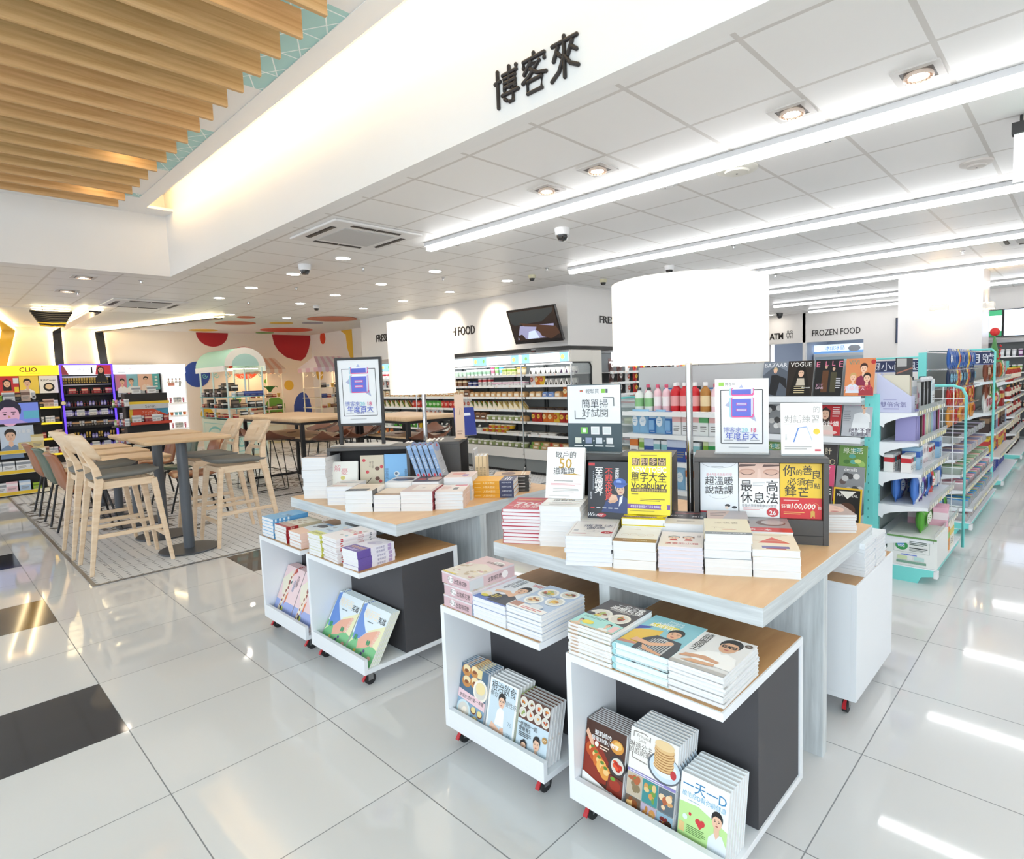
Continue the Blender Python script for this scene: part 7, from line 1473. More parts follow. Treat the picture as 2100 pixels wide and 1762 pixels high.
for k, row in enumerate((((mg11, 'green nature magazine'), (mg12, 'dark magazine with gold rings')), ((mg7, 'grey magazine in the middle tier'), (mg8, 'pink parenting magazine in the middle tier')), ((mg9, 'black magazine with white masthead, lowest tier'), (mg10, 'yellow bordered black magazine, lowest tier')))):
    for j in range(4):
        fn, nm = row[j % 2] if j < 2 else row[(j+1) % 2] if k < 2 else row[j % 2]
        put_mag(fn, 1.86-.19*j, .66-.14*k, '%s, %s from left in its tier' % (nm, ORD[j]), 10, .078+.06*k, .18, .25)
# toiletries left of the magazines
TB = [Good(n, nm, 'toiletries', mb) for n, nm, mb in (('white round capped bottle', 'lotion_bottle', g_bottle('#eef3ee', '#3a3a3c', .17, .034, '#8fc48a')), ('pink pump bottle', 'lotion_bottle', g_bottle('#f0c9d2', '#d95a7a', .19, .03, '#f6eef0')), ('red hair bottle', 'lotion_bottle', g_bottle('#d2252f', '#f3f3f3', .2, .036, '#e9a4a4')), ('brown hair bottle', 'lotion_bottle', g_bottle('#b9803a', '#f3f3f3', .2, .036, '#e9d2a4')))]
TC = [Good(n, 'hanging_pack', 'toiletries', mb) for n, mb in (('pale blue refill pouch', g_bag('#8fbfe0', '#eef6fb', .09, .17, .04)), ('blue spray pack', g_blister('#3f7fc4', '#cfe3f3', .07, .16, '#7fb4e0')), ('white pink card pack', g_box('#f3f3f3', '#f0b9b4', .07, .03, .16)), ('white green card pack', g_box('#f1f4f1', '#5fae6a', .07, .03, .16)))]
TD = [Good(n, 'toiletry_box', 'toiletries', mb) for n, mb in (('orange and white box', g_box('#f3eee6', '#e07a2a', .07, .04, .17)), ('lime tube box', g_box('#d9e6b4', '#7fae3a', .04, .04, .15)), ('navy blue box', g_box('#2f4f9a', '#cfd9ee', .08, .04, .18)), ('wine red tub', g_tube('#a3284a', '#f3f3f3', .13, .03)), ('green round label pack', g_box('#e9efe6', '#2f9a4f', .08, .04, .15)), ('white pale box', g_box('#eef3f6', '#8fc4c9', .05, .04, .14)))]
WT = 'on %s of the toiletries rack'
goods_row([TB[0], TB[0], TB[1], TB[1], TB[2], TB[2], TB[2], TB[3], TB[1], TB[0]], (4.27, 2.90, 1.131), (4.27, 1.94, 1.131), 11, R(-90), WT % 'top shelf'); goods_row([TB[1], TB[0], TC[1], TB[2]], (4.40, 2.90, 1.131), (4.40, 1.94, 1.131), 10, R(-90), WT % 'back of top shelf')
goods_row([TC[0], TC[0], TC[1], TC[0], TC[1], TC[2], TC[2], TC[2], TC[3], TC[2], TC[3]], (4.22, 2.90, .946), (4.22, 1.94, .946), 12, R(-90), WT % 'second shelf')
goods_row([TD[0], TD[1], TD[2], TD[5], TD[5], TD[2], TD[2], TD[3], TD[5], TD[1], TD[4], TD[0]], (4.20, 2.90, .728), (4.20, 1.94, .728), 13, R(-90), WT % 'third shelf')
goods_row([TC[1], TC[0], TD[0], TC[0]], (4.20, 2.90, .501), (4.20, 1.94, .501), 11, R(-90), WT % 'lowest shelf')
# white bracketed low gondola seen left of the teal post
t = thing('low_gondola', 'white bracketed low gondola left of the teal rack post', 'shelving', (5.35, 4.25, 0), R(-90))
m = MB(); m.box(0, .3, 0, .8, .32, 1.2, GY); m.box(0, 0, 0, .8, .3, .1, WHITE); m.build('back_panel', t, smooth=False)
for z in (.3, .52, .68, .9, 1.1):
    m = MB(); m.box(0, 0, z-.02, .8, .3, z, WHITE); [m.prism([(x, .3, z-.02), (x, .3, z-.12), (x, .22, z-.05), (x, .02, z-.02)], (.004, 0, 0), WHITE) for x in (.02, .776)]; m.build('shelf', t, smooth=False)
GK = Good('gold wrapped cake pack', 'snack_pack', 'food', g_loaf('#b99a5a', '#6a4a2a', .09, .1, .09)); GS = Good('stacked white paper pack', 'paper_pack', 'stationery', g_box('#e6e6ea', '#c8535a', .14, .16, .05)); GT = Good('pale green paper pack', 'paper_pack', 'stationery', g_box('#d9e3b4', '#eef3d9', .14, .16, .06))
goods_row([GK], (5.5, 4.22, .521), (5.5, 3.5, .521), 7, R(-90), 'on low white gondola'); goods_row([GK], (5.5, 4.22, .301), (5.5, 3.5, .301), 7, R(-90), 'on lowest level of low white gondola'); goods_row([GS], (5.5, 4.22, .681), (5.5, 3.5, .681), 4, R(-90), 'on middle of low white gondola'); goods_row([GT, GS], (5.5, 4.22, .901), (5.5, 3.5, .901), 4, R(-90), 'on upper level of low white gondola'); goods_row([GS], (5.5, 4.22, 1.101), (5.5, 3.5, 1.101), 4, R(-90), 'on top of low white gondola')
# navy header boards with teal rails
def header(y0, y1, z0, z1, label, txt):
    t = thing('header_board', label, 'sign', (8.2, y0, 0), R(-90)); L = y0-y1
    m = MB(); m.box(0, 0, z0, L, .015, z1, mat('#27305a', .4)); a = Art(m, (0, -.0003, z0), (1,0,0), (0,0,1), L, z1-z0, 5e-4)
    a.e(.06,.5,.035,.4,'#8a7a5a'); a.t(txt, .55,.5,.62,'#dfe3ee',bold=.006); a.r(0,0,1,.06,'#6a7ab4'); m.build('board', t, smooth=False)
    m = MB(); m.tube([(0, .008, 0), (0, .008, z1), (.03, .008, z1+.03), (L-.03, .008, z1+.03), (L, .008, z1), (L, .008, 0)], .012, TEAL, 8); m.build('frame', t)
header(2.62, 1.12, 1.36, 1.5, 'navy header board with pale lettering behind the magazine rack', '里國小心 楓葉'); header(1.06, .80, 1.42, 1.56, 'short navy header board with round emblem near the column', '月號')
# glass door drink coolers at the far right, and freezer in the niche
t = thing('drink_cooler', 'tall glass door drink cooler under the menu screens', 'refrigerator', (13.35, 1.45, 0), R(-90))
m = MB(); m.box(0, .05, 0, 3.2, .45, 1.84, mat('#4a4f52', .5)); m.build('cabinet', t, smooth=False)
m = MB()
for k in range(5): m.box(.0+.8*k-.03, 0, .05, .0+.8*k+.03, .05, 1.84, STEEL)
m.box(0, 0, 1.78, 3.2, .05, 1.84, STEEL); m.box(0, 0, 0, 3.2, .05, .1, STEEL); m.build('door_frame', t, smooth=False)
for z in (.3, .62, .94, 1.26, 1.54):
    m = MB(); m.box(.03, -.012, z-.03, 3.17, .05, z-.01, WHITE); m.build('shelf', t, smooth=False)
CN = [Good(n, 'drink_can', 'drink', g_cup(a, '#d9d9d9', .13, .036, b)) for n, a, b in (('silver drink can', '#cfd3d9', '#eef0f3'), ('purple drink can', '#7a4a7f', '#e9d9ee'), ('green drink can', '#6fae4a', '#eef3d9'), ('dark drink can', '#4a3f3c', '#b9a48a'), ('red drink can', '#b9302f', '#f0e6d9'))]
for k, (z, lst) in enumerate(((1.53, [(CN[0], 5), (CN[1], 6)]), (1.25, [(CN[3], 4), (CN[2], 8)]), (.93, [(CN[3], 8), (CN[0], 2)]), (.61, [(CN[4], 6), (CN[3], 4)]), (.29, [(CN[1], 6), (CN[4], 4)]))): goods_row(lst, (13.37, 1.42, z), (13.37, .2, z), 14, R(-90), 'on %s level of the drink cooler' % ORD[k])
t = thing('ice_freezer', 'upright freezer with a blue lit header in the niche', 'freezer', (15.75, 5.24, 0), R(-90))
m = MB(); m.box(0, 0, 0, 1.2, .6, 1.78, mat('#dfe3e6', .4)); m.build('cabinet', t, smooth=False)
m = MB(); m.box(.01, -.01, 1.78, 1.19, .3, 2.0, mat('#d9e9f6', .4, e=.7)); a = Art(m, (.01, -.0105, 1.78), (1,0,0), (0,0,1), 1.18, .22, 4e-4); a.r(0,0,1,.25,mat('#6f9fd9',.4,e=.5)); a.e(.1,.5,.07,.3,mat('#f4f6fb',.4,e=.7)); a.t('冰炫冰品', .42,.6,.4,mat('#4f7fc4',.4,e=.4),bold=.006,maxw=.42); a.e(.8,.5,.12,.36,mat('#8f949c',.4,e=.3)); m.build('header', t, smooth=False)
m = MB(); m.box(.04, -.012, .2, 1.16, 0, 1.7, mat('#a9bcc9', .08)); m.box(.595, -.03, .7, .605, -.012, 1.3, STEEL); m.build('door', t, smooth=False)
# ================================================================== far corner: murals, kiosks, cosmetics
C_RED, C_OR, C_YE, C_BL, C_GR, C_BR, C_LV = '#b5232b', '#dd4a2a', '#e6b93c', '#3350a4', '#6aa242', '#c9694a', '#9a93a4'
def disc(pts, m): return m
def ceiling_dot(x, y, r, c, label):
    m = MB(); m.lathe([(r, 0), (r, -.008)], mat(c, .5), n=36)
    tag(m.build('ceiling_dot', None, (x, y, ZC-.004)), label, 'decoration', 'coloured dots on the ceiling')
for a in ((4.591, 12.2, .163, C_BR, 'small terracotta ceiling dot nearest the light band'), (4.83, 13.43, .388, C_BR, 'large terracotta ceiling dot'), (5.628, 13.026, .236, C_YE, 'yellow ceiling dot between terracotta and lavender'), (6.194, 12.739, .218, C_LV, 'lavender grey ceiling dot'), (4.814, 15.405, .301, C_YE, 'yellow ceiling dot above the red half circle'), (6.429, 14.6, .6, C_OR, 'largest orange red ceiling dot'), (6.307, 15.616, .214, C_GR, 'green ceiling dot by the far wall'), (6.15, 11.75, .5, C_BR, 'big brick red ceiling shape beside the bulkhead')): ceiling_dot(*a)
def wall_dot(x, z, rx, rz, c, label, a0=0, a1=360, pts=None, right=False, n=40):
    m = MB(); q = pts or [(rx*math.cos(R(a0+(a1-a0)*i/(n if a1-a0 >= 360 else n-1))), rz*math.sin(R(a0+(a1-a0)*i/(n if a1-a0 >= 360 else n-1)))) for i in range(n)]
    if right: m.prism([(0, -p[0], p[1]) for p in q], (-.008, 0, 0), mat(c, .55)); loc = (7.699, x, z)
    else: m.prism([(p[0], 0, p[1]) for p in q], (0, -.008, 0), mat(c, .55)); loc = (x, 15.999, z)
    tag(m.build('wall_mural_dot', None, loc, smooth=False), label, 'decoration', 'coloured dots on the far wall')
wall_dot(4.78, 1.77, .285, .31, C_BL, 'blue wall circle left of the mint kiosk'); wall_dot(5.19, 2.785, .36, .34, C_RED, 'dark red half circle hanging from the ceiling line', 180, 360)
wall_dot(5.9, 2.04, .40, .42, C_OR, 'orange red wall circle behind the mint kiosk'); wall_dot(7.18, 2.785, .6, .68, C_RED, 'big dark red shape by the wall corner', pts=[(-.54, 0), (-.5, -.25), (-.38, -.45), (-.2, -.6), (.05, -.68), (.2, -.7), (.34, -.58), (.44, -.36), (.5, -.12), (.5, 0)])
wall_dot(7.0, 1.43, .125, .135, C_YE, 'small yellow wall circle between the kiosks'); wall_dot(7.34, .78, .25, .4, C_BL, 'blue egg shape on wall above the communal table', pts=[(-.25, -.1), (-.24, .1), (-.17, .3), (-.06, .42), (.03, .45), (.12, .4), (.2, .25), (.25, 0), (.24, -.3), (.1, -.45), (-.12, -.42), (-.22, -.28)])
wall_dot(6.6, .85, .26, .28, C_GR, 'large green wall circle right of the kiosks'); wall_dot(6.4, 1.55, .05, .055, C_GR, 'tiny green wall circle right of the orange circle'); wall_dot(5.65, 1.12, .1, .12, C_GR, 'small green wall circle behind the mint kiosk shelves'); wall_dot(4.93, .79, .14, .15, C_YE, 'yellow wall circle low on the left of mint kiosk')
wall_dot(15.3, 2.67, .15, .16, C_OR, 'orange red oval on the right wall', right=True); wall_dot(15.6, 1.78, .2, .25, C_YE, 'yellow circle on the right wall behind the striped kiosk', right=True); wall_dot(14.3, 2.79, .3, .6, C_YE, 'yellow curved shape on the right wall edge', right=True, pts=[(0, 0), (.55, 0), (.55, -.78), (.4, -.7), (.28, -.45), (.24, -.12)])

CREAM = mat('#f6efd9', .45); MINT = mat('#b9ddd2', .5); MINTG = mat('#8fcfd0', .25); MINTD = mat('#7fcfc6', .45)
def scroll(m, c, s=1, mt=None):
    x, y, z = c; p = []
    for k in range(15): a = k*.55; r = .05*(1-k/17); p.append((x + s*(r*math.cos(a)-.05), y, z - r*math.sin(a)*1.2))
    m.tube(p, .007, mt or MINTD, 6)
def kiosk(x, y, w, d, label, kind, posts, shelves, cab=(.85, None), stripes=('#f6e9ea', '#f0d2dc')):
    t = thing('kiosk', label, 'market kiosk', (x, y, 0), 0, 'little market kiosks by the far wall')
    for px, py in ((0, 0), (w, 0), (0, d), (w, d)) if posts == 4 else ((0, 0), (w*.5, 0), (w, 0), (0, d*.5), (0, d), (w, d)):
        m = MB(); m.tube([(px, py, 0), (px, py, 1.82)], .016, CREAM if kind != 'mint' else mat('#cfe3e3', .4), 10); m.build('post', t)
    m = MB()
    for px in (.07, w-.07): scroll(m, (px, -.005, 1.68), 1 if px < w/2 else -1, MINTD if kind == 'mint' else CREAM)
    for py in (d*.25, d*.7): scroll(m, (-.004, py, 1.68), 1, MINTD if kind == 'mint' else CREAM)
    m.build('scroll_bracket', t)
    if kind == 'mint':
        m = MB(); r = w/2+.05; arc = [(w/2 + r*math.cos(R(180*k/20)), r*.95*math.sin(R(180*k/20))) for k in range(21)]
        m.rings([[(p[0], yy, 1.84+p[1]) for p in arc] + [(w/2+(p[0]-w/2)*.93, yy, 1.84+p[1]*.93) for p in arc[::-1]] for yy in (-.08, d+.08)], mat('#a9d9cf', .5)); m.box(-.06, -.08, 1.74, -.045, d+.08, 1.845, WHITE); m.box(w+.045, -.08, 1.74, w+.06, d+.08, 1.845, WHITE); m.build('roof', t, angle=30)
        m = MB(); m.prism([(p[0], -.09, 1.84+p[1]) for p in arc], (0, .012, 0), mat('#f9f2e6', .5)); m.prism([(w/2+(p[0]-w/2)*.66, -.095, 1.84+p[1]*.66) for p in arc], (0, .006, 0), mat('#b9ddd2', .5)); m.build('roof_gable', t, smooth=False)
    else:
        m = MB(); N = 10; x0, x1 = -.08, w+.08; c1, c2 = stripes
        for k in range(N):
            a, b = x0+(x1-x0)*k/N, x0+(x1-x0)*(k+1)/N; q0, q1 = x0+.1+(x1-x0-.2)*k/N, x0+.1+(x1-x0-.2)*(k+1)/N; mt = mat(c1 if k % 2 else c2, .6)
            m.add([(a,-.1,1.84),(b,-.1,1.84),(q1,.28,2.12),(q0,.28,2.12)], [(0,1,2,3)], mt); m.add([(a,-.1,1.84),(b,-.1,1.84),(b,-.1,1.74),((a+b)/2,-.1,1.72),(a,-.1,1.74)], [(4,3,2,1,0)], mt); m.add([(a,d+.1,1.84),(b,d+.1,1.84),(q1,.28,2.12),(q0,.28,2.12)], [(3,2,1,0)], mt)
        M = 5
        for xx, qq in ((x0, x0+.1), (x1, x1-.1)):
            for k in range(M):
                a, b = -.1+(d+.2)*k/M, -.1+(d+.2)*(k+1)/M; mt = mat(c1 if k % 2 else c2, .6); m.add([(xx,a,1.84),(xx,b,1.84),(xx,b,1.74),(xx,a,1.74)], [(0,1,2,3)], mt)
            m.add([(xx,-.1,1.84),(qq,.28,2.12),(xx,d+.1,1.84)], [(0,1,2)], mat(c1, .6))
        m.build('awning', t, smooth=False)
    m = MB(); m.box(.05, .05, 1.78, w-.05, .08, 1.795, mat('#ffe9bd', .5, e=16.0)); m.box(.05, d-.1, 1.78, w-.05, d-.07, 1.795, mat('#ffe9bd', .5, e=16.0)); m.build('lamp', t, smooth=False)
    for z in shelves:
        m = MB(); m.box(-.03, -.03, z-.014, w+.03, d+.03, z, MINTG if kind == 'mint' else CREAM); m.build('shelf', t, smooth=False)
    m = MB(); cm = mat('#d9e6d6', .5) if kind == 'mint' else CREAM; m.box(-.02, -.02, .1, w+.02, d+.02, cab[0], cm); m.box(.02, .02, 0, w-.02, d-.02, .1, mat('#efe0b4', .5))
    a = Art(m, (-.02, -.02, .1), (1,0,0), (0,0,1), w+.04, cab[0]-.1, 6e-4); lc = '#8fd2cc' if kind == 'mint' else '#f0d9b4'
    if kind == 'mint': a.frame(.08,.12,.92,.88,.012,lc); a.ring(.28,.45,.16,.22,.05,lc); [a.line(.28,.45,.28+.15*math.cos(k),.45+.2*math.sin(k),.008,lc) for k in (0,1.05,2.1,3.14,4.19,5.24)]
    else: a.frame(.06,.1,.94,.6,.01,lc); a.r(.06,.66,.94,.94,'#f6e0cf')
    a = Art(m, (-.02, d+.02, .1), (0,-1,0), (0,0,1), d+.04, cab[0]-.1, 6e-4); a.frame(.08,.12,.92,.88,.012,lc); a.ring(.5,.5,.3,.3,.03,lc); m.build('cabinet', t, smooth=False)
    return t
kiosk(4.15, 12.2, .66, 1.5, 'mint barrel-roofed market kiosk with glass shelves', 'mint', 6, (1.25, 1.03, .84), (.80, None))
kiosk(5.55, 14.9, .80, .9, 'peach striped awning kiosk behind the mint one', 'stripe', 4, (1.15, .85), (.70, None), ('#fbe6cf', '#f3c4a4'))
kiosk(6.85, 13.9, .80, .9, 'pink striped awning kiosk by the right wall', 'stripe', 4, (1.35, 1.1, .85), (.66, None), ('#fbf0f1', '#f0cbd9'))
KG = [Good(n, 'gift_item', 'gift', mb) for n, mb in (('dark framed gift tin', g_box('#3a3230', '#7a6a5a', .12, .1, .16)), ('navy gift box', g_box('#2c3a80', '#5f70b4', .12, .1, .1)), ('grey patterned box', g_box('#8a8f98', '#d9d9dc', .1, .08, .09)), ('white ceramic mug', g_cup('#f3f0ec', '#f3f0ec', .09, .04, '#b9c9d9')), ('red trinket box', g_box('#b3302b', '#e9c9a4', .09, .08, .07)), ('gold tin', g_cup('#c9a24a', '#e0c27a', .1, .04)), ('brown biscuit box', g_box('#7a4a30', '#d9b48a', .12, .08, .08)), ('black and white card box', g_box('#2a2a2c', '#e9e6e2', .1, .1, .12)))]
goods_row([KG[2], KG[0], KG[7], KG[0]], (4.15, 13.6, 1.251), (4.15, 12.3, 1.251), 8, R(-90), 'on top shelf of mint kiosk'); goods_row([KG[3], KG[2], KG[1], KG[1], KG[1]], (4.2, 12.22, 1.251), (4.8, 12.22, 1.251), 5, 0, 'at front of mint kiosk top shelf')
for k in range(5): KG[0 if k % 2 else 7].put((4.32, 13.0-.17*k, 1.36), R(-90), 'dark tin stacked on mint kiosk goods, %s from left' % ORD[k], 'stacked dark tins'); 
goods_row([KG[4], KG[6], KG[0], KG[7]], (4.15, 13.6, 1.031), (4.15, 12.3, 1.031), 8, R(-90), 'on middle shelf of mint kiosk'); goods_row([KG[0], KG[6], KG[7], KG[7]], (4.2, 12.22, 1.031), (4.8, 12.22, 1.031), 4, 0, 'at front of mint kiosk middle shelf')
goods_row([KG[5], KG[4], KG[6], KG[4], KG[3]], (4.15, 13.6, .841), (4.15, 12.3, .841), 9, R(-90), 'on lower shelf of mint kiosk'); goods_row([KG[4], KG[7], KG[3]], (4.2, 12.22, .841), (4.8, 12.22, .841), 4, 0, 'at front of mint kiosk lower shelf')
goods_row([KG[4], KG[5], KG[3], KG[6]], (5.58, 14.92, 1.151), (6.32, 14.92, 1.151), 6, 0, 'on upper shelf of peach kiosk'); goods_row([KG[4], KG[6], KG[7]], (5.58, 14.92, .851), (6.32, 14.92, .851), 6, 0, 'on lower shelf of peach kiosk'); goods_row([KG[4], KG[6]], (5.58, 14.9, .701), (6.32, 14.9, .701), 5, 0, 'on counter of peach kiosk')
goods_row([KG[7], KG[3], KG[5]], (6.88, 13.92, 1.351), (7.6, 13.92, 1.351), 6, 0, 'on upper shelf of pink kiosk'); goods_row([KG[1], KG[4], KG[3], KG[7]], (6.88, 13.92, 1.101), (7.6, 13.92, 1.101), 6, 0, 'on middle shelf of pink kiosk'); goods_row([KG[4], KG[5], KG[6], KG[7]], (6.88, 13.92, .851), (7.6, 13.92, .851), 6, 0, 'on lower shelf of pink kiosk')
t = thing('leaf_plant', 'dark green broad leaf plant standing on the peach kiosk shelf', 'plant', (6.05, 14.95, 1.151))
m = MB(); rd = random.Random(4)
for k in range(6):
    a = k*1.05; g = []
    for i in range(5):
        u = i/4; w = .06*math.sin(math.pi*min(.95, u*.9+.1)); g.append([(math.cos(a)*(.02+.17*u) - math.sin(a)*w*s, -.03+.3*math.sin(a)*(.02+.17*u), .12+.14*math.sin(u*2.2)+.02*abs(s)) for s in (-1, 0, 1)])
    sheet(m, g, .004, mat('#3f7a35', .4))
m.build('leaves', t); m = MB(); m.lathe([(.04, 0), (.055, .1)], WHITE, n=14); m.build('pot', t)

# ---- light bands running up the far wall and over the ceiling
LED = mat('#ffe7b4', .5, e=9.0)
def band(w0, w1, c0, c1, col, label, yend, dp=.10):
    """w0,w1 = x of left/right edge at the foot (z 2.0) and at the ceiling; c0,c1 = edges at its near end on the ceiling"""
    t = thing('light_band', label, 'light fitting', ((w0[0]+w0[1])/2, 15.9, 0), 0, 'angular light bands on wall and ceiling'); ox = (w0[0]+w0[1])/2; oy = 15.9
    zt = 2.70
    m = MB(); m.prism([(w0[0]-ox, -dp+.0, 1.95), (w0[1]-ox, -dp, 1.95), (w1[1]-ox, -dp, zt), (w1[0]-ox, -dp, zt)], (0, dp-.02, 0), mat(col, .2, coat=.6)); m.build('wall_panel', t, smooth=False)
    m = MB(); m.prism([(w1[0]-ox, -dp, zt), (w1[1]-ox, -dp, zt), (c1-ox, yend-oy, zt), (c0-ox, yend-oy, zt)][::-1], (0, 0, .025), mat(col, .2, coat=.6)); m.build('ceiling_panel', t, smooth=False)
    m = MB()
    for s, (a, b) in ((-1, (w0[0], w1[0])), (1, (w0[1], w1[1]))): m.bar((a-ox+s*.012, .06, 1.97), (b-ox+s*.012, .06, zt+.03), .012, .012, LED, (0, 1, 0))
    m.build('wall_strip', t, smooth=False)
    m = MB()
    for s, (a, b) in ((-1, (w1[0], c0)), (1, (w1[1], c1))): m.bar((a-ox+s*.02, .03, zt+.05), (b-ox+s*.02, yend-oy, zt+.05), .02, .02, LED)
    m.build('ceiling_strip', t, smooth=False)
band((1.16, 1.336), (1.324, 1.525), .75, .95, '#e0b52a', 'yellow angular light band above the yellow cosmetics sign', 12.6)
band((2.094, 2.238), (2.10, 2.246), 2.03, 2.19, '#1c1a19', 'black angular light band, left of the two black ones', 11.7)
band((2.856, 2.997), (2.81, 2.964), 3.92, 4.06, '#1c1a19', 'black angular light band running towards the coloured dots', 11.9)
t = thing('bar_chandelier', 'cluster of black and yellow bars with glowing backs under the ceiling', 'chandelier', (1.6, 13.0, ZC), 0)
for k in range(9):
    y = -1.0 + .3*k; x = -.25 + .05*k; L = .52 - .02*k
    m = MB(); m.tube([(x, y, -.09), (x+L*.5, y+.06, -.10), (x+L, y+.02, -.09)], .022, '#d9b52a' if k in (6, 8) else '#1c1a18', 8); m.build('bar', t)
    m = MB(); m.box(x+.02, y-.015, -.045, x+L-.02, y+.015, -.035, LED); m.build('glow_strip', t, smooth=False)
    m = MB(); m.tube([(x+L*.3, y+.03, -.09), (x+L*.3, y+.03, 0)], .006, BLACK, 6); m.build('hanger', t)

# ---- cosmetics units along the far wall
BK = mat('#1d1c1f', .4)
def face_poster(bg, long=True, top='#f4f4f4', hair='#2a1d1a', extra=None):
    def f(a):
        a.r(0,0,1,1,bg); a.person(.4,.62,.34,hair=hair,top=top,long=long)
        if extra: extra(a)
    return f
def unit(x0, x1, z1, label, header, hc, posters, shelf_z, back=BK, strip=None, led=None, zh=1.80, zp=1.44):
    t = thing('cosmetics_unit', label, 'shelving', (x0, 15.55, 0), 0, 'cosmetics units along the far wall'); w = x1-x0
    m = MB(); m.box(0, .26, .1, w, .42, z1, back); m.box(0, 0, .1, .02, .42, z1-.02, back); m.box(w-.02, 0, .1, w, .42, z1-.02, back); m.box(0, -.02, 0, w, .42, .16, back); m.build('carcass', t, smooth=False)
    m = MB(); m.box(0, -.03, zh, w, .3, z1, mat(hc, .4, e=.85)); header(Art(m, (0, -.0302, zh), (1,0,0), (0,0,1), w, z1-zh, 5e-4)); m.build('header_sign', t, smooth=False)
    k = len(posters)
    for i, p in enumerate(posters):
        m = MB(); a, b = .02+(w-.04)*i/k, .02+(w-.04)*(i+1)/k-.01; m.box(a, -.01, zp, b, .02, zh-.01, WHITE); ar = Art(m, (a, -.0102, zp), (1,0,0), (0,0,1), b-a, zh-.01-zp, 5e-4); p(ar); m.build('light_poster', t, smooth=False)
    for z in shelf_z:
        m = MB(); m.box(.02, .02, z-.02, w-.02, .27, z, back); m.box(.02, .005, z-.035, w-.02, .02, z+.005, strip or back); m.build('shelf', t, smooth=False)
    if led:
        for x in (-.012, w-.02):
            m = MB(); m.box(x, -.05, .15, x+.03, -.02, z1+.01, mat(led, .4, e=2.2)); m.build('led_strip', t, smooth=False)
        m = MB(); m.box(0, -.05, z1, w, -.02, z1+.02, mat(led, .4, e=2.2)); m.build('led_strip', t, smooth=False)
EM = lambda c, e=.8: mat(c, .4, e=e)
unit(1.16, 2.10, 2.0, 'black cosmetics unit under a yellow lit sign', lambda a: (a.t('CLIO', .5,.6,.46,mat('#2a2418', .5),bold=.012), a.t('PROFESSIONAL', .58,.22,.12,EM('#b98a1a',.4))), '#f6c52a',
     [face_poster('#c8323a', top='#e9805a', extra=lambda a: (a.r(.72,.6,1,.9,'#dfeaf6'), a.r(.75,.1,.98,.4,'#f0d23a'))), face_poster('#f6d85a', long=False, top='#f3f3f3'), lambda a: (a.r(0,0,1,1,'#f4f4f3'), a.t('Kill Cover', .5,.75,.13,'#4a4a4c',bold=.01,maxw=.8), a.e(.5,.35,.3,.25,'#1d1a18'), a.e(.5,.37,.2,.15,'#e9d0a9'))], (1.16, .84, .52, .20), strip=mat('#f0d32f', .4, e=.5))
unit(2.12, 3.0, 2.0, 'black cosmetics unit framed by blue light strips', lambda a: (a.p([(0,0),(.16,0),(.06,1),(0,1)], EM('#6a2a30')), a.r(.16,0,.62,1,EM('#f3f4f8',.9)), a.t('晶亮睫毛液', .36,.5,.3,EM('#8a8fa4',.4)), a.r(.58,.1,.61,.8,EM('#2a2a30',.2)), a.p([(.66,0),(.7,1),(1,1),(1,0)], EM('#a02a32',.6)), a.person(.77,.5,.1,long=True,top='#222226')), '#e9ebf3', [], (1.40, 1.14, .936, .71, .45, .25), led='#4a2fe0')
unit(3.02, 3.90, 2.0, 'white lit cosmetics unit with two portrait posters', lambda a: (a.t('Tsuudo', .24,.58,.4,EM('#d9a0ac',.5),slant=.2), a.t('VISION', .8,.5,.26,EM('#b9bcc0',.5)), a.lines(.08,.12,.3,.25,1,EM('#9aa0a8',.4))), '#f1f6fa',
     [lambda a: (a.r(0,0,1,1,'#d98a9c'), a.r(.5,0,1,1,'#8fc9d9'), a.person(.3,.55,.2,hair='#3a2a28'), a.person(.7,.55,.2,hair='#6a4a3a')), lambda a: (a.r(0,0,1,1,'#efc4ae'), a.r(.66,0,1,1,'#5fb4b8'), a.person(.35,.66,.2,top='#f3dcd0'), [a.e(.83,.2+.2*k,.07,.06,'#e3ecea') for k in range(4)])], (1.30, 1.1, .82, .5), back=mat('#26262a', .4))
unit(3.92, 4.40, 2.0, 'narrow white lit shelf unit at right of the cosmetics', lambda a: a.t('Avene', .45,.45,.4,EM('#e0dcdc',.7)), '#fbfbfb', [lambda a: (a.r(0,0,1,1,EM('#f4f6f8',.7)), [a.person(.25+.17*k,.62,.07) for k in range(4)], a.r(.2,.2,.5,.38,'#e89a8a'), a.p([(.68,.15),(.72,.5),(.82,.5),(.8,.15)],'#d9dce0'))], (1.116, .824, .526, .3), back=mat('#f3f3f3', .4, e=.25))
CZ = [Good(n, nm, 'cosmetics', mb) for n, nm, mb in (('black compact box', 'cosmetic_box', g_box('#2a2628', '#c9a27a', .07, .06, .12)), ('beige palette box', 'cosmetic_box', g_box('#d9bfae', '#8a6a5c', .1, .06, .16)), ('white skincare box', 'cosmetic_box', g_box('#eef0f2', '#b9c4cc', .07, .06, .13)), ('red tint box', 'cosmetic_box', g_box('#a8303a', '#e9b9a4', .06, .05, .12)), ('silver tube', 'cosmetic_tube', g_tube('#d3d6dc', '#4a4a52', .12, .02)), ('pink tube', 'cosmetic_tube', g_tube('#e9a9b4', '#c24a6a', .12, .02)), ('gold mascara', 'cosmetic_tube', g_tube('#c9a94a', '#2a2626', .14, .014)), ('black lipstick', 'cosmetic_tube', g_tube('#2a2426', '#a8302f', .1, .014)), ('violet bottle', 'cosmetic_bottle', g_bottle('#7f78c4', '#2a2840', .12, .022, '#c9c6ec')), ('green bottle', 'cosmetic_bottle', g_bottle('#8fb46a', '#f3f3ee', .13, .024, '#eef3e0')), ('orange pot', 'cosmetic_pot', g_cup('#e07a3a', '#f3e6d9', .08, .035)), ('aqua pot', 'cosmetic_pot', g_cup('#7fc4d2', '#eef6f8', .08, .035)))]
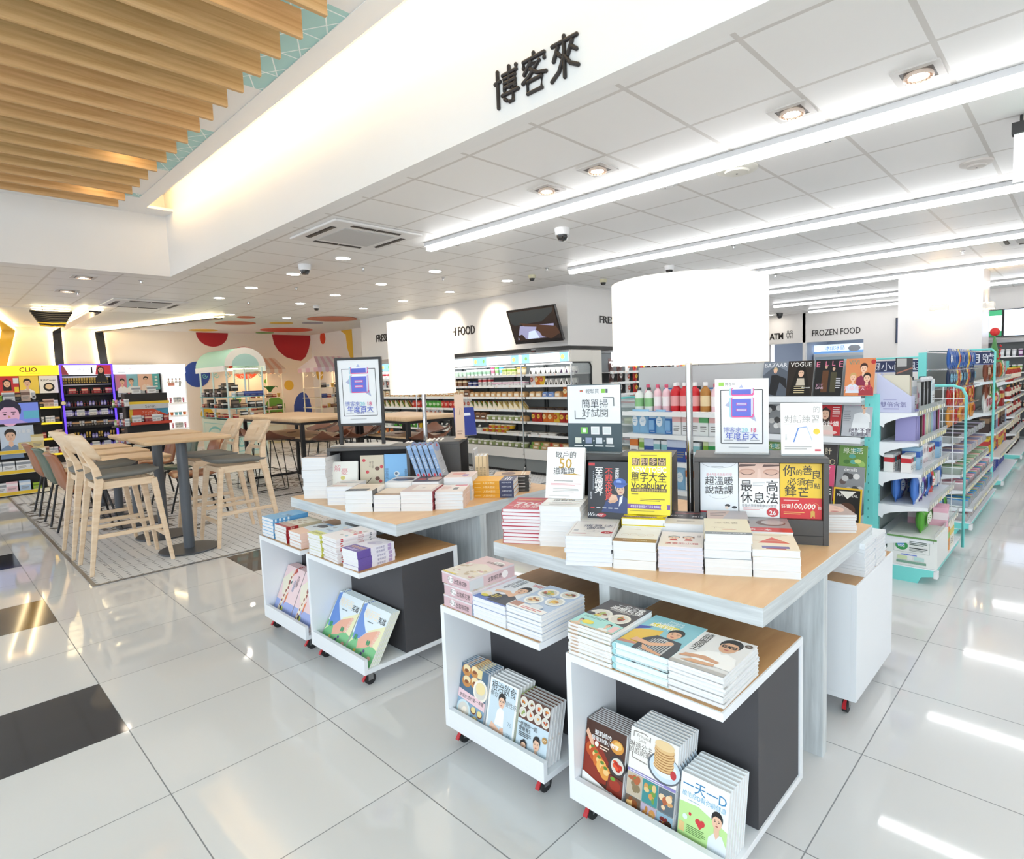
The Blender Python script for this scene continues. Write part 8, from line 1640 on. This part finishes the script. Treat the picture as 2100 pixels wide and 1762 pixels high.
def cz(idx): return [(CZ[i], 2) for i in idx]
UN = 'in the %s cosmetics unit'
for k, z in enumerate((1.16, .84, .52, .20)): goods_row(cz(((0, 1, 2), (4, 2, 0), (3, 9, 1), (1, 2, 3))[k]), (1.20, 15.62, z+.001), (2.06, 15.62, z+.001), 11, 0, 'on %s shelf ' % ORD[k] + UN % 'yellow signed')
for k, z in enumerate((1.40, 1.14, .936, .71, .45, .25)): goods_row(cz(((7, 3), (8, 7), (2, 8), (4, 0), (8, 6), (2, 8))[k]), (2.15, 15.62, z+.001), (2.97, 15.62, z+.001), 16, 0, 'on %s shelf ' % ORD[k] + UN % 'blue lit')
goods_row([CZ[6]], (2.16, 15.70, 1.60), (2.96, 15.70, 1.60), 18, 0, 'on the upper rack of the blue lit unit')
t = thing('mascara_rack', 'clear rack of mascara tubes near top of blue lit unit', 'rack', (2.14, 15.66, 1.58)); m = MB(); m.box(0, 0, 0, .84, .1, .018, mat('#c9c9d2', .2)); m.box(0, .1, 0, .84, .13, .2, mat('#26262c', .4)); m.box(0, -.01, .16, .84, 0, .19, mat('#e9e9ee', .3)); m.build('rack', t, smooth=False)
for k, z in enumerate((1.30, 1.1, .82, .5)): goods_row(cz(((2, 5), (9, 4), (2, 3), (0, 9))[k]), (3.06, 15.62, z+.001), (3.86, 15.62, z+.001), 9, 0, 'on %s shelf ' % ORD[k] + UN % 'portrait')
for k, z in enumerate((1.116, .824, .526, .3)): goods_row(cz(((5, 2), (10, 11), (5, 2), (2, 5))[k]), (3.95, 15.62, z+.001), (4.38, 15.62, z+.001), 5, 0, 'on %s shelf ' % ORD[k] + UN % 'narrow white')
# television island in front, far left
t = thing('display_island', 'black cosmetics island with a television, at the left edge', 'shelving', (0.35, 11.2, 0))
m = MB(); m.box(0, .1, .06, .92, .4, 1.33, BK); m.box(-.02, -.02, 0, .94, .42, .06, mat('#3a342c', .5)); m.build('carcass', t, smooth=False)
for z, s in ((.655, 1), (.37, 1), (.07, 1)):
    m = MB(); m.box(0, -.06, z-.02, .92, .12, z, BK); m.box(0, -.065, z-.05, .92, -.06, z+.004, mat('#f0e9d0', .4)); m.box(.35, -.0655, z-.045, .8, -.065, z, mat('#f0c93a', .4)); m.build('shelf', t, smooth=False)
def tvface(a): a.r(0,0,1,1,E1('#5f6fb4',.6)); a.r(.0,0,.3,1,E1('#7f92d2',.6)); a.r(.8,.2,1,.6,E1('#4f8fa4',.5)); a.person(.62,.5,.27,skin=E1('#b98fa4',.5),hair=E1('#231f33',.3),top=E1('#6a5f92',.5),body=False); a.p([(.35,0),(.45,.2),(.7,.25),(.85,0)],E1('#8f7fb4',.5))
television((.82, 11.17, 1.0), 0, .88, .34, 0, 'television playing a close-up face on the black island, left edge', tvface, bezel=.02, reach=.06)
m = MB(); m.box(0, 0, 0, .36, .02, .34, WHITE); a = Art(m, (0, -.0003, 0), (1,0,0), (0,0,1), .36, .34, 3e-4); a.r(0,0,1,1,'#cfdcec'); a.person(.3,.62,.3,hair='#2a2422',top='#7f96b4'); a.t('我最愛', .7,.75,.12,'#f3f6fa',bold=.006); a.r(.5,.02,.98,.3,'#d9c58a'); a.e(.72,.16,.12,.12,'#f3ead0')
o = m.build('portrait_board', None, (.80, 11.15, .657), smooth=False); tag(o, 'pale blue portrait board under the television, left edge', 'poster')
IS = [Good(n, 'cosmetic_box', 'cosmetics', g_box(c, b, w, .06, h)) for n, c, b, w, h in (('gold pump box', '#d9c58a', '#f0e6c4', .14, .2), ('white mask box', '#eceef0', '#9aa0a8', .13, .13), ('green mask box', '#c9e0b9', '#f3f6ee', .12, .14), ('pink mask box', '#f0c9cf', '#f9eef0', .12, .14), ('blue mask box', '#b9d3ee', '#eef4fa', .12, .14), ('lime box', '#a9c93a', '#6f8f2a', .09, .09))]
IS[0].put((1.19, 11.17, .657), 0, 'gold pump box right of the portrait board, left edge', None)
goods_row([(IS[1], 3)], (.52, 11.18, .372), (1.2, 11.18, .372), 5, 0, 'on middle shelf of television island'); goods_row([IS[5], IS[2], IS[1], IS[3], IS[4]], (.42, 11.18, .072), (1.2, 11.18, .072), 6, 0, 'on lowest shelf of television island')
goods_row([(IS[5], 1), (IS[1], 1)], (.55, 11.35, 1.341), (1.0, 11.35, 1.341), 4, 0, 'on top of the television island'); goods_row([CZ[0], CZ[1], CZ[4]], (1.0, 11.4, 1.341), (1.27, 11.4, 1.341), 3, 0, 'right on top of television island')
# black end stand with rounded side shelves
t = thing('end_stand', 'black product stand with silver header and rounded side shelves', 'shelving', (2.55, 12.5, 0))
m = MB(); m.box(.04, .16, .05, .70, .4, 1.38, BK); m.box(.04, .1, 0, .70, .4, .06, BK); m.build('carcass', t, smooth=False)
m = MB(); m.box(.06, .06, 1.19, .70, .16, 1.235, mat('#f0cc3a', .4)); m.box(.08, .04, 1.10, .68, .06, 1.19, mat('#c9cbcd', .35)); a = Art(m, (.08, .0398, 1.10), (1,0,0), (0,0,1), .6, .09, 4e-4); a.t('Seren', .52,.5,.6,'#4a4a4c'); m.build('header', t, smooth=False)
m = MB(); m.box(.08, .10, .88, .68, .12, 1.10, mat('#e2552f', .4)); a = Art(m, (.08, .0998, .88), (1,0,0), (0,0,1), .6, .22, 4e-4); a.p([(.6,1),(1,1),(1,.4)],'#4fa4c9'); a.r(0,0,.08,1,'#e6c23a'); a.t('ファンデしたい', .55,.72,.14,'#f9e3d0',bold=.006,maxw=.6); a.t('かえる時間', .55,.5,.14,'#f9e3d0',bold=.006,maxw=.5); m.build('poster', t, smooth=False)
for z in (.86, .46, .2):
    m = MB(); m.box(.06, -.02, z-.02, .70, .16, z, BK); m.box(.06, -.026, z-.04, .70, -.02, z+.01, mat('#c9452f' if z > .8 else '#d9d4c6', .4)); m.build('shelf', t, smooth=False)
for z in (1.16, .81, .50, .22):
    m = MB(); m.prism([(.06+.22*math.cos(R(90+180*k/12))-.02, .2+.2*math.sin(R(90+180*k/12)), z-.02) for k in range(13)], (0, 0, .02), BK); m.build('side_shelf', t, smooth=False)
goods_row([CZ[2], CZ[2], CZ[4], CZ[3], CZ[3]], (2.66, 12.54, .861), (3.2, 12.54, .861), 9, 0, 'on upper shelf of black end stand'); goods_row([IS[3], IS[1], IS[1], IS[2]], (2.66, 12.54, .461), (3.2, 12.54, .461), 5, 0, 'on middle shelf of black end stand'); goods_row([CZ[8], CZ[0]], (2.66, 12.54, .201), (3.2, 12.54, .201), 8, 0, 'on lowest shelf of black end stand')
for k, z in enumerate((1.161, .811, .501, .221)): goods_row([CZ[9], CZ[5], CZ[8], CZ[4], CZ[3], CZ[2]], (2.42, 12.72, z), (2.60, 12.56, z), 6, R(-40), 'on %s rounded shelf of black end stand' % ORD[k], turn=.6)
IS[1].put((2.78, 12.7, 1.381), 0, 'white boxed set on top of the black end stand, left one', None); IS[1].put((3.02, 12.7, 1.381), 0, 'white boxed set on top of the black end stand, right one', None)
t = thing('round_badge', 'small round cream badge on the blue light strip', 'sign', (2.115, 15.45, 1.22)); m = MB(); m.rings([[(.05*math.cos(k*math.pi/12), y, .05*math.sin(k*math.pi/12)) for k in range(24)] for y in (0, .012)], BK); m.rings([[(.04*math.cos(k*math.pi/12), y, .04*math.sin(k*math.pi/12)) for k in range(24)] for y in (-.003, 0)], mat('#e6dcc4', .4)); m.build('badge', t)
